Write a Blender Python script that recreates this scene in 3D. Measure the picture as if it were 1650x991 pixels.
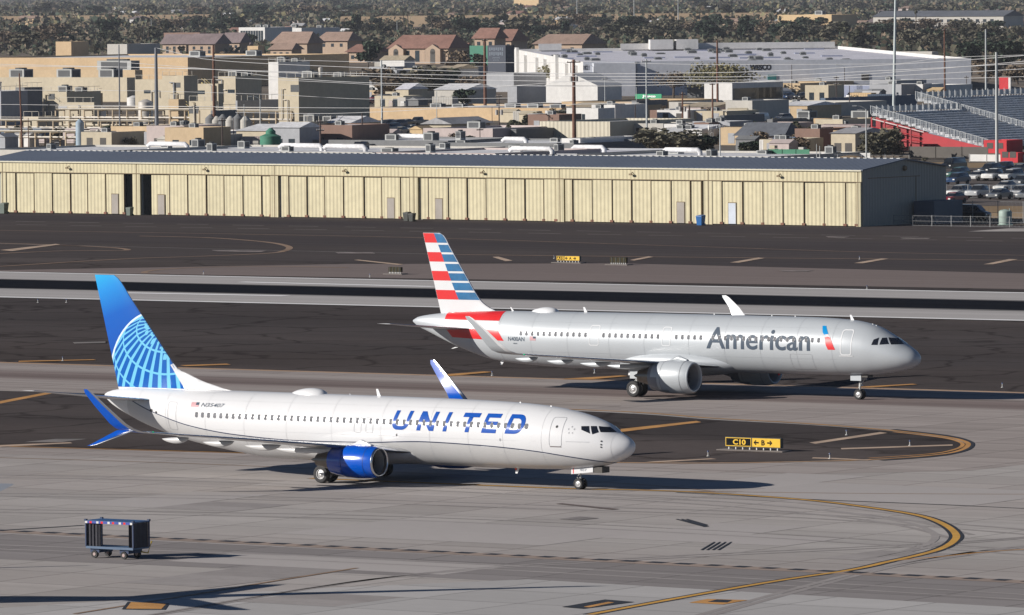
import bpy, bmesh, math, random
from mathutils import Vector, Matrix
R = math.radians
random.seed(7)
scn = bpy.context.scene
COL = scn.collection
for o in list(bpy.data.objects): bpy.data.objects.remove(o)

# ------------------------------------------------------------------ camera
FOC, CAMH, PITCH, ROLL = 11346.0, 31.0, 0.0465, -0.009      # focal length in px of a 1650 px wide frame
cam_d = bpy.data.cameras.new('camera'); cam = bpy.data.objects.new('camera', cam_d); COL.objects.link(cam)
cam_d.sensor_fit = 'HORIZONTAL'; cam_d.sensor_width = 36.0; cam_d.lens = 36.0 * FOC / 1650.0
cam_d.clip_start = 1.0; cam_d.clip_end = 60000.0
_f = Vector((0, math.cos(PITCH), -math.sin(PITCH))); _u = Vector((0, math.sin(PITCH), math.cos(PITCH))); _r = Vector((1, 0, 0))
_r2 = _r * math.cos(ROLL) + _u * math.sin(ROLL); _u2 = -_r * math.sin(ROLL) + _u * math.cos(ROLL)
CAMP = Vector((0, 0, CAMH))
cam.matrix_world = Matrix(((_r2.x, _u2.x, -_f.x, 0), (_r2.y, _u2.y, -_f.y, 0), (_r2.z, _u2.z, -_f.z, CAMH), (0, 0, 0, 1)))
scn.camera = cam
scn.render.resolution_x = 1024; scn.render.resolution_y = 615

# ------------------------------------------------------------------ light
SUN_EL, SUN_DIR = R(21.5), R(14.5)                 # shadows run along +X turned 14.5 deg away from the viewer
tosun = Vector((-math.cos(SUN_EL) * math.cos(SUN_DIR), -math.cos(SUN_EL) * math.sin(SUN_DIR), math.sin(SUN_EL)))
wd = bpy.data.worlds.new('World'); scn.world = wd; wd.use_nodes = True
nt = wd.node_tree; bg = nt.nodes['Background']
sky = nt.nodes.new('ShaderNodeTexSky'); sky.sky_type = 'NISHITA'; sky.sun_disc = False
sky.sun_elevation = SUN_EL; sky.sun_rotation = math.atan2(tosun.x, tosun.y) % (2 * math.pi)
sky.altitude = 2500; sky.air_density = 0.8; sky.dust_density = 0.1; sky.ozone_density = 2.5
nt.links.new(sky.outputs[0], bg.inputs[0]); bg.inputs[1].default_value = 0.05
sl = bpy.data.lights.new('sun', 'SUN'); sl.energy = 5.0; sl.angle = R(0.5); sl.color = (1.0, 0.94, 0.87)
so = bpy.data.objects.new('sun', sl); COL.objects.link(so); so.rotation_euler = tosun.to_track_quat('Z', 'Y').to_euler()
so.location = (-300, 200, 300)
vs = scn.view_settings; vs.view_transform = 'Standard'; vs.look = 'None'; vs.exposure = 0.2; vs.gamma = 1.0; vs.use_curve_mapping = False

# ------------------------------------------------------------------ frame of the airfield and the street grid
TH = 0.6005
UD = Vector((math.cos(TH), -math.sin(TH), 0)); VD = Vector((math.sin(TH), math.cos(TH), 0))
def G(px, py, z=0.0):                               # where the sight line of a photo point meets height z
    d = _f + _r2 * ((px - 825) / FOC) - _u2 * ((py - 495.5) / FOC)
    t = (z - CAMH) / d.z
    return CAMP + d * t
def proj(P):
    d = P - CAMP; k = d.dot(_f)
    return 825 + FOC * d.dot(_r2) / k, 495.5 - FOC * d.dot(_u2) / k
def uv(P, th=TH):
    return P.x * math.cos(th) - P.y * math.sin(th), P.x * math.sin(th) + P.y * math.cos(th)
def UV(u, v, z=0, th=TH):
    return Vector((u * math.cos(th) + v * math.sin(th), -u * math.sin(th) + v * math.cos(th), z))
def height(P, py):                                  # height above ground point P that shows at photo row py
    lo, hi = 0.0, 80.0
    for _ in range(40):
        m = (lo + hi) / 2
        if proj(P + Vector((0, 0, m)))[1] > py: lo = m
        else: hi = m
    return lo
def along(P, D, px, mx=900.0):                      # distance along D from P until column px
    lo, hi = 0.0, mx; s = 1 if proj(P + D * 1.0)[0] > proj(P)[0] else -1
    for _ in range(50):
        m = (lo + hi) / 2
        if (proj(P + D * m)[0] - px) * s < 0: lo = m
        else: hi = m
    return lo

# ------------------------------------------------------------------ materials
MATS = {}
def mat(name, rgb, rough=0.6, metal=0.0, coat=0.0, var=0.12, scale=0.6, stretch=(1, 1, 1), spec=0.5, emit=None, rib=None, speck=0.0, var2=None):
    if name in MATS: return MATS[name]
    m = bpy.data.materials.new(name); m.use_nodes = True; MATS[name] = m
    n = m.node_tree; b = n.nodes['Principled BSDF']
    b.inputs['Roughness'].default_value = rough; b.inputs['Metallic'].default_value = metal
    b.inputs['Coat Weight'].default_value = coat; b.inputs['Coat Roughness'].default_value = 0.17
    b.inputs['Specular IOR Level'].default_value = spec
    tc = n.nodes.new('ShaderNodeTexCoord'); mp = n.nodes.new('ShaderNodeMapping'); mp.inputs['Scale'].default_value = stretch
    n.links.new(tc.outputs['Object'], mp.inputs[0])
    no = n.nodes.new('ShaderNodeTexNoise'); no.inputs['Scale'].default_value = scale; no.inputs['Detail'].default_value = 6; no.inputs['Roughness'].default_value = 0.65
    n.links.new(mp.outputs[0], no.inputs['Vector'])
    mr = n.nodes.new('ShaderNodeMapRange'); mr.inputs[1].default_value = 0.3; mr.inputs[2].default_value = 0.7
    mr.inputs[3].default_value = 1 - var; mr.inputs[4].default_value = 1 + var
    n.links.new(no.outputs[0], mr.inputs[0])
    mx = n.nodes.new('ShaderNodeVectorMath'); mx.operation = 'SCALE'; mx.inputs[0].default_value = rgb[:3]
    n.links.new(mr.outputs[0], mx.inputs['Scale'])
    last = mx.outputs[0]
    if speck:
        n2 = n.nodes.new('ShaderNodeTexNoise'); n2.inputs['Scale'].default_value = scale * 9; n2.inputs['Detail'].default_value = 3
        n.links.new(mp.outputs[0], n2.inputs['Vector'])
        r2 = n.nodes.new('ShaderNodeMapRange'); r2.inputs[1].default_value = 0.35; r2.inputs[2].default_value = 0.65; r2.inputs[3].default_value = 1 - speck; r2.inputs[4].default_value = 1 + speck
        n.links.new(n2.outputs[0], r2.inputs[0])
        m2 = n.nodes.new('ShaderNodeVectorMath'); m2.operation = 'SCALE'; n.links.new(last, m2.inputs[0]); n.links.new(r2.outputs[0], m2.inputs['Scale']); last = m2.outputs[0]
    if rib:                                          # ribs along local x with the given period: a real relief, as a bump
        sx = n.nodes.new('ShaderNodeSeparateXYZ'); n.links.new(tc.outputs['Object'], sx.inputs[0])
        ax = rib[1] if len(rib) > 1 else 0
        ml = n.nodes.new('ShaderNodeMath'); ml.operation = 'MULTIPLY'; ml.inputs[1].default_value = 2 * math.pi / rib[0]; n.links.new(sx.outputs[ax], ml.inputs[0])
        sn = n.nodes.new('ShaderNodeMath'); sn.operation = 'SINE'; n.links.new(ml.outputs[0], sn.inputs[0])
        bp_ = n.nodes.new('ShaderNodeBump'); bp_.inputs['Strength'].default_value = 0.28; bp_.inputs['Distance'].default_value = rib[0] * 0.16
        n.links.new(sn.outputs[0], bp_.inputs['Height']); n.links.new(bp_.outputs[0], b.inputs['Normal'])
    n.links.new(last, b.inputs['Base Color'])
    if emit: b.inputs['Emission Color'].default_value = (*emit, 1); b.inputs['Emission Strength'].default_value = 1.0
    return m

# ------------------------------------------------------------------ mesh helpers
class MB:
    def __init__(s): s.v = []; s.f = []; s.m = []
    def add(s, vs, fs, mi=0):
        k = len(s.v); s.v += [tuple(p) for p in vs]; s.f += [tuple(i + k for i in f) for f in fs]; s.m += [mi] * len(fs)
    def box(s, x0, x1, y0, y1, z0, z1, mi=0):
        s.add([(x0, y0, z0), (x1, y0, z0), (x1, y1, z0), (x0, y1, z0), (x0, y0, z1), (x1, y0, z1), (x1, y1, z1), (x0, y1, z1)],
              [(0, 3, 2, 1), (4, 5, 6, 7), (0, 1, 5, 4), (1, 2, 6, 5), (2, 3, 7, 6), (3, 0, 4, 7)], mi)
    def quad(s, a, b, c, d, mi=0): s.add([a, b, c, d], [(0, 1, 2, 3)], mi)
    def tube(s, pts, rad, n=8, mi=0, cap=True):
        pts = [Vector(p) for p in pts]; rads = rad if isinstance(rad, (list, tuple)) else [rad] * len(pts)
        rings = []
        for i, p in enumerate(pts):
            t = (pts[min(i + 1, len(pts) - 1)] - pts[max(i - 1, 0)]).normalized()
            a = Vector((0, 0, 1)) if abs(t.z) < 0.9 else Vector((1, 0, 0))
            x = t.cross(a).normalized(); y = t.cross(x)
            rings.append([p + (x * math.cos(2 * math.pi * k / n) + y * math.sin(2 * math.pi * k / n)) * rads[i] for k in range(n)])
        vs = [q for r in rings for q in r]; fs = []
        for i in range(len(pts) - 1):
            for k in range(n): fs.append((i * n + k, i * n + (k + 1) % n, (i + 1) * n + (k + 1) % n, (i + 1) * n + k))
        if cap: fs += [tuple(range(n))[::-1], tuple((len(pts) - 1) * n + k for k in range(n))]
        s.add(vs, fs, mi)
    def lathe(s, prof, axis='x', c=(0, 0, 0), n=32, mi=0, squash=1.0):   # prof: (along, radius)
        vs = []; fs = []
        for a, r in prof:
            for k in range(n):
                p, q = r * math.cos(2 * math.pi * k / n), r * math.sin(2 * math.pi * k / n) * squash
                vs.append({'x': (c[0] + a, c[1] + p, c[2] + q), 'y': (c[0] + p, c[1] + a, c[2] + q), 'z': (c[0] + p, c[1] + q, c[2] + a)}[axis])
        for i in range(len(prof) - 1):
            for k in range(n): fs.append((i * n + k, i * n + (k + 1) % n, (i + 1) * n + (k + 1) % n, (i + 1) * n + k))
        s.add(vs, fs, mi)
    def loft(s, rings, closed=True, caps=True, mi=0):
        n = len(rings[0]); vs = [p for r in rings for p in r]; fs = []
        for i in range(len(rings) - 1):
            for k in range(n if closed else n - 1):
                fs.append((i * n + k, i * n + (k + 1) % n, (i + 1) * n + (k + 1) % n, (i + 1) * n + k))
        if caps: fs += [tuple(range(n))[::-1], tuple((len(rings) - 1) * n + k for k in range(n))]
        s.add(vs, fs, mi)
    def build(s, name, mats, parent=None, smooth=None, loc=None, rz=None):
        me = bpy.data.meshes.new(name); me.from_pydata(s.v, [], s.f)
        for m in (mats if isinstance(mats, (list, tuple)) else [mats]): me.materials.append(m)
        me.polygons.foreach_set('material_index', s.m)
        bm = bmesh.new(); bm.from_mesh(me); bmesh.ops.recalc_face_normals(bm, faces=bm.faces)
        if smooth is not None:
            for f in bm.faces: f.smooth = True
            for e in bm.edges:
                if len(e.link_faces) == 2 and e.calc_face_angle(0) > R(smooth): e.smooth = False
        bm.to_mesh(me); bm.free()
        o = bpy.data.objects.new(name, me); COL.objects.link(o)
        if parent: o.parent = parent
        if loc is not None: o.location = loc
        if rz is not None: o.rotation_euler = (0, 0, rz)
        return o
def tag(o, label=None, cat=None, group=None, kind=None):
    if label: o['label'] = label
    if cat: o['category'] = cat
    if group: o['group'] = group
    if kind: o['kind'] = kind
    return o
def thing(name, label, cat, loc=(0, 0, 0), rz=0.0, group=None):
    o = bpy.data.objects.new(name, None); COL.objects.link(o); o.location = loc; o.rotation_euler = (0, 0, rz); o.empty_display_size = 0.5
    return tag(o, label, cat, group)
def dup(root, loc, rz, label=None, group=None, sc=None):
    r = root.copy(); COL.objects.link(r); r.location = loc; r.rotation_euler = (0, 0, rz)
    if label: r['label'] = label
    if group: r['group'] = group
    if sc: r.scale = sc
    for ch in list(root.children):
        c = ch.copy(); COL.objects.link(c); c.parent = r
        for g in ch.children:
            d = g.copy(); COL.objects.link(d); d.parent = c
    return r
def curve_bm(polys=None, text=None, size=1.0, offset=0.0, shear=0.0, space=1.0):      # flat shapes -> triangulated bmesh in the xy plane
    if text is not None:
        cu = bpy.data.curves.new('t', 'FONT'); cu.body = text; cu.size = size; cu.offset = offset; cu.shear = shear; cu.space_character = space; cu.resolution_u = 4
    else:
        cu = bpy.data.curves.new('t', 'CURVE'); cu.dimensions = '2D'; cu.fill_mode = 'BOTH'
        for P in polys:
            sp = cu.splines.new('POLY'); sp.points.add(len(P) - 1); sp.use_cyclic_u = True
            for i, p in enumerate(P): sp.points[i].co = (p[0], p[1], 0, 1)
    o = bpy.data.objects.new('t', cu); COL.objects.link(o)
    me = bpy.data.meshes.new_from_object(o.evaluated_get(bpy.context.evaluated_depsgraph_get()))
    bm = bmesh.new(); bm.from_mesh(me); bpy.data.meshes.remove(me); bpy.data.objects.remove(o); bpy.data.curves.remove(cu)
    for v in bm.verts: v.co.z = 0
    return bm
def fit_bm(bm, x0, x1, y0, y1):
    xs = [v.co.x for v in bm.verts]; ys = [v.co.y for v in bm.verts]
    ax, bx, ay, by = min(xs), max(xs), min(ys), max(ys)
    for v in bm.verts:
        v.co.x = x0 + (v.co.x - ax) / (bx - ax) * (x1 - x0); v.co.y = y0 + (v.co.y - ay) / (by - ay) * (y1 - y0)
    return bm
def drape(name, bm, fn, m, parent, dx=1.0, dy=0.12, smooth=True):           # cut by a grid and lay on a surface fn(x, y) -> point
    xs = [v.co.x for v in bm.verts]; ys = [v.co.y for v in bm.verts]
    if not xs: return None
    def cut(lo, hi, d, ax):
        k = math.ceil(lo / d)
        while k * d < hi:
            co = (k * d, 0, 0) if ax == 0 else (0, k * d, 0); nn = (1, 0, 0) if ax == 0 else (0, 1, 0)
            bmesh.ops.bisect_plane(bm, geom=bm.verts[:] + bm.edges[:] + bm.faces[:], dist=1e-6, plane_co=co, plane_no=nn); k += 1
    cut(min(xs), max(xs), dx, 0); cut(min(ys), max(ys), dy, 1)
    for v in bm.verts: v.co = Vector(fn(v.co.x, v.co.y))
    me = bpy.data.meshes.new(name)
    for f in bm.faces: f.smooth = smooth
    bm.to_mesh(me); bm.free(); me.materials.append(m)
    o = bpy.data.objects.new(name, me); COL.objects.link(o); o.parent = parent
    return o
def text_flat(name, text, m, parent, x0, x1, z0, z1, y, offset=0.0, shear=0.0, thick=None):     # lettering on a wall facing local -y
    bm = fit_bm(curve_bm(text=text, offset=offset, shear=shear), x0, x1, z0, z1)
    return drape(name, bm, lambda a, b: (a, y, b), m, parent, dx=999, dy=999, smooth=False)

# ------------------------------------------------------------------ ground
def ground_mat(name, rgb, var=0.12, slab=None, streak=0.0, crack=0.0, tint=None, rough=0.85):
    m = bpy.data.materials.new(name); m.use_nodes = True; n = m.node_tree; b = n.nodes['Principled BSDF']; L = n.links.new
    b.inputs['Roughness'].default_value = rough; b.inputs['Specular IOR Level'].default_value = 0.0
    tc = n.nodes.new('ShaderNodeTexCoord')
    def mapping(sx, sy):
        mp = n.nodes.new('ShaderNodeMapping'); mp.inputs['Scale'].default_value = (sx, sy, 1); L(tc.outputs['Object'], mp.inputs[0]); return mp.outputs[0]
    def noise(vec, sc, det=5, ro=0.6, dist=0.0):
        t = n.nodes.new('ShaderNodeTexNoise'); t.inputs['Scale'].default_value = sc; t.inputs['Detail'].default_value = det; t.inputs['Roughness'].default_value = ro
        t.inputs['Distortion'].default_value = dist; L(vec, t.inputs['Vector']); return t.outputs[0]
    def rng(x, a, b_, c, d):
        t = n.nodes.new('ShaderNodeMapRange'); t.inputs[1].default_value = a; t.inputs[2].default_value = b_; t.inputs[3].default_value = c; t.inputs[4].default_value = d; L(x, t.inputs[0]); return t.outputs[0]
    def mul(x, y):
        t = n.nodes.new('ShaderNodeMath'); t.operation = 'MULTIPLY'; L(x, t.inputs[0]); L(y, t.inputs[1]); return t.outputs[0]
    k = rng(noise(mapping(0.35, 1.0), 0.03), 0.3, 0.7, 1 - var, 1 + var)
    k = mul(k, rng(noise(mapping(1, 1), 0.9, 4, 0.7), 0.3, 0.7, 1 - var * 0.5, 1 + var * 0.5))
    if streak: k = mul(k, rng(noise(mapping(0.012, 1.0), 0.35, 5, 0.7), 0.35, 0.65, 1 - streak, 1 + streak * 0.6))
    if slab:
        br = n.nodes.new('ShaderNodeTexBrick'); br.offset = 0.0; br.inputs['Scale'].default_value = 1.0
        br.inputs['Brick Width'].default_value = slab; br.inputs['Row Height'].default_value = slab; br.inputs['Mortar Size'].default_value = 0.09; br.inputs['Mortar Smooth'].default_value = 0.2
        br.inputs['Color1'].default_value = (0.91, 0.91, 0.91, 1); br.inputs['Color2'].default_value = (1.07, 1.07, 1.07, 1); br.inputs['Mortar'].default_value = (0.66, 0.65, 0.64, 1)
        L(tc.outputs['Object'], br.inputs['Vector']); k = mul(k, br.outputs[0])
    if crack:
        dn = n.nodes.new('ShaderNodeTexNoise'); dn.inputs['Scale'].default_value = 0.12; dn.inputs['Detail'].default_value = 4; L(tc.outputs['Object'], dn.inputs['Vector'])
        ad = n.nodes.new('ShaderNodeVectorMath'); ad.operation = 'MULTIPLY_ADD'; ad.inputs[1].default_value = (9, 9, 9); L(dn.outputs[1], ad.inputs[0]); L(tc.outputs['Object'], ad.inputs[2])
        vo = n.nodes.new('ShaderNodeTexVoronoi'); vo.feature = 'DISTANCE_TO_EDGE'; vo.inputs['Scale'].default_value = 0.085; L(ad.outputs[0], vo.inputs['Vector'])
        k = mul(k, rng(vo.outputs['Distance'], 0.0, 0.045, 1 - crack, 1.0))
        wid = rng(noise(mapping(0.2, 1), 0.05), 0.4, 0.62, 0.9, 1.08); k = mul(k, wid)
    mx = n.nodes.new('ShaderNodeMix'); mx.data_type = 'RGBA'
    mx.inputs[6].default_value = (*rgb, 1); mx.inputs[7].default_value = (*(tint or rgb), 1)
    L(rng(noise(mapping(0.2, 1), 0.02, 3), 0.4, 0.6, 0, 1), mx.inputs[0])
    sc = n.nodes.new('ShaderNodeVectorMath'); sc.operation = 'SCALE'; L(mx.outputs[2], sc.inputs[0]); L(k, sc.inputs['Scale'])
    L(sc.outputs[0], b.inputs['Base Color'])
    return m
GZ = -TH
def soft_mat(name, rgb0, rgb1, hw, soft):            # a worn or rubbered lane: the middle of the strip is rgb1, the ragged edges fade to rgb0
    m = ground_mat(name, (1, 1, 1), var=0.07, streak=0.28); n = m.node_tree; L = n.links.new; b = n.nodes['Principled BSDF']; src = b.inputs['Base Color'].links[0].from_socket
    tc = n.nodes.new('ShaderNodeTexCoord'); sx = n.nodes.new('ShaderNodeSeparateXYZ'); L(tc.outputs['Object'], sx.inputs[0])
    mp = n.nodes.new('ShaderNodeMapping'); mp.inputs['Scale'].default_value = (.02, .6, 1); L(tc.outputs['Object'], mp.inputs[0])
    no = n.nodes.new('ShaderNodeTexNoise'); no.inputs['Scale'].default_value = 1.0; no.inputs['Detail'].default_value = 5; L(mp.outputs[0], no.inputs['Vector'])
    ab = n.nodes.new('ShaderNodeMath'); ab.operation = 'ABSOLUTE'; L(sx.outputs[1], ab.inputs[0])
    ad = n.nodes.new('ShaderNodeMath'); ad.operation = 'MULTIPLY_ADD'; ad.inputs[1].default_value = soft * 1.6; L(no.outputs[0], ad.inputs[0]); L(ab.outputs[0], ad.inputs[2])
    mr = n.nodes.new('ShaderNodeMapRange'); mr.interpolation_type = 'SMOOTHSTEP'; mr.inputs[1].default_value = hw + soft * 1.3; mr.inputs[2].default_value = hw - soft * .3 + soft * .5; mr.inputs[3].default_value = 0; mr.inputs[4].default_value = 1; L(ad.outputs[0], mr.inputs[0])
    mx = n.nodes.new('ShaderNodeMix'); mx.data_type = 'RGBA'; mx.inputs[6].default_value = (*rgb0, 1); mx.inputs[7].default_value = (*rgb1, 1); L(mr.outputs[0], mx.inputs[0])
    mu = n.nodes.new('ShaderNodeVectorMath'); mu.operation = 'MULTIPLY'; L(src, mu.inputs[0]); L(mx.outputs[2], mu.inputs[1]); L(mu.outputs[0], b.inputs['Base Color']); return m
def sheet(name, pts, z, m, zt=0.0):                 # flat ground polygon; local axes follow the runway
    P = [uv(p) for p in pts]
    c = (sum(p[0] for p in P) / len(P), sum(p[1] for p in P) / len(P))
    bm = curve_bm(polys=[[(p[0] - c[0], p[1] - c[1]) for p in P]])
    me = bpy.data.meshes.new(name); bm.to_mesh(me); bm.free(); me.materials.append(m)
    o = bpy.data.objects.new(name, me); COL.objects.link(o); o.location = UV(c[0], c[1], z); o.rotation_euler = (0, 0, GZ)
    if sum((me.polygons[0].normal.z,)) < 0: me.flip_normals()
    tag(o, kind='structure'); return o
def strip(name, v0, v1, z, m, u0=-900, u1=900):
    return sheet(name, [UV(u0, v0), UV(u1, v0), UV(u1, v1), UV(u0, v1)], z, m)
def ribbon(name, pts, w, z, m, dash=None):           # painted line through ground points, width in metres
    out = MB(); P = [Vector((p.x, p.y, 0)) for p in pts]
    # resample
    Q = []; acc = 0
    for i in range(len(P) - 1):
        d = (P[i + 1] - P[i]).length; k = max(1, int(d / 0.22)) if dash else 1
        for j in range(k): Q.append(P[i].lerp(P[i + 1], j / k))
    Q.append(P[-1]); L = [0]
    for i in range(1, len(Q)): L.append(L[-1] + (Q[i] - Q[i - 1]).length)
    o = Q[0].copy()
    for i in range(len(Q) - 1):
        if dash and (L[i] % (dash[0] + dash[1])) >= dash[0]: continue
        def nrm(j):
            t = (Q[min(j + 1, len(Q) - 1)] - Q[max(j - 1, 0)]).normalized(); return Vector((-t.y, t.x, 0))
        a, b = nrm(i), nrm(i + 1)
        out.add([Q[i] - a * w / 2 - o, Q[i + 1] - b * w / 2 - o, Q[i + 1] + b * w / 2 - o, Q[i] + a * w / 2 - o], [(0, 1, 2, 3)])
    ob = out.build(name, m, loc=o + Vector((0, 0, z))); tag(ob, kind='structure'); return ob
def smooth_path(px, n=8):                            # Catmull-Rom through photo points laid on the ground
    P = [G(x, y) for x, y in px]; out = []
    for i in range(len(P) - 1):
        a, b, c, d = P[max(i - 1, 0)], P[i], P[i + 1], P[min(i + 2, len(P) - 1)]
        for k in range(n):
            t = k / n
            out.append(0.5 * ((2 * b) + (c - a) * t + (2 * a - 5 * b + 4 * c - d) * t * t + (3 * b - a - 3 * c + d) * t ** 3))
    return out + [P[-1]]

m_city = ground_mat('city_ground', (0.15, 0.135, 0.12), var=0.3, tint=(0.23, 0.19, 0.15))
m_asph = ground_mat('airfield_asphalt', (0.07, 0.062, 0.062), var=0.17, crack=0.42, tint=(0.088, 0.075, 0.072))
m_tarA = ground_mat('taxiway_asphalt', (0.072, 0.064, 0.067), var=0.12, streak=0.2, tint=(0.087, 0.075, 0.072))
m_brown = ground_mat('shoulder_asphalt', (0.21, 0.175, 0.165), var=0.06, streak=0.08)
m_rwy = ground_mat('runway_concrete', (0.43, 0.41, 0.4), var=0.05, streak=0.1)
m_rub = ground_mat('runway_rubber', (0.012, 0.014, 0.02), var=0.1, streak=0.25)
m_taxi = ground_mat('taxiway_concrete', (0.35, 0.31, 0.29), var=0.06, streak=0.16, slab=6.0, tint=(0.37, 0.33, 0.31))
m_apron = ground_mat('apron_concrete', (0.40, 0.365, 0.345), var=0.08, streak=0.09, slab=6.0, tint=(0.42, 0.395, 0.375))
m_apron2 = ground_mat('apron_dark_lane', (0.27, 0.25, 0.245), var=0.07, streak=0.07, slab=6.0)
m_apron3 = ground_mat('apron_pale', (0.45, 0.435, 0.425), var=0.06, streak=0.05, slab=6.0)

_g = MB(); _g.quad((-30000, -500, 0), (30000, -500, 0), (30000, 45000, 0), (-30000, 45000, 0))
_gp = _g.build('ground', m_city); tag(_gp, kind='structure')
vh = uv(G(1388, 366))[1] + 2
def vat(px, py): return uv(G(px, py))[1]
vL1, vL2 = vat(825, 455.7), vat(825, 499.3)
strip('airfield', -200, vh + 12, 0.03, m_asph)
strip('taxiway_north', vat(1100, 434), vh + 8, 0.04, m_tarA)
sheet('shoulder', [G(-60, 437), G(560, 426), G(1000, 425), G(1720, 443), G(1720, 468), G(900, 453)], 0.044, m_brown)
strip('runway', vL2, vL1, 0.06, m_rwy)
vr0, vr1 = vat(825, 484), vat(825, 468)
strip('runway_rubber_marks', vr0 - 3, vr1 + 3, 0.064, soft_mat('runway_rubber', (0.43, 0.41, 0.4), (0.012, 0.014, 0.02), (vr1 - vr0) / 2, 2.6))
m_white = mat('runway_white_paint', (0.85, 0.84, 0.82), 0.7, var=0.08, scale=0.3)
m_yel = mat('taxi_orange_paint', (0.55, 0.27, 0.07), 0.7, var=0.25, scale=0.4)
m_yel2 = mat('taxi_bright_paint', (0.62, 0.33, 0.05), 0.7, var=0.2, scale=0.4)
m_dim = mat('worn_orange_paint', (0.27, 0.175, 0.11), 0.8, var=0.3, scale=0.3)
m_cream = mat('worn_cream_paint', (0.48, 0.35, 0.25), 0.8, var=0.3, scale=0.3)
m_blk = mat('black_paint', (0.02, 0.022, 0.028), 0.7, var=0.2)
m_pale = mat('faded_marking', (0.2, 0.18, 0.165), 0.8, var=0.4, scale=0.15)
strip('runway_edge_line', vL2, vL2 + 1.5, 0.085, m_white); strip('runway_edge_line', vL1 - 1.4, vL1, 0.085, m_white)
ribbon('runway_centre_line', [G(200, 473), G(462, 478)], 1.8, 0.086, m_white)
ribbon('runway_centre_line', [G(388, 455.5), G(700, 463)], 1.6, 0.086, m_white)
# taxiway B
vB1, vB0 = vat(825, 608.5), vat(60, 632)
strip('taxiway', vB0, vB1, 0.05, m_taxi)
strip('taxi_edge_line', vB1 - 0.5, vB1 - 0.25, 0.054, m_yel); strip('taxi_edge_line', vB1 - 1.1, vB1 - 0.85, 0.054, m_yel)
_a, _b = vat(600, 630), vat(400, 608)
strip('taxiway_worn_band', _a - 4, _b + 4, 0.0535, soft_mat('taxiway_worn', (0.36, 0.32, 0.3), (0.22, 0.18, 0.17), (_b - _a) / 2 - 1, 4.0))
vC1 = vat(60, 721)
# apron (taxiway C and terminal side) with rounded joint to B right of the island
isl = smooth_path([(-80, 629), (300, 640), (700, 655), (1000, 667), (1150, 678), (1300, 686), (1440, 697), (1520, 707), (1550, 714), (1556, 719), (1540, 727), (1500, 734), (1400, 741), (1250, 745), (1100, 746.5), (900, 744), (600, 737), (300, 728), (-80, 718)], 6)
sheet('apron', [UV(-900, -150), UV(900, -150), UV(900, vB0 + 0.5), UV(-900, vB0 + 0.5)], 0.046, m_apron)
sheet('infield_island', isl, 0.075, m_asph)['label'] = 'dark asphalt island between the two taxiways'
# tail end of the pinkish concrete that wraps the island
sheet('taxiway', [G(1000, 645), G(1720, 668), G(1720, 742), G(1560, 760), G(1300, 765), G(900, 758), G(300, 740), G(-60, 731), G(-60, 719), G(300, 729), G(900, 745), G(1300, 747), G(1540, 730), G(1562, 719), G(1520, 704), G(1300, 683), G(1000, 664)], 0.052, m_taxi)
sheet('apron_lane', [G(-60, 858), G(1720, 943), G(1720, 990), G(1400, 968), G(1000, 948), G(560, 925), G(-60, 900)], 0.05, m_apron2)
sheet('apron_patch', [G(-60, 1000), G(-60, 985), G(500, 950), G(850, 935), G(1200, 955), G(1720, 985), G(1720, 1060), G(-60, 1060)], 0.0505, m_apron3)
bl = [G(-60, 854.5), G(400, 876.5), G(825, 897.5), G(1250, 919), G(1720, 943)]
ribbon('apron_boundary_line', bl, 1.5, 0.0595, mat('worn_brown_line', (0.31, 0.235, 0.19), 0.8, var=0.2, scale=0.3)); ribbon('apron_boundary_line', [p + VD * 0.45 for p in bl], 0.85, 0.0635, m_blk, dash=(1.0, .8))
def curve_line(px, w, m=None, z=0.062, edge=True, n=8):
    P = smooth_path(px, n)
    if edge: ribbon('taxi_line_border', P, w * 2.0, z - 0.003, m_blk)
    return ribbon('taxi_line', P, w, z, m or m_yel)
curve_line([(500, 772), (900, 788), (1030, 791), (1150, 796), (1300, 807), (1400, 819), (1480, 832), (1520, 846), (1540, 862), (1536, 874), (1515, 886), (1480, 896), (1430, 907), (1370, 920), (1250, 938), (1090, 966), (950, 992)], 0.42, m_yel2)
curve_line([(1440, 905), (1520, 898), (1600, 890), (1700, 884)], 0.25, m_yel, z=0.061, edge=False)
curve_line([(1020, 791.5), (1250, 795), (1450, 797), (1700, 798)], 0.3, m_dim, z=0.0608, edge=False)
curve_line([(1090, 795), (1300, 806), (1500, 814), (1700, 823)], 0.25, m_blk, z=0.0595, edge=False)
curve_line([(-60, 737), (300, 748), (700, 765), (1000, 780), (1150, 793)], 0.25, m_dim, z=0.0585, edge=False)
P_is = smooth_path([(-60, 719), (300, 729), (600, 738), (900, 745.5), (1100, 748), (1250, 746.5), (1400, 742.5), (1505, 735), (1545, 728), (1560, 719), (1552, 712), (1520, 705), (1440, 695.5), (1300, 684), (1150, 675.5), (1000, 664.5), (700, 653)], 8)
ribbon('taxi_edge_line', P_is, 0.35, 0.079, m_yel)
P_is2 = smooth_path([(1420, 743.5), (1505, 737), (1550, 728.5), (1564, 719), (1556, 711), (1522, 703), (1440, 693.5)], 8)
ribbon('taxi_line_border', P_is2, 0.5, 0.0765, m_blk)
P_is2 = smooth_path([(1400, 740), (1500, 733), (1538, 726), (1551, 719), (1544, 713), (1515, 706.5), (1440, 697.5)], 8)
ribbon('taxi_edge_line', P_is2, 0.28, 0.0785, m_yel)
def bar(pts, m=None, z=0.082, nm='shoulder_marking'): return sheet(nm, [G(*p) for p in pts], z, m or m_yel)
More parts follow.
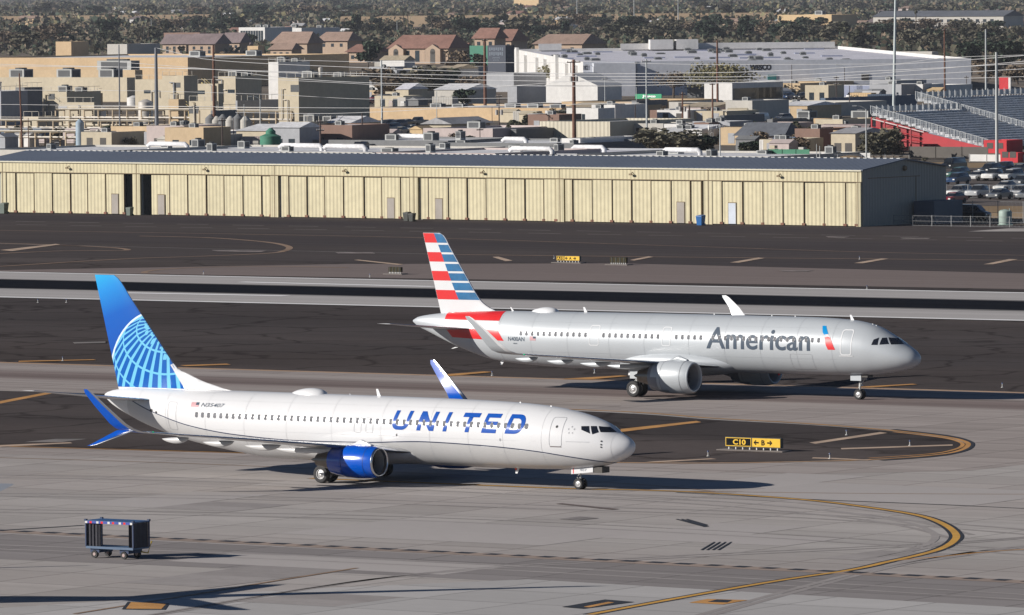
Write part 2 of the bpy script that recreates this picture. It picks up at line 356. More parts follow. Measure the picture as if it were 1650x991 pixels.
# orange hash bars on the shoulders
bar([(0, 648), (80, 633), (87, 635), (0, 652)], m_yel); bar([(0, 719), (113, 714.5), (117, 716), (0, 722)], m_cream)
bar([(40, 714), (90, 709), (140, 709), (100, 714)], m_pale, 0.081)
bar([(1000, 693), (1122, 680), (1130, 682), (1000, 698)]); bar([(1304, 715), (1418, 698), (1430, 699.5), (1314, 717)], m_cream)
bar([(1355, 724), (1535, 718), (1535, 720), (1356, 726)], m_cream); bar([(1310, 739), (1350, 740), (1405, 743), (1398, 744), (1308, 740.5)], m_cream)
bar([(1040, 746), (1145, 740.5), (1155, 741.5), (1060, 747)], m_cream)
for a in ([(30, 583), (150, 580.5), (155, 581.5), (30, 584.5)], [(700, 606), (780, 600), (795, 601), (725, 607.5)], [(905, 612), (1000, 606.5), (1012, 607.5), (950, 613)], [(1380, 625), (1470, 620), (1478, 621), (1400, 626)], [(290, 590), (365, 587.5), (372, 589), (300, 591.5)]): bar(a, m_yel)
bar([(117, 553), (170, 551.5), (170, 554), (120, 555)], m_pale)
# north side: taxiway A lines and bars
curve_line([(225, 381), (330, 383.5), (400, 388), (445, 393), (466, 399), (458, 405), (430, 409), (330, 413.5), (200, 418), (0, 430), (-60, 433)], .8, m_dim, edge=False)
curve_line([(-60, 391), (80, 395), (170, 399), (204, 402.5), (190, 404.5), (100, 405), (-60, 412)], .8, m_dim, edge=False)
curve_line([(560, 432), (450, 430), (340, 431), (260, 435), (232, 440), (270, 441.5)], .7, m_dim, edge=False)
curve_line([(-60, 371), (600, 382), (1090, 397), (1400, 407), (1700, 413)], 0.5, m_dim, edge=False)
curve_line([(740, 411), (1090, 415), (1400, 418), (1720, 421)], 0.7, m_dim, edge=False)
curve_line([(-60, 392), (600, 408), (740, 411)], 0.5, m_pale, edge=False)
for y0, y1 in ((356, 386), (361, 391)):
    ribbon('vehicle_road_line', [G(-60, y0), G(1720, y1)], 0.5, 0.06, m_pale, dash=(5, 4))
for a in ([(1176, 424), (1222, 416), (1232, 417), (1190, 424.5)], [(1376, 425), (1420, 417.5), (1432, 418), (1390, 425.5)], [(1585, 427), (1626, 418.5), (1640, 419), (1600, 427)], [(1015, 420), (1045, 414), (1053, 415), (1022, 421)], [(570, 420), (578, 419.5), (650, 427), (642, 428)], [(793, 415), (803, 414.5), (826, 421), (815, 422)], [(0, 404), (90, 394), (97, 395), (20, 405.5)]): bar(a, m_cream, 0.08)
for a in ([(340, 404), (430, 405), (420, 407), (350, 406)], [(540, 407.5), (600, 407.5), (605, 409.5), (545, 409.5)], [(1330, 382), (1370, 382.5), (1360, 384), (1335, 383.5)], [(1450, 384), (1500, 384.5), (1495, 386), (1455, 385.5)], [(1255, 437), (1310, 436.5), (1300, 438.5), (1260, 438.5)]): bar(a, mat('pale_patch', (0.22, 0.185, 0.17), 0.8, var=0.7, scale=0.5), 0.081)
# tyre marks and oil-dark patches on the concrete
m_tm = ground_mat('tyre_marked_concrete', (0.335, 0.31, 0.3), var=0.15, streak=0.1); m_lp = ground_mat('renewed_slab', (0.43, 0.4, 0.385), var=0.05)
for k, px in enumerate([[(-60, 770), (300, 776), (700, 792), (1100, 812), (1400, 840), (1530, 868)], [(-60, 800), (400, 806), (900, 822), (1300, 836), (1720, 868)], [(200, 1000), (600, 935), (1000, 905), (1500, 880), (1720, 862)], [(-60, 884), (500, 905), (1000, 930), (1720, 972)], [(900, 800), (1200, 812), (1420, 836), (1500, 858), (1490, 880), (1380, 905)], [(1100, 1000), (1380, 925), (1560, 892), (1720, 880)], [(-60, 826), (600, 838), (1200, 866), (1720, 900)]]):
    P_ = smooth_path(px, 10); ribbon('tyre_mark', P_, .45, .0571 + k * .0001, m_tm); ribbon('tyre_mark', [p + VD * 2.4 for p in P_], .45, .0571 + k * .0001, m_tm)
rs = random.Random(8)
for k in range(13):
    px, py = rs.uniform(-40, 1690), rs.uniform(765, 985); c = uv(G(px, py)); c = (round(c[0] / 6) * 6, round(c[1] / 6) * 6); w_, d_ = 6 * rs.choice((1, 1, 2, 3)), 6 * rs.choice((1, 1, 2))
    sheet('slab_patch', [UV(c[0], c[1]), UV(c[0] + w_, c[1]), UV(c[0] + w_, c[1] + d_), UV(c[0], c[1] + d_)], .0537 + k * .0002, m_lp if k % 3 else m_tm)
# apron marks
for k in range(4): bar([(1128 + k * 9, 888), (1150 + k * 9, 875), (1153 + k * 9, 875), (1132 + k * 9, 888)], m_blk, 0.07, 'stand_marking')
for k in range(3): bar([(1088 + k * 8, 838.5), (1092 + k * 8, 838), (1143 - k * 1, 850.5 - k * 1.5), (1134 - k * 2, 851 - k * 1.5)], m_blk, 0.07 + k * 0.002, 'stand_marking')
bar([(196, 984), (206, 971.5), (273, 974.5), (266, 984.5)], m_blk, 0.07, 'stand_marking'); bar([(203, 983), (211, 972.5), (268, 975), (260, 983.5)], m_yel, 0.074, 'stand_marking')
bar([(905, 980), (975, 968), (1022, 972), (940, 983)], m_blk, 0.07, 'stand_marking'); bar([(940, 980), (980, 972), (990, 973), (950, 981)], m_yel, 0.074, 'stand_marking')
bar([(1110, 973), (1140, 967), (1205, 969), (1165, 976)], m_yel, 0.066, 'stand_marking'); bar([(1140, 972), (1155, 968), (1180, 969), (1172, 973)], m_blk, 0.07, 'stand_marking')
bar([(895, 813.5), (905, 812.5), (998, 822), (985, 823)], mat('grey_brown_patch', (0.12, 0.09, 0.08), 0.8), 0.07, 'drain_slot')
bar([(900, 838), (935, 834), (965, 836.5), (930, 840)], m_apron2, 0.07, 'drain_patch')
curve_line([(120, 991), (300, 962), (430, 940), (575, 917)], 0.3, m_dim, z=0.068, edge=False)
curve_line([(-60, 860), (135, 848)], 0.35, m_blk, z=0.064, edge=False)  # thin black line from the left edge towards the baggage cart
# ------------------------------------------------------------------ airliners
pw = mat('white_gloss_paint', (0.66, 0.665, 0.675), 0.5, spec=0.12, coat=0.6, var=0.015, scale=0.4)
pbelly = mat('belly_grey_paint', (0.5, 0.5, 0.5), 0.35, coat=0.3, var=0.05, scale=0.5)
psil = mat('silver_mica_paint', (0.46, 0.49, 0.515), 0.42, metal=0.1, spec=.25, coat=0.35, var=0.02, scale=0.4)
pgrey = mat('wing_grey_paint', (0.36, 0.37, 0.385), 0.4, coat=0.2, var=0.06, scale=0.7, stretch=(3, .4, 1))
palu = mat('polished_aluminium', (0.62, 0.63, 0.65), 0.22, metal=1.0, var=0.04)
pblue = mat('nacelle_blue_paint', (0.0, 0.085, 0.52), 0.22, coat=0.8, var=0.03)
pwlet = mat('winglet_blue_paint', (0.0, 0.075, 0.43), 0.4, spec=.2, coat=0.25, var=0.03)
pnavy = mat('title_blue_paint', (0.004, 0.075, 0.38), 0.5, spec=.1, coat=0.1, var=0.02)
pdkb = mat('globe_blue_paint', (0.0, 0.1, 0.42), 0.5, spec=.1, coat=0.15, var=0.02)
pltb = mat('globe_light_blue_paint', (0.16, 0.52, 0.76), 0.5, spec=.1, coat=0.15, var=0.03)
pred = mat('stripe_red_paint', (0.66, 0.02, 0.022), 0.3, coat=0.4, var=0.04)
pfb = mat('stripe_blue_paint', (0.0, 0.12, 0.29), 0.35, coat=0.25, var=0.25, scale=1.5)
pfw = mat('stripe_white_paint', (0.68, 0.69, 0.7), 0.3, coat=0.4, var=0.03)
ptit = mat('title_grey_paint', (0.075, 0.1, 0.135), 0.5, spec=.1, coat=0.1, var=0.03)
plb = mat('symbol_blue_paint', (0.0, 0.25, 0.58), 0.3, coat=0.4, var=0.03)
pline = mat('panel_line_grey', (0.33, 0.34, 0.36), 0.5, var=0.02); plinew = mat('door_outline_white', (0.72, 0.73, 0.74), 0.4, var=0.02)
pbk = mat('black_rubber_trim', (0.012, 0.012, 0.014), 0.5, var=0.1); ptyre = mat('tyre_rubber', (0.022, 0.022, 0.023), 0.75, var=0.2, scale=3)
prim = mat('wheel_rim_metal', (0.5, 0.5, 0.5), 0.4, metal=0.6, var=0.1); pglass = mat('cabin_window_glass', (0.17, 0.175, 0.19), 0.6, var=0.25, scale=2, spec=0.1)
pcock = mat('cockpit_glass', (0.01, 0.012, 0.018), 0.06, coat=1.0, var=0.1); pdark = mat('engine_dark_metal', (0.045, 0.045, 0.05), 0.45, metal=0.6, var=0.15, scale=3)
pduct = mat('inlet_duct_grey', (0.3, 0.31, 0.33), 0.5, var=0.05); pcore = mat('exhaust_metal', (0.2, 0.18, 0.16), 0.35, metal=0.9, var=0.15, scale=2)
pgear = mat('gear_steel', (0.52, 0.52, 0.5), 0.4, metal=0.2, var=0.1, scale=5); phyd = mat('gear_well_dark', (0.06, 0.055, 0.05), 0.7, var=0.3, scale=2)
pbeac = mat('beacon_red_lens', (0.6, 0.02, 0.02), 0.2); pgrn = mat('green_lens', (0.0, 0.6, 0.25), 0.2); pwin = mat('window_frame_paint', (0.72, 0.73, 0.74), 0.3, var=0.02)
pfan = mat('fan_titanium', (0.2, 0.2, 0.215), 0.35, metal=0.6, var=0.1)
def fin_gradient():
    m = bpy.data.materials.new('fin_blue_gradient_paint'); m.use_nodes = True; n = m.node_tree; b = n.nodes['Principled BSDF']; L = n.links.new
    b.inputs['Roughness'].default_value = 0.5; b.inputs['Specular IOR Level'].default_value = 0.15; b.inputs['Coat Weight'].default_value = 0.15
    tc = n.nodes.new('ShaderNodeTexCoord'); dt = n.nodes.new('ShaderNodeVectorMath'); dt.operation = 'DOT_PRODUCT'; dt.inputs[1].default_value = (-0.35, 0, 0.94)
    L(tc.outputs['Object'], dt.inputs[0]); mr = n.nodes.new('ShaderNodeMapRange'); mr.inputs[1].default_value = 19.5; mr.inputs[2].default_value = 26.4; L(dt.outputs['Value'], mr.inputs[0])
    cr = n.nodes.new('ShaderNodeValToRGB'); e = cr.color_ramp.elements; e[0].position = 0; e[0].color = (0.0, 0.06, 0.36, 1); e[1].position = 1; e[1].color = (0.02, 0.4, 0.7, 1)
    k = cr.color_ramp.elements.new(0.55); k.color = (0.0, 0.1, 0.46, 1); k = cr.color_ramp.elements.new(0.8); k.color = (0.01, 0.24, 0.64, 1)
    L(mr.outputs[0], cr.inputs[0]); L(cr.outputs[0], b.inputs['Base Color']); return m
def pch(tab):
    xs=[t[0] for t in tab]; ys=[t[1] for t in tab]; n=len(xs)
    h=[xs[i+1]-xs[i] for i in range(n-1)]; d=[(ys[i+1]-ys[i])/h[i] for i in range(n-1)]
    m=[d[0]]+[0 if d[i-1]*d[i]<=0 else 2*d[i-1]*d[i]/(d[i-1]+d[i]) for i in range(1,n-1)]+[d[-1]]
    def f(x):
        if x<=xs[0]: return ys[0]
        if x>=xs[-1]: return ys[-1]
        i=0
        while xs[i+1]<x: i+=1
        t=(x-xs[i])/h[i]; a=1-t
        return ys[i]*(1+2*t)*a*a+h[i]*m[i]*t*a*a+ys[i+1]*t*t*(3-2*t)-h[i]*m[i+1]*t*t*a
    return f
PROF={
'U':dict(
 top=pch([(0,2.7),(.04,2.86),(.15,3.02),(.32,3.16),(.7,3.36),(1.05,3.52),(1.35,3.72),(1.8,4.02),(2.4,4.26),(3.26,4.52),(4.4,4.76),(5.55,4.93),(7.5,5.1),(10.2,5.2),(14.8,5.26),(31,5.3),(38,5.28),(39.7,5.15),(40.4,5.0),(40.67,4.86)]),
 bot=pch([(0,2.7),(.04,2.52),(.15,2.34),(.4,2.12),(.9,1.87),(1.5,1.65),(2.3,1.45),(3.3,1.3),(5,1.17),(7.9,1.12),(14.9,1.12),(27,1.14),(29.3,1.38),(32,1.75),(34.2,2.15),(37.2,2.95),(39,3.65),(40.15,4.2),(40.67,4.6)]),
 w=pch([(0,0),(.04,.17),(.15,.36),(.4,.6),(.9,.9),(1.5,1.13),(2.3,1.36),(3.3,1.57),(5,1.77),(7,1.87),(9,1.88),(28,1.88),(31,1.73),(34,1.38),(37,.88),(39,.5),(40.2,.26),(40.67,.12)])),
'A':dict(
 top=pch([(0,3.05),(.04,3.25),(.15,3.43),(.4,3.67),(.75,3.9),(1.1,4.1),(1.6,4.42),(2.2,4.76),(2.8,5.08),(3.5,5.4),(4.3,5.62),(5.4,5.8),(7.5,5.93),(9.6,5.98),(20,6.0),(36,5.95),(40,5.82),(42.3,5.62),(43.7,5.42),(44.3,5.25),(44.5,5.1)]),
 bot=pch([(0,3.05),(.04,2.86),(.15,2.72),(.4,2.54),(.75,2.4),(1.3,2.24),(2.0,2.1),(2.8,1.98),(4.2,1.83),(7,1.75),(10,1.74),(29,1.74),(32.5,1.86),(35,2.0),(37,2.22),(40.3,3.14),(43.15,4.26),(44.3,4.75),(44.5,4.95)]),
 w=pch([(0,0),(.04,.22),(.15,.43),(.4,.7),(.75,.93),(1.3,1.18),(2.0,1.4),(2.8,1.58),(4.2,1.81),(5.8,1.94),(7.5,1.975),(30,1.975),(33,1.86),(36,1.55),(39,1.12),(42,.62),(43.7,.34),(44.3,.2),(44.5,.08)])),
}
def side(which,s,z):
    p=PROF[which]; t,b,w=p['top'](s),p['bot'](s),p['w'](s)
    zc=(t+b)/2; h=max((t-b)/2,1e-4); q=1-((z-zc)/h)**2
    return w*(q**.5 if q>0 else 0)

def AF(n=13):                                         # airfoil outline, x 0..1, half thickness 1 = max
    xs = [0.5 * (1 - math.cos(math.pi * i / (n - 1))) for i in range(n)]
    t = [2.0 * 2.5 * (0.2969 * x ** .5 - .126 * x - .3516 * x * x + .2843 * x ** 3 - .1036 * x ** 4) for x in xs]
    return xs, t
AFX, AFT = AF()
def surf(name, secs, sd, mats, parent, le_mat=None, camber=0.0):  # secs: (s_le, y, z, chord, thick_ratio, angle)
    mb = MB(); rings = []
    for s, y, z, c, tr, an in secs:
        ny, nz = -math.sin(an), math.cos(an); up = []; lo = []
        for x, t in zip(AFX, AFT):
            h = t * tr * c / 2; cb = camber * c * 4 * x * (1 - x)
            up.append((-(s + x * c), sd * (y + ny * (h + cb)), z + nz * (h + cb)))
            lo.append((-(s + x * c), sd * (y - ny * (h - cb)), z - nz * (h - cb)))
        rings.append(up + lo[-2:0:-1])
    mb.loft(rings)
    n = len(rings[0])
    if le_mat is not None:
        for i in range(len(mb.f)):
            if len(mb.f[i]) == 4:
                k = min(j % n for j in mb.f[i]); ks = sorted(set(j % n for j in mb.f[i]))
                if all(j <= 4 or j >= n - 4 for j in ks): mb.m[i] = 1
    return mb.build(name, mats, parent, smooth=45)
def interp(tab, x): return pch(tab)(x)
def wheel(parent, s, y, r, w, loc_name='wheel'):
    mb = MB(); e = []
    for k in range(9):
        a = math.pi * k / 8; e.append((-w / 2 * math.cos(a), r - 0.14 * r * (1 - math.sin(a)) ** 1.5))
    mb.lathe([(-w / 2 * .9, r * .55)] + e + [(w / 2 * .9, r * .55)], 'y', (-s, y, r), 28)
    o = mb.build('wheel', ptyre, parent, smooth=40)
    rm = MB(); rm.lathe([(-w * .42, 0.0001), (-w * .44, r * .12), (-w * .36, r * .2), (-w * .30, r * .42), (-w * .45, r * .5), (-w * .45, r * .58), (w * .45, r * .58), (w * .45, r * .5), (w * .3, r * .4), (w * .44, r * .12), (w * .44, 0.0001)], 'y', (-s, y, r), 20)
    rm.build('rim', prim, o, smooth=35); return o
def rr(x0, x1, y0, y1, r, n=4):                       # rounded rectangle
    P = []
    for cx, cy, a0 in ((x1 - r, y1 - r, 0), (x0 + r, y1 - r, 90), (x0 + r, y0 + r, 180), (x1 - r, y0 + r, 270)):
        for k in range(n + 1): a = R(a0 + 90 * k / n); P.append((cx + r * math.cos(a), cy + r * math.sin(a)))
    return P
def ellip(cx, cy, rx, ry, n=12): return [(cx + rx * math.cos(2 * math.pi * k / n), cy + ry * math.sin(2 * math.pi * k / n)) for k in range(n)]
def clip_poly(P, inside_edges):                       # convex clip; edges as (point, inward normal)
    for (qx, qy), (nx, ny) in inside_edges:
        out = []
        for i in range(len(P)):
            a, b = P[i], P[(i + 1) % len(P)]; da = (a[0] - qx) * nx + (a[1] - qy) * ny; db = (b[0] - qx) * nx + (b[1] - qy) * ny
            if da >= 0: out.append(a)
            if da * db < 0: t = da / (da - db); out.append((a[0] + t * (b[0] - a[0]), a[1] + t * (b[1] - a[1])))
        P = out
        if len(P) < 3: return []
    return P
def edges_of(Q):                                      # half planes of a convex polygon
    A = sum(Q[i][0] * Q[(i + 1) % len(Q)][1] - Q[(i + 1) % len(Q)][0] * Q[i][1] for i in range(len(Q))); s = 1 if A > 0 else -1; E = []
    for i in range(len(Q)):
        a, b = Q[i], Q[(i + 1) % len(Q)]; E.append((a, (-(b[1] - a[1]) * s, (b[0] - a[0]) * s)))
    return E
def polys_bm(polys):
    bm = bmesh.new()
    for P in polys:
        if len(P) < 3: continue
        try: bm.faces.new([bm.verts.new((p[0], p[1], 0)) for p in P])
        except Exception: pass
    return bm
def titled(mask):                                     # UNITED letters: strokes in unit height, italic
    t = 0.235
    def arc(cx, cy, r, a0, a1, n=8): return [(cx + r * math.cos(R(a0 + (a1 - a0) * k / n)), cy + r * math.sin(R(a0 + (a1 - a0) * k / n))) for k in range(n + 1)]
    L = []; x = 0.0
    U = [(0, 1), (t, 1)] + [(t, .42)] + arc(t + .22, .42, .22, 180, 270, 5) + arc(t + .42, .42, .22, 270, 360, 5) + [(.64 + t, 1), (.64 + 2 * t, 1)] + [(.64 + 2 * t, .42)] + arc(.64 + 2 * t - .42, .42, .42, 0, -90, 6) + arc(.42, .42, .42, 270, 180, 6)
    L.append(([U], 1.12)); N = [(0, 0), (t, 0), (t, .62), (.78, 0), (1.05, 0), (1.05, 1), (1.05 - t, 1), (1.05 - t, .38), (.27, 1), (0, 1)]
    L.append(([N], 1.05)); L.append(([[(0, 0), (t, 0), (t, 1), (0, 1)]], t)); L.append(([[(.37, 0), (.37 + t, 0), (.37 + t, .78), (.98, .78), (.98, 1), (0, 1), (0, .78), (.37, .78)]], .98))
    L.append(([[(0, 0), (.98, 0), (.98, .21), (t, .21), (t, .4), (.93, .4), (.93, .6), (t, .6), (t, .79), (.98, .79), (.98, 1), (0, 1)]], .98))
    D = [[(0, 0), (.55, 0)] + arc(.55, .5, .5, -90, 90, 10) + [(0, 1)], [(t, .21), (t, .79), (.53, .79)] + arc(.53, .5, .29, 90, -90, 8) + [(.53, .21)]]
    L.append((D, 1.05)); return L

def airliner(kind, loc, rz, label, livery=True):
    P = PROF[kind]; top, bot, wid = P['top'], P['bot'], P['w']; A = kind == 'A'
    body_m = psil if A else pw; Ls = 44.5 if A else 40.67
    root = thing('airliner', label, 'airliner', loc, rz)
    # fuselage
    ss = []; s = 0.0
    while s < Ls: ss.append(s); s += 0.02 if s < .08 else 0.06 if s < .6 else 0.15 if s < 4 else 0.4
    ss.append(Ls); rings = []
    for s in ss:
        t, b, w = top(s), bot(s), max(wid(s), 0.002); zc, h = (t + b) / 2, max((t - b) / 2, 0.002)
        rings.append([(-s, w * math.cos(2 * math.pi * k / 96), zc + h * math.sin(2 * math.pi * k / 96)) for k in range(96)])
    mb = MB(); mb.loft(rings)
    if not A:
        cl = pch(CHEAT)
        for i, f in enumerate(mb.f):
            c = [mb.v[j] for j in f]; s = -sum(q[0] for q in c) / len(c); z = sum(q[2] for q in c) / len(c)
            if s > .8 and s < 38.5 and z < cl(s) - 0.02: mb.m[i] = 1
    fus = mb.build('fuselage', [body_m, pbelly], root, smooth=60)
    def on(off=0.012, sd=-1):
        def fn(x, z):
            s = -x; t, b, w = top(s), bot(s), wid(s); zc, h = (t + b) / 2, (t - b) / 2; q = (z - zc) / h
            q = max(-.9995, min(.9995, q)); y = w * math.sqrt(1 - q * q); nx, nz = y / (w * w + 1e-6), (z - zc) / (h * h); l = math.hypot(nx, nz)
            return (x, sd * (y + off * nx / l), z + off * nz / l)
        return fn
    def dec(name, polys, m, off=0.012, par=None, holes=True, dx=.5, dy=.12, shearbm=None, sd=-1):
        bm = curve_bm(polys=[[(-p[0], p[1]) for p in Q] for Q in polys]) if holes else polys_bm([[(-p[0], p[1]) for p in Q] for Q in polys])
        return drape(name, bm, on(off, sd), m, par or fus, dx, dy)
    def ring(name, s0, s1, z0, z1, m, w=0.035, r=.14, off=.012, lean=0.0):
        return dec(name, [rr(s0, s1, z0, z1, r), rr(s0 + w, s1 - w, z0 + w, z1 - w, r * .8)], m, off)
    # cabin windows
    zw = 4.39 if A else 3.83; n = 0
    if A: rows = [7.45 + .533 * k for k in range(50)]; skip = [(19.9, 21.2), (26.3, 27.6), (16.6, 17.2)]
    else: rows = [6.75 + .508 * k for k in range(51)]; skip = [(18.0, 18.4)]
    first = None
    for s in rows:
        if any(a < s < b for a, b in skip): continue
        h, w = (.165, .105)
        o = dec('cabin_window', [ellip(s, zw, w * 1.18, h * 1.12, 14)], pwin, .024, par=root, dy=.09)
        dec('pane', [rr(s - w, s + w, zw - h, zw + h, w * .8)], pglass, .031, par=o, dy=.09)
    # cockpit windows
    if A: cw = [[(3.18, 4.12), (3.09, 4.5), (2.78, 4.64), (2.72, 4.12)], [(2.6, 4.14), (2.58, 4.62), (2.33, 4.63), (1.97, 4.18)], [(2.25, 4.64), (1.78, 4.56), (1.22, 4.16), (1.83, 4.15)]]
    else: cw = [[(3.07, 3.92), (2.61, 3.93), (2.38, 3.49), (2.98, 3.71)], [(2.52, 3.93), (2.2, 3.93), (1.9, 3.58), (2.24, 3.45)], [(2.1, 3.93), (1.58, 3.86), (1.14, 3.56), (1.81, 3.58)]]
    for q in cw: dec('cockpit_window', [q], pcock, .014, dx=.1, dy=.06)
    for q in cw[1:]: dec('cockpit_window', [q], pcock, .014, dx=.1, dy=.06, sd=1)
    # doors
    if A:
        for s0, s1, z0, z1 in ((4.7, 5.62, 3.33, 5.2), (35.9, 36.65, 3.3, 5.2)): ring('cabin_door', s0, s1, z0, z1, plinew, .07, .2)
        for s0, s1, z0, z1 in ((20.2, 20.95, 3.7, 5.1), (26.5, 27.35, 3.6, 5.1)): ring('cabin_door', s0, s1, z0, z1, plinew, .045, .15)
        ring('cargo_door', 8.0, 9.9, 2.2, 3.35, pline, .02, .1)
        dec('door_sill', [[(4.6, 3.25), (5.7, 3.25), (5.7, 3.31), (4.6, 3.31)]], plinew, .03)
    else:
        for s0, s1, z0, z1 in ((4.18, 5.05, 2.68, 4.42), (33.95, 34.7, 2.78, 4.55)): ring('cabin_door', s0, s1, z0, z1, pline, .022, .14)
        ring('overwing_exit', 18.2, 18.75, 3.1, 4.05, pline, .02, .1); ring('overwing_exit', 19.1, 19.65, 3.1, 4.05, pline, .02, .1)
        dec('door_sill', [[(4.2, 2.64), (5.0, 2.64), (5.0, 2.68), (4.2, 2.68)]], mat('sill_brown', (.12, .08, .07), .6), .014)
        dec('door_window', [ellip(4.62, 3.87, .08, .08)], pbk, .014)
        for k in range(5):
          st = [[(3.62 + .2 * math.cos(R(90 + 72 * k)) + .055 * math.cos(R(90 + 72 * k + q)), 3.68 + .2 * math.sin(R(90 + 72 * k)) + .055 * math.sin(R(90 + 72 * k + q))) for q in (0, 100, 180, 260)]]
          dec('star_logo_point', st, pline, .014, holes=False)
        for z in (3.05, 2.85, 2.7): dec('sensor', [ellip(1.62, z, .05, .045)], pbk, .03, dx=.1, dy=.1)
        dec('panel_line', [[(2.35, 2.98), (3.9, 2.98), (3.9, 3.0), (2.35, 3.0)]], pline, .013)
        dec('static_port', [ellip(8.6, 2.98, .07, .09)], pline, .014); dec('drain_mast', [ellip(16.4, 3.05, .06, .08)], pbk, .014)
    # skin joints: thin circumferential and lap lines, a little darker than the paint
    sk = mat('skin_joint_silver', (.39, .415, .44), .5) if A else mat('skin_joint_white', (.56, .565, .575), .5)
    for s in ([6.3, 9.3, 12.4, 15.5, 18.6, 22.5, 25.6, 29.3, 32.6, 35.7, 38.5] if A else [1.05, 5.6, 8.4, 11.0, 13.9, 17.6, 21.4, 24.9, 28.2, 31.4, 34.9, 37.4]):
        t_, b_ = top(s) - .02, bot(s) + .02; dec('skin_joint', [[(s, b_), (s + .022, b_), (s + .022, t_), (s, t_)]], sk, .0085, dx=9)
    for z in ((3.0, 5.25) if A else (2.95, 4.75)): dec('skin_joint', [[(6.0, z), (33, z), (33, z + .016), (6.0, z + .016)]], sk, .008, dx=1.5, dy=9)
    # livery
    def textdec(nm, txt, s1, s0, z0, z1, m, off=0.0, shear=0.0, lay=.014, space=1.0):
        bm = fit_bm(curve_bm(text=txt, offset=off, shear=shear, space=space), -s1, -s0, z0, z1); return drape(nm, bm, on(lay), m, fus, .5, .1)
    if A:
        textdec('title_lettering', 'American', 17.05, 8.15, 3.58, 5.16, ptit, off=0.014, shear=0.0, lay=.02, space=1.0)
        dec('title_symbol', [[(7.45, 5.42), (7.14, 5.42), (6.72, 4.86), (7.05, 4.78), (7.22, 4.95)]], plb, .016)
        dec('title_symbol', [[(6.98, 4.6), (6.55, 4.68), (6.38, 4.4), (6.02, 3.72), (6.62, 3.72), (6.8, 4.05)]], pred, .016)
        dec('title_symbol', [[(7.12, 4.78), (6.75, 4.84), (6.45, 4.56), (6.82, 4.72)]], pfw, .016)
        textdec('registration', 'N400AN', 34.75, 33.2, 3.78, 4.1, ptit, off=.01); textdec('fleet_number', '400', 34.3, 33.9, 3.55, 3.65, ptit)
        dec('flag', [[(32.7, 3.86), (32.15, 3.86), (32.15, 4.16), (32.7, 4.16)]], mat('flag_pale_red', (.55, .3, .32), .4)); dec('flag_canton', [[(32.4, 4.01), (32.15, 4.01), (32.15, 4.16), (32.4, 4.16)]], ptit, .018)
        zt = lambda a, b: [(35.85, a), (42.2, a), (42.2, b), (35.85, b)]
        for sd in (-1, 1):
            dec('tail_stripe', [[(35.85, 5.24), (41.2, 5.24), (41.2, 5.77), (35.85, 5.93)]], pred, .013, sd=sd, dy=.05)
            dec('tail_stripe', [[(35.2, 3.76), (40.4, 3.9), (41.0, 4.55), (35.85, 4.6)]], pred, .013, sd=sd)
            dec('tail_stripe', [[(35.85, 4.63), (41.1, 4.6), (41.2, 5.21), (35.85, 5.21)]], pfw, .011, sd=sd)
    else:
        # the title, italic, between nose door and wing
        s_l, s_r, z0, z1 = 16.95, 6.72, 3.36, 4.52; h = z1 - z0; LT = titled(0); gap = 0.0
        starts = [16.95, 14.72, 12.72, 11.32, 9.05, 7.9]
        pos = [(16.9, 15.35), (14.95, 13.25), (12.95, 12.35), (11.85, 10.55), (10.05, 8.75), (8.5, 6.78)]
        for (polys, wu), (sa, sb) in zip(LT, [(16.85, 15.55), (14.9, 13.62), (12.92, 12.62), (11.72, 10.5), (10.02, 8.95), (8.27, 7.0)]):
            sh = .2; k = (sa - sb) / (wu if wu > .5 else .26); Q = [[(-(sa) + p[0] * k + sh * p[1] * h, z0 + p[1] * h) for p in pl] for pl in polys]
            drape('title_lettering', curve_bm(polys=Q), on(.016), pnavy, fus, .5, .1)
        textdec('registration', 'N35407', 31.9, 30.0, 4.33, 4.56, ptit, off=.004, shear=.25, lay=.014)
        dec('flag', [[(32.75, 4.3), (32.1, 4.3), (32.1, 4.58), (32.75, 4.58)]], mat('flag_pale_red', (.55, .3, .32), .4)); dec('flag_canton', [[(32.35, 4.42), (32.1, 4.42), (32.1, 4.58), (32.35, 4.58)]], ptit, .018)
        cl = pch(CHEAT); SS = [1.3 + .35 * k for k in range(107)]; w = .028
        dec('cheat_line', [[(s, cl(s) + w) for s in SS] + [(s, cl(s) - w) for s in SS[::-1]]], mat('cheat_line_dark', (.008, .02, .07), .4), .015, dx=.35, dy=9)
        dec('tail_vent', [ellip(36.2, 3.95, .12, .1)], pbk, .02); dec('tail_vent', [ellip(35.75, 3.85, .08, .07)], pbk, .02)
    # belly fairing
    mb = MB(); rings = []
    f0, f1 = (13.8, 26.5) if A else (13.6, 26.2)
    for k in range(27):
        u = k / 26; s = f0 + (f1 - f0) * u; e = math.sin(math.pi * u) ** .45 if 0 < u < 1 else 0.03
        zc, hh, ww = (2.5, 1.12, 2.22) if A else (1.95, .93, 2.12)
        rings.append([(-s, ww * e * math.cos(2 * math.pi * j / 40), zc + hh * e * math.sin(2 * math.pi * j / 40)) for j in range(40)])
    mb.loft(rings); mb.build('belly_fairing', psil if A else pbelly, root, smooth=60)
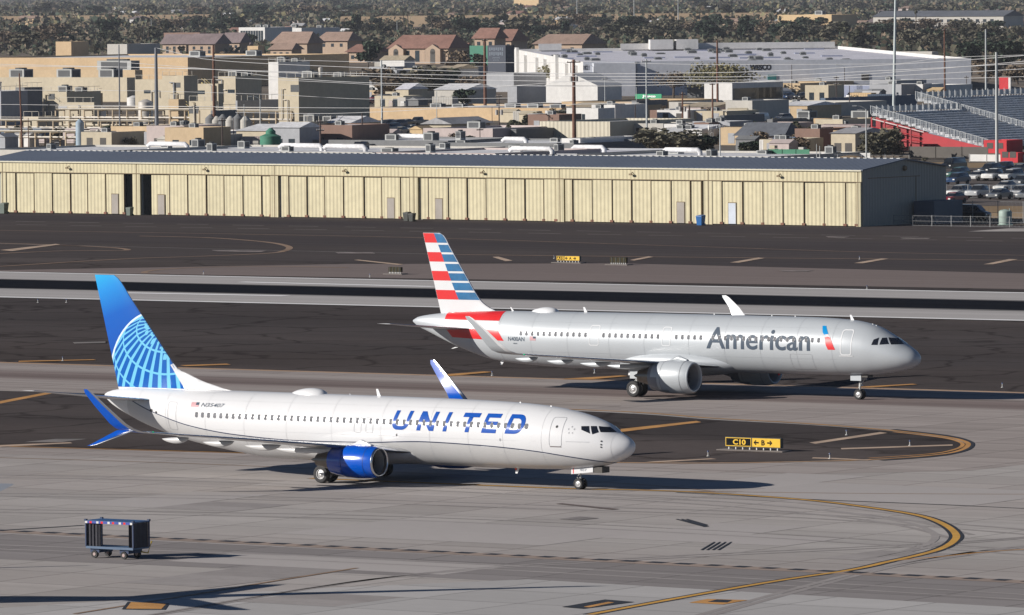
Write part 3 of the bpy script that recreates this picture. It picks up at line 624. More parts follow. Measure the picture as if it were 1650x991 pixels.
    # fin
    if A:
        le = pch([(5.6, 35.9), (5.94, 36.9), (6.2, 37.55), (6.58, 38.15), (7.3, 38.75), (8.4, 39.49), (9.5, 40.24), (10.6, 40.98), (11.66, 41.7), (11.76, 41.95)]); te = pch([(5.6, 41.95), (11.76, 43.55)]); z0, z1 = 5.6, 11.76
    else:
        le = pch([(5.1, 30.2), (5.44, 31.3), (5.85, 32.9), (6.53, 34.75), (7.0, 35.2), (8.3, 36.28), (9.6, 37.37), (11.0, 38.53), (12.3, 39.62), (12.42, 39.85)]); te = pch([(5.1, 39.6), (12.42, 41.45)]); z0, z1 = 5.1, 12.42
    def finhalf(s, z):
        a, b = le(z), te(z); c = b - a; x = max(0, min(1, (s - a) / c)); cc = min(c, 5.6)
        return cc * .105 / 2 * 5 * (0.2969 * x ** .5 - .126 * x - .3516 * x * x + .2843 * x ** 3 - .1036 * x ** 4) * (1.0)
    mb = MB(); rings = []; K = 34
    for i in range(K + 1):
        z = z0 + (z1 - z0) * i / K; a, b = le(z), te(z); c = b - a; cc = min(c, 5.6); up = []; lo = []
        for x, t in zip(AFX, AFT):
            h = cc * .105 * t / 2; up.append((-(a + x * c), h, z)); lo.append((-(a + x * c), -h, z))
        rings.append(up + lo[-2:0:-1])
    mb.loft(rings)
    finm = [pfw if A else fin_gradient(), pw, palu]
    n_ = len(rings[0])
    for i, f in enumerate(mb.f):
        c = [mb.v[j] for j in f]; z = sum(q[2] for q in c) / len(c); s = -sum(q[0] for q in c) / len(c)
        if not A and (z < 5.32 or s < 35.3 and z < 6.9): mb.m[i] = 1
        elif len(f) == 4 and all((j % n_) <= 1 or (j % n_) >= n_ - 1 for j in f): mb.m[i] = 2
    fin = mb.build('fin', finm, root, smooth=50)
    def onfin(off, sd=-1): return lambda x, z: (x, sd * (finhalf(-x, z) + off), z)
    outline = [(-le(z0 + (z1 - z0) * k / 20) - .03, z0 + (z1 - z0) * k / 20) for k in range(21)] + [(-te(z1) + .02, z1 - .02), (-te(z0), z0)]
    for sd in (-1, 1):
        if A:
            bd = pch([(6.2, 40.0), (6.54, 40.17), (7.29, 40.56), (8.88, 41.28), (10.34, 41.89), (11.8, 42.55)])
            rows = [11.76, 11.02, 10.3, 9.58, 8.87, 8.15, 7.43, 6.72]                # red / white bands
            for k in range(0, 7, 2):
                b, a = rows[k], rows[k + 1]; zs = [a + (b - a) * q / 6 for q in range(7)]
                Q = [(te(z) - .02, z - (.02 if z > 11.7 else 0)) for z in zs] + [(bd(z), z - (.02 if z > 11.7 else 0)) for z in zs[::-1]]
                drape('fin_stripe', curve_bm(polys=[[(-p[0], p[1]) for p in Q]]), onfin(.012, sd), pred, fin, .25, .3)
            for k in range(7):
                b, a = rows[k] - (0.0 if k == 0 else .17), rows[k + 1] + (.0 if k % 2 else .0)
                b = rows[k] - .02 if k == 0 else rows[k] - .15; a = rows[k + 1]; zs = [a + (b - a) * q / 6 for q in range(7)]
                Q = [(bd(z), z) for z in zs] + [(le(z) + .09, z) for z in zs[::-1]]
                drape('fin_stripe', curve_bm(polys=[[(-p[0], p[1]) for p in Q]]), onfin(.012, sd), pfb, fin, .25, .3)
        else:
            C0, RG = (-35.9, 5.95), 4.42
            hull = [(-te(5.3) + .0, 5.3), (-te(12) + .0, 12.0), (-le(12) - .07, 12.0), (-le(7.2) - .07, 7.2)]
            Ed = [(hull[0], (te(12) - te(5.3) and (6.7), 0))]
            def fedges():
                a, b = (-te(5.3) + .02, 5.3), (-te(12) + .02, 12.0); E = [(a, (b[1] - a[1], -(b[0] - a[0])))]      # right of TE
                a, b = (-le(7.2) - .06, 7.2), (-le(12) - .06, 12.0); E.append((a, (-(b[1] - a[1]), (b[0] - a[0]))))   # left of LE line
                a, b = (-le(7.2) - .06, 7.2), (-34.15, 5.33); E.append((a, ((b[1] - a[1]), -(b[0] - a[0]))))
                E.append(((0, 5.33), (0, 1))); return E
            FE = fedges()
            drape('dorsal_fin_paint', curve_bm(polys=[[(-35.35, 6.8), (-34.15, 5.3), (-30.6, 5.3), (-31.6, 5.47), (-32.9, 5.83), (-34.0, 6.25), (-34.75, 6.5), (-35.15, 6.9)]]), lambda x, z, sd=sd: (x, sd * (max(finhalf(-x, z), finhalf(-x - .2, z), .03) + .018), z), pw, fin, .2, .15)
            disc = clip_poly([(C0[0] + RG * math.cos(2 * math.pi * k / 90), C0[1] + RG * math.sin(2 * math.pi * k / 90)) for k in range(90)], FE)
            drape('globe', curve_bm(polys=[disc]), onfin(.010, sd), pltb, fin, .3, .3)
            # a white rim arc
            rim = []
            for k in range(60):
                a0, a1 = 2 * math.pi * k / 60, 2 * math.pi * (k + 1) / 60
                rim.append(clip_poly([(C0[0] + r * math.cos(a), C0[1] + r * math.sin(a)) for r, a in ((RG, a0), (RG, a1), (RG - .13, a1), (RG - .13, a0))], FE))
            drape('globe_rim', polys_bm(rim), onfin(.016, sd), mat('globe_rim_paint', (.62, .76, .86), .3, coat=.4), fin, .3, .3)
            # meridian / parallel cells of a sphere whose pole leans towards the nose and the viewer
            pz = Vector((0.02, .60, .80)).normalized()                       # (right, towards viewer, up)
            px_ = Vector((1, 0, 0)); px_ = (px_ - pz * px_.dot(pz)).normalized(); py_ = pz.cross(px_)
            cells = []
            def sp(la, lo):
                d = pz * math.sin(la) + (px_ * math.cos(lo) + py_ * math.sin(lo)) * math.cos(la); return d
            for i in range(-4, 5):
                l0, l1 = R(i * 19 + 3.2), R(i * 19 + 20.4)
                for j in range(30):
                    m0, m1 = R(j * 12 + 2.0), R(j * 12 + 9.2)
                    q = [sp(l0, m0), sp(l0, (m0 + m1) / 2), sp(l0, m1), sp(l1, m1), sp(l1, (m0 + m1) / 2), sp(l1, m0)]
                    if min(d.y for d in q) < .04: continue
                    cells.append(clip_poly([(C0[0] + (RG - .1) * d.x, C0[1] + (RG - .1) * d.z) for d in q], FE))
            drape('globe_grid', polys_bm([c for c in cells if len(c) > 2]), onfin(.016, sd), pdkb, fin, .5, .5)
    # stabilisers, wings, engines, gears
    for sd in (-1, 1):
        if A: surf('stabiliser', [(37.9, .3, 4.45, 4.4, .11, .1), (38.6, 1.1, 4.58, 4.0, .1, .1), (42.0, 6.1, 5.1, 1.7, .09, .1), (42.35, 6.25, 5.12, 1.2, .06, .1)], sd, [pgrey, palu], root, 1)
        else: surf('stabiliser', [(35.9, .2, 4.5, 4.3, .11, .12), (36.5, .9, 4.62, 3.9, .1, .12), (40.35, 7.0, 5.38, 1.5, .09, .12), (40.7, 7.18, 5.4, 1.0, .06, .12)], sd, [pgrey, palu], root, 1)
        if A:
            W = [(15.6, .3, 2.15, 8.4, .12, .09), (16.3, 2.0, 2.3, 6.9, .13, .09), (18.6, 6.4, 2.72, 4.5, .12, .09), (21.3, 11.5, 3.22, 3.05, .11, .09), (23.75, 16.2, 3.7, 1.8, .11, .09)]
            WL = [(23.75, 16.2, 3.7, 1.8, .11, .09), (24.1, 16.75, 3.8, 1.65, .1, .35), (24.5, 17.15, 4.0, 1.55, .095, .8), (24.95, 17.4, 4.4, 1.4, .09, 1.15), (26.2, 17.75, 5.6, .95, .08, 1.35), (27.2, 17.88, 6.35, .6, .08, 1.4), (27.5, 17.9, 6.5, .35, .07, 1.4)]
        else:
            W = [(14.6, .3, 1.85, 9.4, .12, .1), (15.9, 1.9, 2.05, 7.4, .13, .1), (18.0, 5.6, 2.5, 4.7, .125, .1), (20.9, 11, 3.15, 3.2, .115, .1), (24.05, 16.6, 3.8, 1.7, .11, .1)]
            WL = [(24.05, 16.6, 3.8, 1.7, .11, .1), (24.35, 17.0, 3.88, 1.6, .1, .35), (24.75, 17.3, 4.05, 1.45, .09, .85), (25.2, 17.5, 4.35, 1.3, .085, 1.15), (26.5, 17.75, 5.4, .95, .08, 1.3), (27.4, 17.9, 6.15, .65, .08, 1.35), (27.75, 17.95, 6.4, .35, .07, 1.35)]
            SC = [(24.9, 17.15, 3.92, 1.3, .09, -.6), (25.7, 17.5, 3.6, 1.0, .09, -.8), (27.2, 17.95, 3.05, .45, .08, -.85), (27.6, 18.0, 2.98, .25, .07, -.85)]
        wing = surf('wing', W, sd, [pgrey, palu], root, 1, camber=.012)
        surf('winglet', WL, sd, [psil if A else pwlet, plinew if A else palu], wing, 1)
        if not A: surf('lower_winglet', SC, sd, [pwlet, palu], wing, 1)
        mb = MB(); mb.lathe([(-.06, .001), (-.03, .05), (.05, .06), (.1, .001)], 'x', (-(W[-1][0] + .05), sd * 16.3, W[-1][2]), 8)
        mb.build('navigation_light', pgrn if sd < 0 else pbeac, wing, smooth=60)
        # flap track fairings
        for yy in ((4.3, 7.6, 10.9, 14.0) if A else (3.9, 7.0, 10.2, 13.2)):
            k = max(i for i in range(len(W)) if W[i][1] <= yy); a, b = W[k], W[min(k + 1, len(W) - 1)]; t = (yy - a[1]) / (b[1] - a[1])
            s0, ch, zz = a[0] + t * (b[0] - a[0]), a[3] + t * (b[3] - a[3]), a[2] + t * (b[2] - a[2]); ln = 1.0 + ch * .42; c0 = s0 + ch * .62
            mb = MB(); rings = []
            for q in range(13):
                u = q / 12; e = max(.02, math.sin(math.pi * u ** .8) ** .7); rings.append([(-(c0 + ln * u), sd * yy + .15 * e * math.cos(2 * math.pi * j / 16), zz - .1 - .14 * e - .12 * u + .2 * e * math.sin(2 * math.pi * j / 16)) for j in range(16)])
            mb.loft(rings); mb.build('flap_track_fairing', psil if A else pbelly, wing, smooth=60)
        # engine
        ey, ez, s0, r = (5.75, 1.68, 15.75, 1.19) if A else (4.83, 1.56, 15.5, .96)
        mb = MB()
        if A: cowl = [(-.12, r * .93), (-.35, r * .985), (-.9, r * 1.035), (-1.8, r * 1.04), (-2.6, r * .99), (-3.2, r * .9), (-3.5, r * .84), (-3.5, r * .8), (-3.0, r * .8)]
        else: cowl = [(-.12, r * .94), (-.35, r * 1.0), (-.9, r * 1.06), (-1.6, r * 1.08), (-2.4, r * 1.03), (-3.1, r * .92), (-3.5, r * .84), (-3.5, r * .79), (-3.0, r * .78)]
        mb.lathe(cowl, 'x', (-s0, sd * ey, ez), 56)
        if A:
            for i, f in enumerate(mb.f):
                c = [mb.v[j] for j in f]; x = -sum(q[0] for q in c) / 4 - s0; z = sum(q[2] for q in c) / 4 - ez
                if x > 2.75 - .9 * (z / r) ** 2 * (1 if z < 0 else -.2) + (.35 if z > 0 else 0): mb.m[i] = 1
        eng = mb.build('engine', [psil if A else pblue, mat('reverser_grey_paint', (.2, .215, .25), .35, coat=.3)], root, smooth=50)
        for xs_, rs_ in ((.62, 1.02 if A else 1.035), (2.3, 1.015 if A else 1.04)):
            m2 = MB(); m2.lathe([(-xs_, r * rs_ + .004), (-xs_ - .03, r * rs_ + .012), (-xs_ - .05, r * rs_ + .0)], 'x', (-s0, sd * ey, ez), 56); m2.build('cowl_seam', mat('cowl_seam_silver', (.3, .32, .34), .5) if A else mat('cowl_seam_blue', (0, .04, .25), .5), eng, smooth=60)
        mb = MB(); lip = []
        for k in range(11): a = math.pi * k / 10; lip.append((-.12 + .12 * math.sin(a), r * (.865 + .065 * math.cos(a)) if not A else r * (.865 + .065 * math.cos(a))))
        mb.lathe([(-.13, r * .93)] + lip + [(-.14, r * .8), (-.25, r * .785)], 'x', (-s0, sd * ey, ez), 56); mb.build('inlet_lip', palu if not A else psil, eng, smooth=60)
        mb = MB(); mb.lathe([(-.25, r * .785), (-.6, r * .77), (-1.1, r * .79)], 'x', (-s0, sd * ey, ez), 40); mb.build('inlet_duct', pduct, eng, smooth=60)
        mb = MB(); nb = 18 if A else 24
        for k in range(nb):
            a = 2 * math.pi * k / nb; da = 2 * math.pi / nb * .9; pts = []
            for rr_, tw in ((.25, .9), (.5, .7), (.775, .4)):
                for q in (-.5, .5): pts.append((-s0 - .95 - q * .22 * tw, sd * ey + r * rr_ * math.cos(a + q * da), ez + r * rr_ * math.sin(a + q * da)))
            mb.add(pts, [(0, 1, 3, 2), (2, 3, 5, 4)])
        mb.lathe([(-1.02, .001), (-1.02, r * .78)], 'x', (-s0, sd * ey, ez), 24)
        mb.build('fan', pfan, eng)
        mb = MB(); mb.lathe([(-.55, .001), (-.62, r * .1), (-.8, r * .2), (-1.0, r * .26)], 'x', (-s0, sd * ey, ez), 20); mb.build('spinner', pdark, eng, smooth=60)
        mb = MB(); mb.lathe([(-3.0, r * .66), (-3.6, r * .62), (-4.3, r * .46), (-4.75, r * .38), (-4.7, r * .33), (-4.4, r * .33), (-4.4, r * .28), (-5.1, r * .1), (-5.3, .001)], 'x', (-s0, sd * ey, ez), 36); mb.build('exhaust_nozzle', pcore, eng, smooth=50)
        mb = MB(); zt = ez + r * 1.0; wz = W[1][2] + .3
        prof = [(.6, zt - .08, zt + .1), (1.4, zt, zt + .38), (2.6, zt - .15, wz + .0), (4.4, ez + r * .45, wz - .05), (6.4, wz - .4, wz - .1)]
        mb.loft([[(-(s0 + a), sd * ey - hw, z_) for hw, z_ in ((.14, b), (.19, (b + c) / 2), (.12, c))] + [(-(s0 + a), sd * ey + hw, z_) for hw, z_ in ((.12, c), (.19, (b + c) / 2), (.14, b))] for a, b, c in prof])
        mb.build('engine_pylon', psil if A else pw, root, smooth=50)
        # main gear
        gs, gy, wr, ww, zt = (21.97, 3.8, .6, .42, 2.3) if A else (21.1, 2.86, .56, .4, 1.9)
        mb = MB(); mb.tube([(-gs, sd * gy, zt + .3), (-gs, sd * gy, 1.25)], .13, 12); mb.tube([(-gs, sd * gy, 1.3), (-gs, sd * gy, wr)], .085, 12)
        mb.tube([(-gs, sd * (gy - .46), wr), (-gs, sd * (gy + .46), wr)], .08, 10); mb.tube([(-gs, sd * gy, 1.35), (-gs + .1, sd * (gy - 1.6), zt - .1)], .06, 8)
        mb.tube([(-gs - .06, sd * gy, 1.3), (-gs - .42, sd * gy, 1.0), (-gs - .1, sd * gy, wr + .1)], .045, 6); mb.tube([(-gs, sd * gy, 1.5), (-gs + .75, sd * (gy - .1), zt)], .05, 8)
        g = mb.build('main_gear', pgear, root, smooth=40)
        mb = MB(); mb.box(-gs - .5, -gs + .45, sd * (gy + .2) - .02, sd * (gy + .2) + .02, 1.35, zt + .15); mb.build('gear_door', psil if A else pbelly, g)
        for q in (-1, 1): wheel(root, gs, sd * (gy + q * .43), wr, ww)
    mb = MB(); gs = 21.6 if A else 20.9; mb.box(-gs - 1.2, -gs + 1.0, -2.4, 2.4, (1.35 if A else 1.0), 2.1); mb.build('wheel_well', phyd, root)
    # nose gear
    gs, wr = (5.08, .38) if A else (3.97, .34)
    mb = MB(); mb.tube([(-gs + .12, 0, 2.0), (-gs, 0, .95)], .085, 12); mb.tube([(-gs, 0, 1.0), (-gs, 0, wr)], .055, 10); mb.tube([(-gs, -.26, wr), (-gs, .26, wr)], .05, 8)
    mb.tube([(-gs + .05, 0, 1.1), (-gs + .75, 0, bot(gs - .8) + .05)], .04, 8); mb.tube([(-gs - .05, 0, .95), (-gs - .25, 0, .72), (-gs, 0, .5)], .03, 6); mb.box(-gs + .02, -gs + .14, -.2, .2, .98, 1.12)
    g = mb.build('nose_gear', pgear, root, smooth=40)
    for q in (-1, 1): wheel(root, gs, q * .2, wr, .2)
    mb = MB()
    if A:
        for q in (-1, 1): mb.box(-gs - .55, -gs + .35, q * .42 - .015, q * .42 + .015, 1.4, 1.85)
    else:
        for q in (-1, 1): mb.add([(-4.35, q * .42 - .02, .93), (-4.35, q * .42 + .02, .93), (-2.75, q * .42 + .02, 1.1), (-2.75, q * .42 - .02, 1.1), (-4.35, q * .42 - .02, 1.32), (-4.35, q * .42 + .02, 1.32), (-2.75, q * .42 + .02, 1.46), (-2.75, q * .42 - .02, 1.46)], [(0, 1, 2, 3), (4, 7, 6, 5), (0, 4, 5, 1), (1, 5, 6, 2), (2, 6, 7, 3), (3, 7, 4, 0)])
    gd = mb.build('nose_gear_door', psil if A else pw, root)
    if not A:
        text_flat('door_number', '407', ptit, gd, -3.72, -3.2, 1.14, 1.28, -.445)
        m2 = MB(); m2.box(-4.22, -4.16, -.446, -.444, .97, 1.33); m2.build('red_band', pred, gd)
        m2 = MB(); m2.box(-2.75, -2.1, -.4, .4, 1.06, 1.42); m2.build('wheel_well', phyd, root)
    else:
        m2 = MB(); m2.box(-5.5, -4.2, -.4, .4, 1.66, 1.95); m2.build('wheel_well', phyd, root)
    mb = MB(); mb.lathe([(0, .06), (.06, .05), (.1, .001)], 'y', (-gs + .1, -.18, 1.05), 10); mb.lathe([(0, .06), (.06, .05), (.1, .001)], 'y', (-gs + .1, .1, 1.05), 10); mb.build('taxi_light', plinew, g)
    # antennas, radome bump, beacons, wipers
    def blade(s, z, h, c, m, sweep=.25, dn=1):
        mb = MB(); mb.add([(-(s), -.02, z), (-(s), .02, z), (-(s + c), .01, z), (-(s + c), -.01, z), (-(s + sweep), -.012, z + h * dn), (-(s + sweep), .012, z + h * dn), (-(s + sweep + c * .5), .008, z + h * dn), (-(s + sweep + c * .5), -.008, z + h * dn)], [(0, 1, 2, 3), (4, 7, 6, 5), (0, 4, 5, 1), (1, 5, 6, 2), (2, 6, 7, 3), (3, 7, 4, 0)]); mb.build('antenna', m, root)
    def bump(s0, s1, h, w):
        mb = MB(); rings = []
        for k in range(15):
            u = k / 14; e = max(.02, math.sin(math.pi * u ** .75) ** .55); s = s0 + (s1 - s0) * u
            rings.append([(-s, w * e * math.cos(math.pi * j / 12), top(s) - .12 + (h + .12) * e * math.sin(math.pi * j / 12)) for j in range(13)])
        mb.loft(rings); mb.build('satcom_radome', pw if not A else plinew, root, smooth=60)
    if A:
        bump(31.3, 33.8, .32, .55); blade(5.5, 5.78, .42, .3, plinew); blade(28.7, 5.93, .42, .3, plinew); blade(35.3, 5.93, .3, .2, plinew); blade(17.5, 5.98, .1, .1, plinew, .05)
        blade(24.8, 1.72, .4, .3, plinew, .2, -1); blade(36.2, 2.15, .3, .35, plinew, .25, -1); blade(40.4, 3.1, .12, .3, plinew, .5, -1)
        for s in (3.6, 3.9, 10.5, 12.5): blade(s, top(s) - .03, .09, .12, plinew, .04)
    else:
        bump(23.1, 25.9, .34, .55); blade(18.9, 5.2, .5, .3, plinew); blade(21.2, 5.24, .12, .12, pline, .1); blade(8.3, 5.1, .1, .15, plinew, .05); blade(6.0, 4.93, .1, .2, plinew, .05)
        blade(8.5, 1.12, .32, .28, plinew, .15, -1)
    mb = MB(); mb.lathe([(0, .09), (-.08, .08), (-.14, .001)], 'z', (-8.75 if not A else -12.0, 0, bot(9)), 12); mb.build('beacon', pbeac, root, smooth=60)
    return root
CHEAT = [(.6, 1.5), (.85, 1.6), (2.2, 1.85), (3.5, 2.03), (6.5, 2.38), (10, 2.58), (14.4, 2.68), (19, 2.5), (24, 2.45), (29, 2.68), (32.75, 3.1), (35.7, 3.76), (37.2, 4.2), (38.6, 4.72), (39.2, 4.9)]
uni = airliner('U', (7.313, 424.574, 0.052), -.6137, 'white airliner with a blue globe fin and blue engines, nearest the viewer')
ame = airliner('A', (29.688, 512.264, 0.055), -.5802, 'silver airliner with a red, white and blue striped fin, taxiing behind the white one')
# ------------------------------------------------------------------ hangar row
H_TH = 0.64
def local_u(C, D, px): return along(C, D, px, 400)
HC = G(1388, 366); HU = Vector((math.cos(H_TH), -math.sin(H_TH), 0)); HV = Vector((math.sin(H_TH), math.cos(H_TH), 0))
Hh = height(HC, 275.5); Hd = along(HC, HV, 1525, 80); Hl = along(HC, -HU, -30)
mhw = mat('hangar_cream_metal', (0.51, 0.455, 0.295), 0.6, var=0.07, scale=0.15, speck=.04, rib=(0.6,)); mhd = mat('hangar_door_cream', (0.53, 0.475, 0.31), 0.6, var=0.08, scale=0.12, speck=.05, rib=(0.6,))
mhr = mat('hangar_blue_grey_roof', (0.105, 0.125, 0.165), 0.55, var=0.08, scale=0.08, rib=(0.8,)); mseam = mat('door_seam_dark', (0.2, 0.15, 0.09), 0.8)
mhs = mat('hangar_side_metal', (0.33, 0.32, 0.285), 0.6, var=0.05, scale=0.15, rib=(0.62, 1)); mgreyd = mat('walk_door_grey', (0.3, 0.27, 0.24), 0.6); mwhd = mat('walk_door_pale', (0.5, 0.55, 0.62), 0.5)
mdark = mat('interior_shade', (0.004, 0.005, 0.006), 1.0, spec=0); mrust = mat('rust_bracket', (0.2, 0.09, 0.06), 0.8, var=0.3)
hg = thing('hangar', 'long cream metal hangar row with tall sliding doors and a low blue-grey roof', 'hangar', HC, -H_TH)
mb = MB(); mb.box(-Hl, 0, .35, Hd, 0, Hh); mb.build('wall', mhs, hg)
hx = lambda px: -local_u(HC, -HU, px)
cols = [5, 221, 443, 668, 903, 1142, 1388]
zd = Hh - 1.35
mb = MB(); mb.box(-Hl, .02, 0.0, .35, zd, Hh - .02); mb.build('fascia', mhw, hg)
for c in cols[:-1] + [1383]:
    x = hx(c); mb = MB(); mb.box(x - (.75 if c not in (5, 1383) else .3), x + (.55 if c != 1383 else .35), .0, .35, 0, zd - .003); mb.box(x - .09, x + .0, -.03, .0, 0, Hh - .1, 1); mb.build('column', [mhw, mseam], hg)
mb = MB(); mb.box(-Hl, 0, -.08, .0, zd - .09, zd); mb.build('door_rail', mseam, hg)
mb = MB(); mb.box(-Hl - .1, .12, -.22, .12, Hh - .06, Hh + .1); mb.build('gutter', mat('cream_gutter', (.6, .56, .42), .5), hg)
pan = [[25, 55, 84, 113, 141, 170, 200], [243, 273, 302, 332, 361, 391, 421, 436], [453, 465, 494, 523, 553, 586, 615, 645, 660], [677, 690, 722, 752, 783, 814, 845, 876, 896], [910, 922, 954, 986, 1017, 1049, 1081, 1112, 1130], [1147, 1163, 1196, 1229, 1261, 1295, 1328, 1362, 1380]]
pan[0] = [8] + pan[0]
k = 0
for row in pan:
    for a, b in zip(row[:-1], row[1:]):
        x0, x1 = hx(a) + .05, hx(b) - .05; k += 1; yy = .06 + .05 * (k % 3)
        mb = MB(); mb.box(x0, x1, yy, yy + .12, .12, zd - .02 - (.2 if k % 4 == 0 else 0)); pd = mb.build('sliding_door', mhd, hg)
        mb = MB(); mb.box(x1 + .02, x1 + .08, -.012, yy + .1, .1, zd - .1); mb.box(x1 - .22, x1 + .25, yy - .12, yy - .02, .1, .38, 1); mb.build('door_seam', [mseam, mrust], pd)
for a, b in ((201, 214), (229, 243)):
    mb = MB(); mb.box(hx(a), hx(b), .3, .345, 0, zd - .03); mb.build('open_gap_shade', mdark, hg)  # black panel: the shade inside the open doors is put into its colour
for px, m in ((185, mgreyd), (259.5, mgreyd), (629.5, mgreyd), (707, mgreyd), (1096.5, mgreyd), (1179.5, mwhd)):
    x = hx(px); mb = MB(); mb.box(x - .55, x + .55, .015, .055, .15, 2.75); mb.box(x - .62, x + .62, .022, .05, .15, 2.85, 1); mb.build('walk_door', [m, mseam], hg)
for px in (112, 333, 558, 780, 1020, 1258):
    x = hx(px); mb = MB(); mb.box(x - .25, x + .2, -.5, -.3, zd + .5, zd + .72); mb.tube([(x, 0, zd + .9), (x, -.4, zd + .7)], .05, 6); mb.build('flood_light', mseam, hg)
mb = MB(); rz = Hh + 1.15; e = .5
mb.add([(-Hl, -e + .35, Hh + .03), (.35, -e + .35, Hh + .03), (.35, Hd / 2, rz), (-Hl, Hd / 2, rz), (.35, Hd + e - .3, Hh + .03), (-Hl, Hd + e - .3, Hh + .03),
        (-Hl, -e + .35, Hh + .18), (.35, -e + .35, Hh + .18), (.35, Hd / 2, rz + .15), (-Hl, Hd / 2, rz + .15), (.35, Hd + e - .3, Hh + .18), (-Hl, Hd + e - .3, Hh + .18)],
       [(0, 1, 2, 3), (3, 2, 4, 5), (6, 9, 8, 7), (9, 11, 10, 8), (0, 6, 7, 1), (1, 7, 8, 2), (2, 8, 10, 4), (4, 10, 11, 5), (5, 11, 9, 3), (3, 9, 6, 0)]); mb.build('roof', mhr, hg)
mb = MB(); n = 0; x = -Hl
while x < 0: mb.box(x, x + .5, Hd / 2 - .18, Hd / 2 + .18, rz + .13, rz + .2); x += 1.0
mb.build('ridge_vent', mat('ridge_cap', (.62, .62, .6), .5), hg)
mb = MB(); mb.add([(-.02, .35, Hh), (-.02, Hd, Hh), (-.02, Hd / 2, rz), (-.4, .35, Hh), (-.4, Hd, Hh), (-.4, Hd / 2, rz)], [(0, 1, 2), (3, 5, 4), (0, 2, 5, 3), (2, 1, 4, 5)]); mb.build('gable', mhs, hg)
mb = MB(); mb.box(.0, .04, 1.5, Hd - 6, Hh - 1.0, Hh - .92); mb.box(.0, .04, Hd - 7, Hd - 6.9, 2.6, Hh - .92); mb.build('side_trim', mseam, hg)
mb = MB(); mb.lathe([(0, .35), (.3, .3), (.35, .001)], 'x', (.02, Hd / 2, Hh + .1), 12); mb.build('flood_light', mseam, hg)
# the utility lean-to at the east end
mbc = MB(); mbc.box(0, 3, 0, 6.5, 0, 2.9); P = HC + HV * (Hd - 8) + HU * .4
o = mbc.build('utility_shed', mat('shed_blue_grey', (.08, .11, .15), .6, var=.1), None, loc=P, rz=-H_TH); tag(o, 'low blue-grey utility shed against the shaded end of the hangar', 'shed')

# ------------------------------------------------------------------ generic buildings of the street grid
BN = 0
m_ac = mat('rooftop_unit_grey', (.36, .37, .36), .6, var=.15, scale=1.5); m_acd = mat('rooftop_unit_grille', (.07, .075, .08), .7); mglass = mat('building_glass', (.03, .04, .05), .15, var=.2); mbay = mat('bay_door_shadowed', (.06, .055, .05), .7, var=.2)
_acm = None
def acmesh():
    global _acm
    if _acm is None:
        mb = MB(); mb.box(-.5, .5, -.5, .5, 0, .85); mb.box(-.38, .38, -.515, -.5, .2, .75, 1); mb.box(.5, .515, -.38, .38, .2, .75, 1); mb.lathe([(.85, .34), (.98, .34), (.98, .28), (.9, .001)], 'z', (0, 0, 0), 14, 1)
        o = mb.build('air_conditioner', [m_ac, m_acd]); _acm = o.data; bpy.data.objects.remove(o)
    return _acm
def ac(B, x, y, w=3, d=2, h=1.8, name='air_conditioner'):
    o = bpy.data.objects.new(name, acmesh()); COL.objects.link(o); o.parent = B['root']; o.location = (x, y, B['rz']); o.scale = (w, d, h); return o
def bld(name, label, px0, px1, px2, pyb, pyt, wall, roof, cat='building', group=None, par=.5, th=TH, depth=None, a=None, h=None, flat=True):
    C = G(px1, pyb); U = Vector((math.cos(th), -math.sin(th), 0)); V = Vector((math.sin(th), math.cos(th), 0))
    a = a or along(C, -U, px0, 400); b = depth or along(C, V, px2, 400); h = h or height(C, pyt)
    root = thing(name, label, cat, C, -th, group)
    mb = MB()
    if flat:
        r = h - par; t = .35; mb.box(-a, 0, 0, b, 0, r)
        mb.box(-a, 0, 0, t, r, h); mb.box(-a, 0, b - t, b, r, h); mb.box(-a, -a + t, t, b - t, r, h); mb.box(-t, 0, t, b - t, r, h)
        mb.build('wall', wall, root); mb = MB(); mb.box(-a + t, -t, t, b - t, r + .003, r + .08); mb.build('roof', roof, root)
    else: r = h; mb.box(-a, 0, 0, b, 0, h); mb.build('wall', wall, root)
    return dict(root=root, a=a, b=b, h=h, rz=(h - par + .08) if flat else h, C=C)
def gable(B, roof, rise, axis='x', over=.6, hip=0.0, name='roof'):   # ridge along local x (or y)
    a, b, h = B['a'], B['b'], B['h']; e = over; t = .25; mb = MB()
    if axis == 'x':
        q = hip * b / 2; base = [(-a - e, -e), (e, -e), (e, b + e), (-a - e, b + e)]; ridge = [(-a - e + q, b / 2), (e - q, b / 2)]
        vs = [(x, y, h) for x, y in base] + [(x, y, h + rise) for x, y in ridge]; fs = [(0, 1, 5, 4), (2, 3, 4, 5), (1, 2, 5), (3, 0, 4), (3, 2, 1, 0)]
    else:
        q = hip * a / 2; base = [(-a - e, -e), (e, -e), (e, b + e), (-a - e, b + e)]; ridge = [(-a / 2, -e + q), (-a / 2, b + e - q)]
        vs = [(x, y, h) for x, y in base] + [(x, y, h + rise) for x, y in ridge]; fs = [(0, 1, 4), (1, 2, 5, 4), (2, 3, 5), (3, 0, 4, 5), (3, 2, 1, 0)]
    mb.add(vs, fs)
    o = mb.build(name, roof, B['root'])
    if hip == 0 and rise > .6:                       # wall-coloured gable ends, just proud of the roof ends
        pass
    return o
def wins(B, face, n, w, z0, z1, m=None, name='window', x0=.06, x1=.94, out=.04):
    L = B['a'] if face == 'f' else B['b']; m = m or mglass
    for i in range(n):
        c = L * (x0 + (x1 - x0) * ((i + .5) / n)); mb = MB()
        if face == 'f': mb.box(-c - w / 2, -c + w / 2, -out, .02, z0, z1)
        else: mb.box(-.02, out, c - w / 2, c + w / 2, z0, z1)
        mb.build(name, m, B['root'])
W = {}
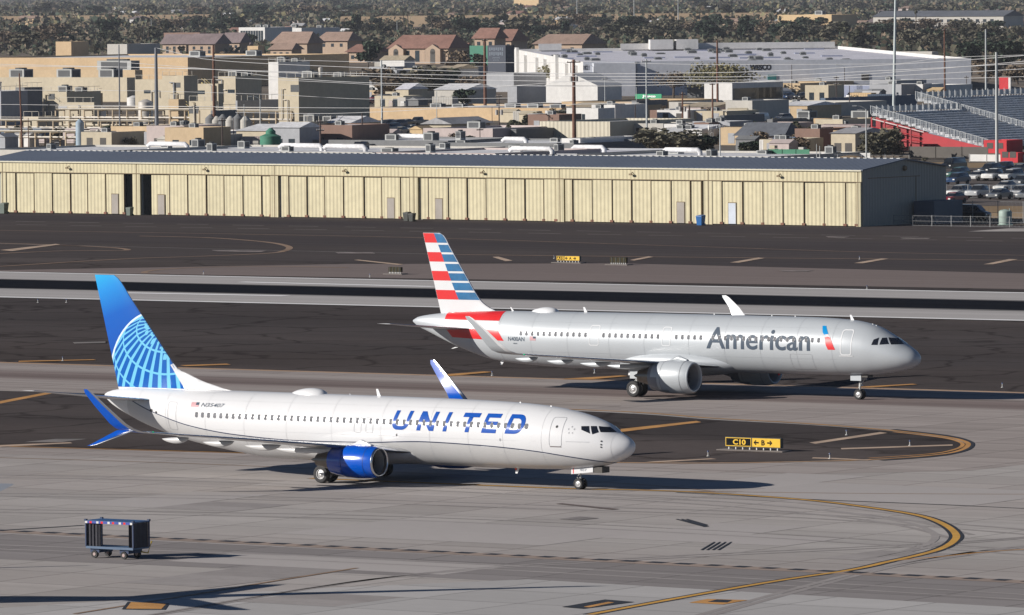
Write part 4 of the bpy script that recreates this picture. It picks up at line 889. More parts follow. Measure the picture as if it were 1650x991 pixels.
for nme, c in dict(cream=(.47, .41, .30), tan=(.50, .36, .21), tan2=(.48, .36, .22), white=(.62, .61, .59), pale=(.45, .43, .39), grey=(.33, .34, .36), dgrey=(.16, .165, .17), pink=(.45, .38, .36), ochre=(.55, .4, .22), blue=(.10, .14, .2), green=(.05, .2, .13), teal=(.03, .2, .2), brown=(.2, .12, .09), red=(.5, .02, .03), stucco=(.38, .28, .2), black=(.03, .03, .035), wescog=(.58, .6, .65)).items():
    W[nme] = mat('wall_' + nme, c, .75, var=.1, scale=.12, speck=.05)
RF = {}
for nme, c in dict(white=(.66, .66, .67), grey=(.33, .33, .34), dark=(.11, .12, .14), tile=(.24, .13, .1), tile2=(.3, .21, .165), mauve=(.2, .155, .155), tan=(.42, .35, .25), lilac=(.62, .61, .66)).items():
    RF[nme] = mat('roof_' + nme, c, .8, var=.22, scale=.15, speck=.12)
# -- far rows
B = bld('warehouse', 'orange-tan warehouse with a dark shaded end, in the far trees on the right', 1253, 1340, 1381, 50, 23.5, W['ochre'], RF['white']); ac(B, -20, 20, 5, 4, 3)
B = bld('apartment_block', 'long white block with a blue-grey roof and small windows, far right', 1407, 1617, 0, 51, 26, W['pale'], RF['dark'], depth=22, flat=False); gable(B, RF['dark'], 3.2); wins(B, 'f', 16, 2.2, B['h'] - 3.2, B['h'] - 1.6); wins(B, 'f', 16, 2.2, B['h'] - 7, B['h'] - 5.4)
B = bld('office_building', 'flat ochre building cut by the top edge of the photo', 828, 868, 885, 15, -4, W['ochre'], RF['white'])
B = bld('school_building', 'white building with tall narrow pillars and a dark shaded end', 385, 427, 471, 75, 44, W['white'], RF['white']); wins(B, 'f', 9, 1.3, 1.5, B['h'] - 1.6, mglass); ac(B, -10, 15); ac(B, -18, 20); ac(B, -4, 30)
B = bld('school_building', 'low white-roofed wing just right of the pillared building', 471, 486, 548, 66, 45, W['white'], RF['white']); ac(B, -4, 22)
B = bld('school_building', 'low brown wing with a pale roof line behind the mauve roofed houses', 264, 322, 340, 70, 52.5, W['brown'], RF['white'])
for i, (p0, p1, p2, yb, ye, ri, rc, lab) in enumerate([(262, 300, 318, 89, 71, 4.2, 'mauve', 'mauve roofed house furthest left of the row'), (304, 346, 370, 90, 71, 4.4, 'mauve', 'mauve roofed house in the middle of the row'), (358, 386, 402, 88, 69, 4.4, 'mauve', 'mauve roofed house with the steep dark east slope'), (388, 398, 409, 86, 76, 2.4, 'mauve', 'small mauve roofed house beside the dark tree'),
        (440, 495, 520, 98, 70, 4.6, 'tile2', 'sand roofed apartment house behind the tan factory'), (512, 560, 583, 96, 66, 3.6, 'tile2', 'sand roofed apartment house on the right of its pair'), (436, 470, 486, 101, 80, 2.6, 'tile2', 'low sand roofed front wing of the apartments')]):
    B = bld('house', lab, p0, p1, p2, yb, ye, W['stucco'], RF[rc], 'house', 'tile roofed houses behind the factories', flat=False); gable(B, RF[rc], ri, 'x', 1.0, .35 if rc == 'tile2' else 0); wins(B, 'f', 3, 1.4, 1.0, 2.4); wins(B, 'f', 3, 1.4, B['h'] - 2.3, B['h'] - 1)
B = bld('apartment_house', 'apartment house with a red tile roof and arched dark entrances', 628, 722, 757, 103, 78, W['stucco'], RF['tile'], 'house', flat=False); gable(B, RF['tile'], 5.0, 'x', 1.0, .3)
wins(B, 'f', 5, 2.0, .8, 5.0, mglass, x0=.1, x1=.95); wins(B, 's', 4, 1.4, 3, 4.6)
mb = MB(); A_, h_ = B['a'], B['h']
for x in (-A_ * .22, -A_ * .85): mb = MB(); mb.add([(x - 3.4, -1.6, 0), (x + 3.4, -1.6, 0), (x + 3.4, .0, 0), (x - 3.4, .0, 0), (x - 3.4, -1.6, h_ - .4), (x + 3.4, -1.6, h_ - .4), (x + 3.4, .0, h_ - .4), (x - 3.4, .0, h_ - .4), (x, -1.6, h_ + 1.5), (x, 0, h_ + 1.5)], [(0, 1, 5, 8, 4), (1, 2, 6, 5), (5, 6, 9, 8), (4, 8, 9, 7), (0, 4, 7, 3)]); mb.build('gabled_porch', W['stucco'], B['root'])
for x in (-A_ * .22, -A_ * .85): mb = MB(); mb.box(x - 1.1, x + 1.1, -1.66, -1.6, .2, 4.6); mb.lathe([(-1.66, .001), (-1.66, 1.1), (-1.6, 1.1)], 'y', (x, 0, 4.6), 16); mb.build('arched_entrance', mbay, B['root'])
for p0, p1, p2, yb, ye, ri, lab in [(765, 797, 815, 100, 62, 4, 'red roofed house between the brown pole and the green building'), (800, 824, 850, 98, 66, 4.5, 'red roofed house left of the white warehouse corner'), (862, 938, 975, 104, 71, 3.6, 'wide brown tile roofed house behind the white warehouse'), (722, 748, 765, 101, 82, 3, 'low red roofed house right of the arched entrances'), (560, 600, 628, 101, 84, 3, 'low brown roofed house hidden in the trees')]:
    B = bld('house', lab, p0, p1, p2, yb, ye, W['stucco'], RF['tile'], 'house', 'tile roofed houses behind the factories', flat=False); gable(B, RF['tile' if p0 != 862 else 'tile2'], ri, 'x', 1.0, .25); wins(B, 'f', 3, 1.5, B['h'] - 2.6, B['h'] - 1.2)
# far small houses of the neighbourhood
rnd = random.Random(3)
for i in range(46):
    px, py = rnd.uniform(-20, 1660), rnd.choice([rnd.uniform(16, 30), rnd.uniform(30, 60)])
    if 828 < px < 1600 and py > 50: continue
    w = rnd.uniform(10, 26) * (py + 40) / 80
    B = bld('house', 'low pale house almost hidden among the far trees', px, px + w, px + w * 1.4, py, py - rnd.uniform(5, 8) * (py + 40) / 80, W[rnd.choice(['stucco', 'white', 'pale', 'tan', 'pink'])], RF['white'], 'house', 'far houses among the trees', flat=False); gable(B, RF[rnd.choice(['white', 'tile', 'tile2', 'grey', 'mauve'])], 1.8, 'x', .8)
for i in range(34):
    px, py = rnd.uniform(-20, 1660), rnd.uniform(20, 50)
    B = bld('house', 'pale roofed house showing above the far trees', px, px + rnd.uniform(10, 26), px + 34, py, py - rnd.uniform(9, 14) * (py + 40) / 80, W[rnd.choice(['stucco', 'white', 'pale', 'tan', 'pink'])], RF['white'], 'house', 'far houses among the trees', flat=False); gable(B, RF[rnd.choice(['white', 'tile', 'tile2', 'grey', 'mauve'])], 2.0, 'x', .8)
m_wash = ground_mat('bare_tan_earth', (0.42, 0.31, 0.2), var=0.2)
for x0_, x1_ in ((548, 1262), (-60, 335)):
    C_ = G((x0_ + x1_) / 2, 41); hw_ = (x1_ - x0_) / 2 * C_.y / FOC; mb = MB(); mb.loft([[(x, 0, 0), (x, 18, 7.0), (x, 60, 7.2), (x, 78, 0)] for x in (-hw_, -hw_ * .3, hw_ * .4, hw_)], closed=True); o = mb.build('embankment', m_wash, loc=C_); tag(o, kind='structure')
sheet('bare_field', [G(540, 38), G(1300, 40), G(1300, 27), G(540, 27)], 0.3, m_wash); sheet('bare_field', [G(-50, 33), G(340, 34), G(340, 26), G(-50, 26)], 0.3, m_wash)
# pipe racks, stairs, tanks
m_pipe = mat('galvanised_pipe', (.62, .58, .52), .45, metal=.2, var=.2, scale=.5); m_rack = mat('rack_steel_tan', (.42, .33, .22), .7, var=.3, scale=.4); m_rail = mat('yellow_rail_steel', (.6, .47, .2), .6)
m_rail2 = mat('roof_rail_grey', (.45, .42, .36), .6)
# -- the long tan warehouse on the left and what stands on it
B = bld('warehouse', 'very long tan warehouse with a dark shaded end wall, upper left', -60, 303, 563, 141, 92.5, W['tan'], RF['white']); LW = B
mb = MB(); mb.box(-B['a'], -22, -.5, 0.0, B['h'] - 6.2, B['h'] - 4.2); mb.build('dark_front_band', W['black'], B['root']); ac(B, -95, 12, 8, 6, 5); ac(B, -20, 60, 4, 3, 2); ac(B, -34, 50, 4, 3, 2)  # plain black band along the upper front wall, then rooftop units
for p0, p1, p2, yb, yt, m, lab in [(90, 115, 143, 95, 67, 'tan', 'tan box penthouse standing on the long tan warehouse'), (173, 205, 258, 95, 71, 'pale', 'pale blue-white block behind the long tan warehouse'), (399, 416, 426, 100, 74, 'tan', 'small orange stair tower behind the shaded warehouse end')]:
    bld('rooftop_block', lab, p0, p1, p2, yb, yt, W[m], RF['white'])
B = bld('factory_annex', 'long low tan annex in front of the upper left warehouse', -60, 218, 230, 152, 113, W['tan2'], RF['tan']); ac(B, -12, 8, 12, 4, 3.5)
B = bld('factory', 'pale cream factory block on the far left below the annex', -60, 205, 219, 164, 125, W['cream'], RF['tan'])
for x in (10, 24, 40, 55): ac(B, -x, 6, 5, 4, 3)
for p0, p1, p2, yb, yt, m, lab in [(218, 262, 270, 175, 128, 'cream', 'cream block with rooftop ducts left of the thick steel pole'), (262, 297, 319, 186, 122, 'cream', 'tall square cream tower right of the thick steel pole'), (319, 352, 360, 178, 135, 'cream', 'cream block behind the outside stairs'), (352, 380, 422, 176, 123, 'cream', 'cream block with a dark east side right of the brown pole'),
        (-60, 2, 45, 202, 147, 'grey', 'dark shaded shed at the left edge of the photo'), (26, 40, 69, 190, 141, 'dgrey', 'dark brown shed behind the left brown pole'), (70, 108, 163, 200, 148, 'cream', 'cream machine house with a dark east side'), (135, 160, 166, 192, 150, 'tan2', 'narrow tan tank house beside the dark shed wall'),
        (95, 152, 158, 206, 165, 'cream', 'cream block half hidden behind the pipe racks'), (272, 288, 300, 206, 160, 'tan2', 'small tan block under the diagonal roof'), (305, 345, 352, 212, 163, 'cream', 'cream block with pipe runs left of the brown pole base'),
        (433, 449, 500, 160, 100, 'white', 'white stair tower on the roof behind the big grey block'), (449, 482, 596, 216, 125.5, 'cream', 'big block with a cream front and a long dark grey east wall'), (380, 383, 449, 214, 162, 'grey', 'dark grey wall left of the big block'), (340, 345, 382, 226, 178, 'dgrey', 'dark tank hall with tall ribs behind the brown pole'),
        (468, 498, 563, 230, 196, 'cream', 'low cream shed with a long dark side in front of the big block'), (38, 62, 95, 216, 188, 'cream', 'small cream roofed shed between the left poles')]:
    B = bld('factory_block', lab, p0, p1, p2, yb, yt, W[m], RF['tan'] if m in ('cream', 'tan2') else RF['grey'])
    if B['b'] > 10 and B['a'] > 3:
        ac(B, -B['a'] * .5, B['b'] * .3, 2.5, 2, 2); ac(B, -B['a'] * .4, B['b'] * .7, 2, 2, 1.5)
    if yt < 150 and B['b'] > 15: wins(B, 's', 6, 1.2, 1.5, 3)
    fr_ = random.Random(int(p0 + yb)); A_, H_ = B['a'], B['h']
    if A_ > 4:
        for q in range(max(2, int(A_ / 5))):
            x = -A_ * fr_.uniform(.05, .95); mb = MB(); z1_ = H_ * fr_.uniform(.5, .98); mb.tube([(x, -.25, H_ * fr_.uniform(0, .4)), (x, -.25, z1_), (x + fr_.uniform(-2, 2), -.25, z1_ + .01)], fr_.uniform(.08, .2), 6); mb.build('downpipe', fr_.choice([m_pipe, W['cream'], W['grey']]), B['root'])
        for q in range(max(1, int(A_ / 7))):
            x = -A_ * fr_.uniform(.1, .9); z0_ = H_ * fr_.uniform(.45, .8); mb = MB(); mb.box(x - fr_.uniform(.6, 1.4), x + fr_.uniform(.6, 1.4), -.05, -.0, z0_, z0_ + fr_.uniform(.8, 1.6)); mb.build('louvre', fr_.choice([mglass, m_acd, W['grey']]), B['root'])
    mb = MB(); n_ = int((A_ + B['b']) / 2.2) + 1
    for q in range(n_):
        t_ = q / n_ * (A_ + B['b']); x, y = (-A_ + t_, .15) if t_ < A_ else (-.15, t_ - A_); mb.box(x - .04, x + .04, y - .04, y + .04, H_, H_ + 1.1)
    mb.box(-A_, -.1, .12, .18, H_ + 1.03, H_ + 1.1); mb.box(-.18, -.12, .2, B['b'], H_ + 1.03, H_ + 1.1); mb.build('roof_rail', m_rail2, B['root'])
    for q in range(int(A_ * B['b'] / 90)):
        x, y = -A_ * fr_.uniform(.1, .9), B['b'] * fr_.uniform(.05, .8); mb = MB(); mb.lathe([(0, .35), (fr_.uniform(.8, 2.2), .35), (2.3, .5), (2.5, .001)], 'z', (x, y, B['rz']), 10); mb.build('roof_stack', fr_.choice([m_pipe, W['white'], W['grey']]), B['root'])
def rack(px0, px1, pyb, pyt, lab, levels=2):
    C = G(px1, pyb); a = along(C, -UD, px0, 300); h = height(C, pyt); r = thing('pipe_rack', lab, 'pipe rack', C, -TH, 'pipe racks of the factory')
    n = int(a / 4) + 1
    for i in range(n + 1):
        x = -a * i / n; mb = MB()
        for y in (0, 3): mb.box(x - .12, x + .12, y - .12, y + .12, 0, h)
        for l in range(levels): mb.box(x - .1, x + .1, -.12, 3.12, h * (1 - l * .38) - .25, h * (1 - l * .38) - .02)
        mb.build('frame', m_rack, r)
    for l in range(levels):
        for q, yy in enumerate((.3, 1.1, 1.9, 2.6)):
            m2 = MB(); z = h * (1 - l * .38) + .14; m2.tube([(-a, yy, z), (0, yy, z)], .1 + .05 * ((q + l) % 3), 6); m2.build('pipe', m_pipe if (q + l) % 2 else W['cream'], r)
    m2 = MB(); m2.box(-a, 0, -.18, -.12, h + .35, h + .42); m2.box(-a, 0, -.18, -.12, h + .75, h + .82); m2.build('handrail', m_pipe, r)
rack(-40, 240, 226, 196, 'upper pipe rack running from the left edge to the thick steel pole'); rack(-40, 205, 238, 214, 'lower pipe rack at the foot of the left factory'); rack(90, 345, 212, 178, 'long pipe rack under the cream machine house', 3); rack(345, 470, 216, 180, 'pipe rack in front of the dark tank hall', 2); rack(215, 250, 238, 221, 'short white pipe rack at the thick steel pole')
def stairs(px0, px1, py0, py1, lab):
    C = G(px1, py0 + 8); r = thing('outside_stair', lab, 'stairs', C, -TH, 'outside stairs of the factory'); a = along(C, -UD, px0, 60); h = height(C, py1); h0 = height(C, py0)
    m2 = MB(); n = 14
    for y in (0, 1.3): m2.tube([(-a, y, h), (0, y, h0)], .16, 5); m2.tube([(-a, y, h + 1.1), (0, y, h0 + 1.1)], .07, 5)
    for k in range(n): t = k / (n - 1); m2.box(-a + a * t - .15, -a + a * t + .15, .05, 1.25, h + (h0 - h) * t, h + (h0 - h) * t + .08)
    for t in (.0, .5, 1): m2.tube([(-a + a * t, 0, 0), (-a + a * t, 0, h + (h0 - h) * t)], .1, 5)
    m2.build('flight', m_rail, r)
stairs(325, 342, 148, 133, 'tan outside stair above the brown pole'); stairs(290, 318, 190, 168, 'tan outside stair below the square cream tower'); stairs(98, 112, 178, 168, 'small brown stair on the cream machine house')
def tank(px, pyb, pyt, rad, m, lab, name='storage_tank', cone=.6, group=None):
    C = G(px, pyb); h = height(C, pyt); mb = MB(); mb.lathe([(0, rad), (h - cone, rad), (h, rad * .25), (h, .001)], 'z', (0, 0, 0), 20)
    for k in range(3): mb.lathe([(h * (.25 + .25 * k), rad * 1.02), (h * (.25 + .25 * k) + .15, rad * 1.02)], 'z', (0, 0, 0), 20)
    o = mb.build(name, m, loc=C, smooth=40); tag(o, lab, 'tank', group); return o
for i, px in enumerate((340, 350, 360, 372, 384, 396)): tank(px, 226, 184 + (i % 2) * 3, 1.1, W['pale'] if i % 2 else W['dgrey'], 'slim upright tank in the row behind the brown pole', group='slim upright tanks', cone=.8)
tank(436, 246, 214, 1.9, W['green'], 'green tank with a narrow neck at the corner of the dark yard'); tank(436.5, 246, 206, .9, W['green'], 'slim green pipe tower rising behind the green tank')
tank(129, 238, 192, .8, mat('steel_blue_pipe', (.3, .38, .45), .5), 'blue-grey steel stack among the pipe racks', 'chimney_stack'); tank(158, 238, 208, .6, W['pale'], 'short pale stack right of the blue-grey one', 'chimney_stack')
tank(160, 195, 170, 1.6, m_pipe, 'shiny metal silo beside the cream machine house', 'silo'); tank(216, 170, 154, 1.8, W['white'], 'white dust collector on the roof left of the cream tower', 'silo'); tank(235, 204, 160, 1.6, m_pipe, 'shiny metal silo left of the thick steel pole', 'silo')
B = bld('trailer', 'blue covered trailer beside the thick steel pole', 258, 344, 0, 230, 211, mat('blue_tarp', (.03, .08, .2), .6, var=.1), mat('blue_tarp', (.03, .08, .2)), 'trailer', depth=3, par=.1)
mb = MB(); C = G(345, 243); a = along(C, -UD, 275, 60)
for k in range(26): mb.box(-a * k / 25 - .06, -a * k / 25 + .06, 0, .1, 0, 2.2)
for z in (.4, 1.1, 1.8, 2.2): mb.box(-a, 0, -.05, 0, z, z + .1)
o = mb.build('scaffold_stack', mat('red_oxide_steel', (.32, .1, .08), .7, var=.3), loc=C, rz=-TH); tag(o, 'rusty red stack of scaffolding frames under the blue trailer', 'scaffolding')
# -- the white and grey distribution warehouse
WTH = R(87.2); WV = Vector((math.sin(WTH), math.cos(WTH), 0))
B = bld('distribution_warehouse', 'huge warehouse with a grey east wall lettered in black', 925, 940, 1565, 155, 100, W['white'], RF['lilac'], par=1.0, th=WTH, a=along(G(940, 155), -Vector((math.cos(R(87.2)), -math.sin(R(87.2)), 0)), 829, 600)); WB = B
mb = MB(); mb.box(0.003, .12, 0.0, B['b'], 0, B['h'] + .05); gw = mb.build('wall', W['wescog'], B['root'])
def wall_text(B, txt, px0, px1, z0, z1, m, off=.03):
    def yy(px): return along(B['C'], WV, px, 600)
    y0, y1 = yy(px0), yy(px1); bm = fit_bm(curve_bm(text=txt, offset=off), y0, y1, z0, z1)
    return drape('wall_lettering', bm, lambda a, b: (.16, a, b), m, B['root'], 999, 999, False)
mtx = mat('lettering_black', (.02, .022, .03), .6)
wall_text(B, 'WESCO', 1208, 1243, B['h'] - 2.6, B['h'] - 1.0, mtx, .06); wall_text(B, '1821', 938.5, 950, B['h'] - 2.1, B['h'] - .9, mtx, .03)
yv = lambda px: along(B['C'], WV, px, 600)
for p0, p1, z0, z1, m in ((1237, 1251, 3.8, 5.2, W['teal']), (1388, 1400, 3.6, 5.2, mbay), (1023, 1027, 0, B['h'], W['grey'])):
    mb = MB(); mb.box(.121, .3, yv(p0), yv(p1), z0, z1); mb.build('window', m, B['root'])
mb = MB(); mb.box(.12, 6, yv(955), yv(1022), 0, B['h'] - .3); mb.build('projecting_bay', W['wescog'], B['root'])
rr_ = random.Random(5)
for i in range(42):
    y = B['b'] * rr_.uniform(.03, .75); x = -rr_.uniform(8, B['a'] - 3); ac(B, x, y, rr_.uniform(1.5, 3), rr_.uniform(1.5, 3), rr_.uniform(.5, 1.3))
for i in range(22):
    y = B['b'] * rr_.uniform(.03, .95); x = -rr_.uniform(5, B['a'] - 3); mb = MB(); mb.box(x - 2, x + 2, y - 3, y + 3, B['rz'], B['rz'] + .35); mb.build('skylight', mat('skylight_lilac', (.3, .32, .42), .3), B['root'])
for x in (.08, .2, .33, .5, .62, .8, .93): mb = MB(); mb.box(-B['a'] * x - 5, -B['a'] * x + 5, -.9, 0, 0, B['h'] - 1.2 + 1.9 * (int(x * 100) % 2)); mb.build('pilaster', W['white'], B['root'])
B = WB
for p0, p1, dz in ((868, 905, 1.6), (1045, 1082, 2.6), (1087, 1122, 2.6), (1000, 1345, 1.4)):
    C2 = B['C'] - Vector((math.cos(WTH), -math.sin(WTH), 0)) * (B['a'] + .2); q0, q1 = along(C2, WV, p0, 400), along(C2, WV, p1, 400)
    mb = MB(); mb.box(-B['a'] + .4 + (.02 if dz > 2 else 0), -B['a'] + (.9 if dz < 2 else 9), q0, q1, B['h'] - .5, B['h'] + dz); mb.build('parapet', W['white'], B['root'])
bld('rooftop_block', 'bright white cube on the warehouse roof with a teal shaded side', 1272, 1321, 1344, 110, 68.5, W['white'], RF['white']); bld('rooftop_block', 'small white cube on the warehouse roof further right', 1342, 1357, 1362, 112, 80, W['white'], RF['white'])
B = bld('distribution_warehouse', 'pale end block of the warehouse with a blank wall, right of the tall light mast', 1383, 1502, 1512, 122, 83, W['pale'], RF['white'])
# -- centre row
B = bld('gabled_shed', 'white gabled shed with a low pitched front, centre of the photo', 880, 963, 1002, 166, 138, W['white'], RF['grey'], flat=False); gable(B, W['white'], 3.2, 'y', .3)
B = bld('shed', 'low flat shed with a dark blue side left of the gabled shed', 818, 833, 880, 166, 139, W['grey'], RF['grey']); B = bld('shed', 'grey low workshop right of the tall brown pole', 782, 828, 880, 148, 118, W['grey'], RF['grey'], par=.3)
B = bld('workshop', 'white workshop with a long dark glazed side in front of the lettered wall', 1135, 1180, 1262, 166, 134, W['white'], RF['grey']); wins(B, 's', 7, 5, .8, 3.6)
B = bld('workshop', 'dark workshop under the green sign', 1018, 1026, 1076, 190, 162, W['dgrey'], RF['dark']); wins(B, 's', 4, 3, .6, 2.6)
sg = thing('shop_sign', 'long green shop sign with white lettering on the dark workshop', 'sign', G(1066, 178), -TH); C = G(1066, 178); a = along(C, -UD, 1024, 60); z0, z1 = height(C, 160), height(C, 151.5)
mb = MB(); mb.box(-a, 0, 0, .3, z0, z1); mb.box(-a + .5, -a + .7, .05, .25, 0, z0); mb.box(-.7, -.5, .05, .25, 0, z0); mb.build('panel', mat('sign_green', (0, .28, .12), .5), sg)
text_flat('lettering', 'Jaesco', mat('sign_white', (.8, .8, .8), .5), sg, -a * .74, -a * .22, z0 + .25, z1 - .2, -.02, offset=.06)
B = bld('warehouse', 'long low tan warehouse with a grey flat roof, centre', 596, 905, 915, 195, 174, W['tan'], RF['grey'], depth=40)
for i in range(5): ac(B, -B['a'] * (.15 + .17 * i), 10 + 4 * (i % 3), 3, 2, 1.2)
B = bld('warehouse', 'tan warehouse joined to the dark workshop', 905, 1018, 1025, 187, 164, W['tan'], RF['grey'], depth=36)
B = bld('storage_units', 'row of storage units with deep dark bays and tan doors', 1078, 1346, 1350, 187, 165, W['pale'], RF['grey'], depth=22); wins(B, 'f', 12, 3.4, 0, 2.9, mbay, 'bay_door'); wins(B, 'f', 12, 2.6, 0, 2.5, W['tan'], 'shutter', x0=.045, x1=.925, out=.06)
B = bld('garage_row', 'white garage row with blue-grey doors right of the tall light mast', 1352, 1515, 1520, 158, 137, W['white'], RF['white'], depth=16); wins(B, 'f', 6, 6.2, .3, 3.2, mat('roller_door_blue', (.2, .23, .33), .5), 'roller_door')
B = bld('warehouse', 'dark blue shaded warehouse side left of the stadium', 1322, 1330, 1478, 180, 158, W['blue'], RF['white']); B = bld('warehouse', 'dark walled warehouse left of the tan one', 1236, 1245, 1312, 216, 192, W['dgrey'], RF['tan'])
B = bld('warehouse', 'plain tan warehouse beside the stadium end wall', 1311, 1396, 1400, 216, 191, W['tan'], RF['tan']); ac(B, -8, 12, 4, 3, 2); ac(B, -20, 10, 3, 3, 2)
B = bld('house', 'small pink-white house with a gabled porch by the stadium', 1328, 1394, 1402, 232, 214, W['pink'], RF['mauve'], 'house', flat=False); gable(B, RF['mauve'], 1.6); wins(B, 'f', 3, 1.6, .6, 2.1)
B = bld('house', 'low house with a grey shingle roof and trees around it', 1190, 1262, 1290, 236, 219, W['pink'], RF['dark'], 'house', flat=False); gable(B, RF['dark'], 2.4, 'x', .8, .3)
B = bld('shed', 'long dark shed roof behind the white van', 1160, 1167, 1232, 206, 186, W['dgrey'], RF['tan']); B = bld('shed', 'low pink-brown shed behind the dark tree', 1170, 1246, 1252, 219, 199, W['pink'], RF['pink'] if 'pink' in RF else RF['tan'], depth=15)
# -- near rows behind the hangar
B = bld('shed', 'ribbed cream metal shed right of the tall brown pole', 870, 983, 989, 226, 196, mat('ribbed_cream_metal', (.5, .46, .36), .6, var=.06, rib=(.9,)), RF['grey'], depth=30)
B = bld('shed', 'dark sided shed left of the ribbed cream shed', 823, 832, 907, 228, 208, W['dgrey'], RF['white'])
B = bld('workshop', 'pinkish block with a white roof behind the parked cars', 682, 794, 806, 229, 207, W['pink'], RF['white'], depth=26); ac(B, -10, 9)
B = bld('workshop', 'cream gabled block behind the pinkish one', 683, 727, 790, 214, 200, W['cream'], RF['grey'], flat=False); gable(B, RF['grey'], 1.3, 'y')
B = bld('yard_building', 'open fronted grey yard building with colourful racks', 985, 1068, 1075, 219, 198, W['pale'], RF['white'], depth=14); wins(B, 'f', 3, 7.5, .4, 2.9, mbay, 'open_bay')
for x, z, c in ((-.25, 2.1, 'white'), (-.5, 2.1, 'blue'), (-.75, 2.0, 'teal'), (-.3, .9, 'tan'), (-.6, .9, 'ochre'), (-.8, .8, 'pale')): mb = MB(); mb.box(B['a'] * x - 2, B['a'] * x + 2, -.5, -.06, z, z + .7); mb.build('rack_load', W[c], B['root'])
for p0, p1, yb, yt, dp, wl, lab in [(-40, 178, 262, 242.5, 34, 'pale', 'flat white roofed industrial unit at the left edge, behind the hangar'), (182, 600, 264, 245.5, 40, 'pale', 'flat roofed industrial unit with a pale pink wall top behind the hangar'), (606, 798, 266, 247, 32, 'pink', 'flat white roofed industrial unit with big ducts behind the hangar'),
        (430, 722, 244, 226.5, 24, 'dgrey', 'long dark roof with a white edge behind the ducts'), (700, 925, 248, 231, 30, 'dgrey', 'white roofed unit with a dark eave in the second row'), (926, 1240, 266, 252, 30, 'pale', 'flat white roofed unit crowded with ducts, right of centre'), (800, 930, 262, 247.5, 34, 'grey', 'grey roofed unit with a sloping dark edge behind the hangar')]:
    B = bld('industrial_unit', lab, p0, p1, p1 + 14, yb, yt, W[wl], RF['white' if wl != 'grey' else 'lilac'], depth=dp, par=.4)
    n = int(B['a'] / 7)
    for i in range(n):
        if rr_.random() < .85: ac(B, -B['a'] * (i + rr_.random()) / n, rr_.uniform(2, dp - 5), rr_.uniform(.7, 2.6), rr_.uniform(.7, 2.2), rr_.uniform(.5, 2.0))
    for i in range(max(1, n // 3)):
        x = -B['a'] * rr_.uniform(.05, .9); y = rr_.uniform(3, dp - 6); z = B['rz']; mb = MB(); L_ = rr_.uniform(4, 9)
        mb.tube([(x, y, z), (x, y, z + .5), (x + .5, y, z + .9), (x + L_, y, z + .9), (x + L_ + .5, y, z + .5), (x + L_ + .5, y, z)], .42, 10); mb.build('roof_duct', RF['white'], B['root'], smooth=50)
B = bld('industrial_unit', 'long white roofed unit with a navy side wall in the second row', 905, 935, 1034, 244, 223, W['white'], RF['white'])
B = bld('industrial_unit', 'low unit with a dark edge right of the ducts', 1236, 1264, 1290, 264, 256, W['blue'], RF['white'], depth=12)

# small workshops filling the industrial quarter
sr = random.Random(42)
for (xa, xb), (ya, yb), where, n_ in (((600, 780), (158, 176), 'behind the car yard', 8), ((575, 780), (112, 150), 'below the arched house', 8), ((820, 1080), (196, 212), 'behind the ribbed shed', 4), ((1030, 1240), (205, 238), 'among the brushy trees', 9), ((1080, 1330), (186, 200), 'before the storage units', 6), ((1240, 1400), (226, 252), 'around the shingle roofed house', 7), ((1180, 1520), (150, 165), 'below the lettered wall', 8), ((430, 620), (228, 244), 'before the big block', 6), ((0, 420), (236, 250), 'along the back lane', 9)):
    for k in range(n_):
        px, py = sr.uniform(xa, xb), sr.uniform(ya, yb); w_ = sr.uniform(20, 62) * (py + 32) / 230; h_ = sr.uniform(2.6, 4.6) * FOC / G(px, py).y
        wl = sr.choice(['white', 'pale', 'tan2', 'tan2', 'pink', 'cream', 'cream', 'grey', 'brown', 'white']); rc = sr.choice(['white', 'white', 'white', 'lilac', 'tan', 'grey'])
        B = bld('workshop', 'small ' + {'tan2': 'tan', 'dgrey': 'dark grey'}.get(wl, wl) + ' workshop with a ' + rc + ' roof ' + where, px - w_, px, px + w_ * sr.uniform(.4, .9), py, py - h_, W[wl], RF[rc], group='small workshops ' + where, par=.25, depth=sr.uniform(6, 16), flat=sr.random() < .78)
        if B['rz'] == B['h']: gable(B, RF[rc], sr.uniform(.8, 1.6), 'x', .3)
        else: ac(B, -B['a'] * .5, 3, 1.4, 1.2, 1)
        if B['a'] > 4: wins(B, 'f', 2, 1.4, .3, 2.2, sr.choice([mglass, mbay, W['grey']]))
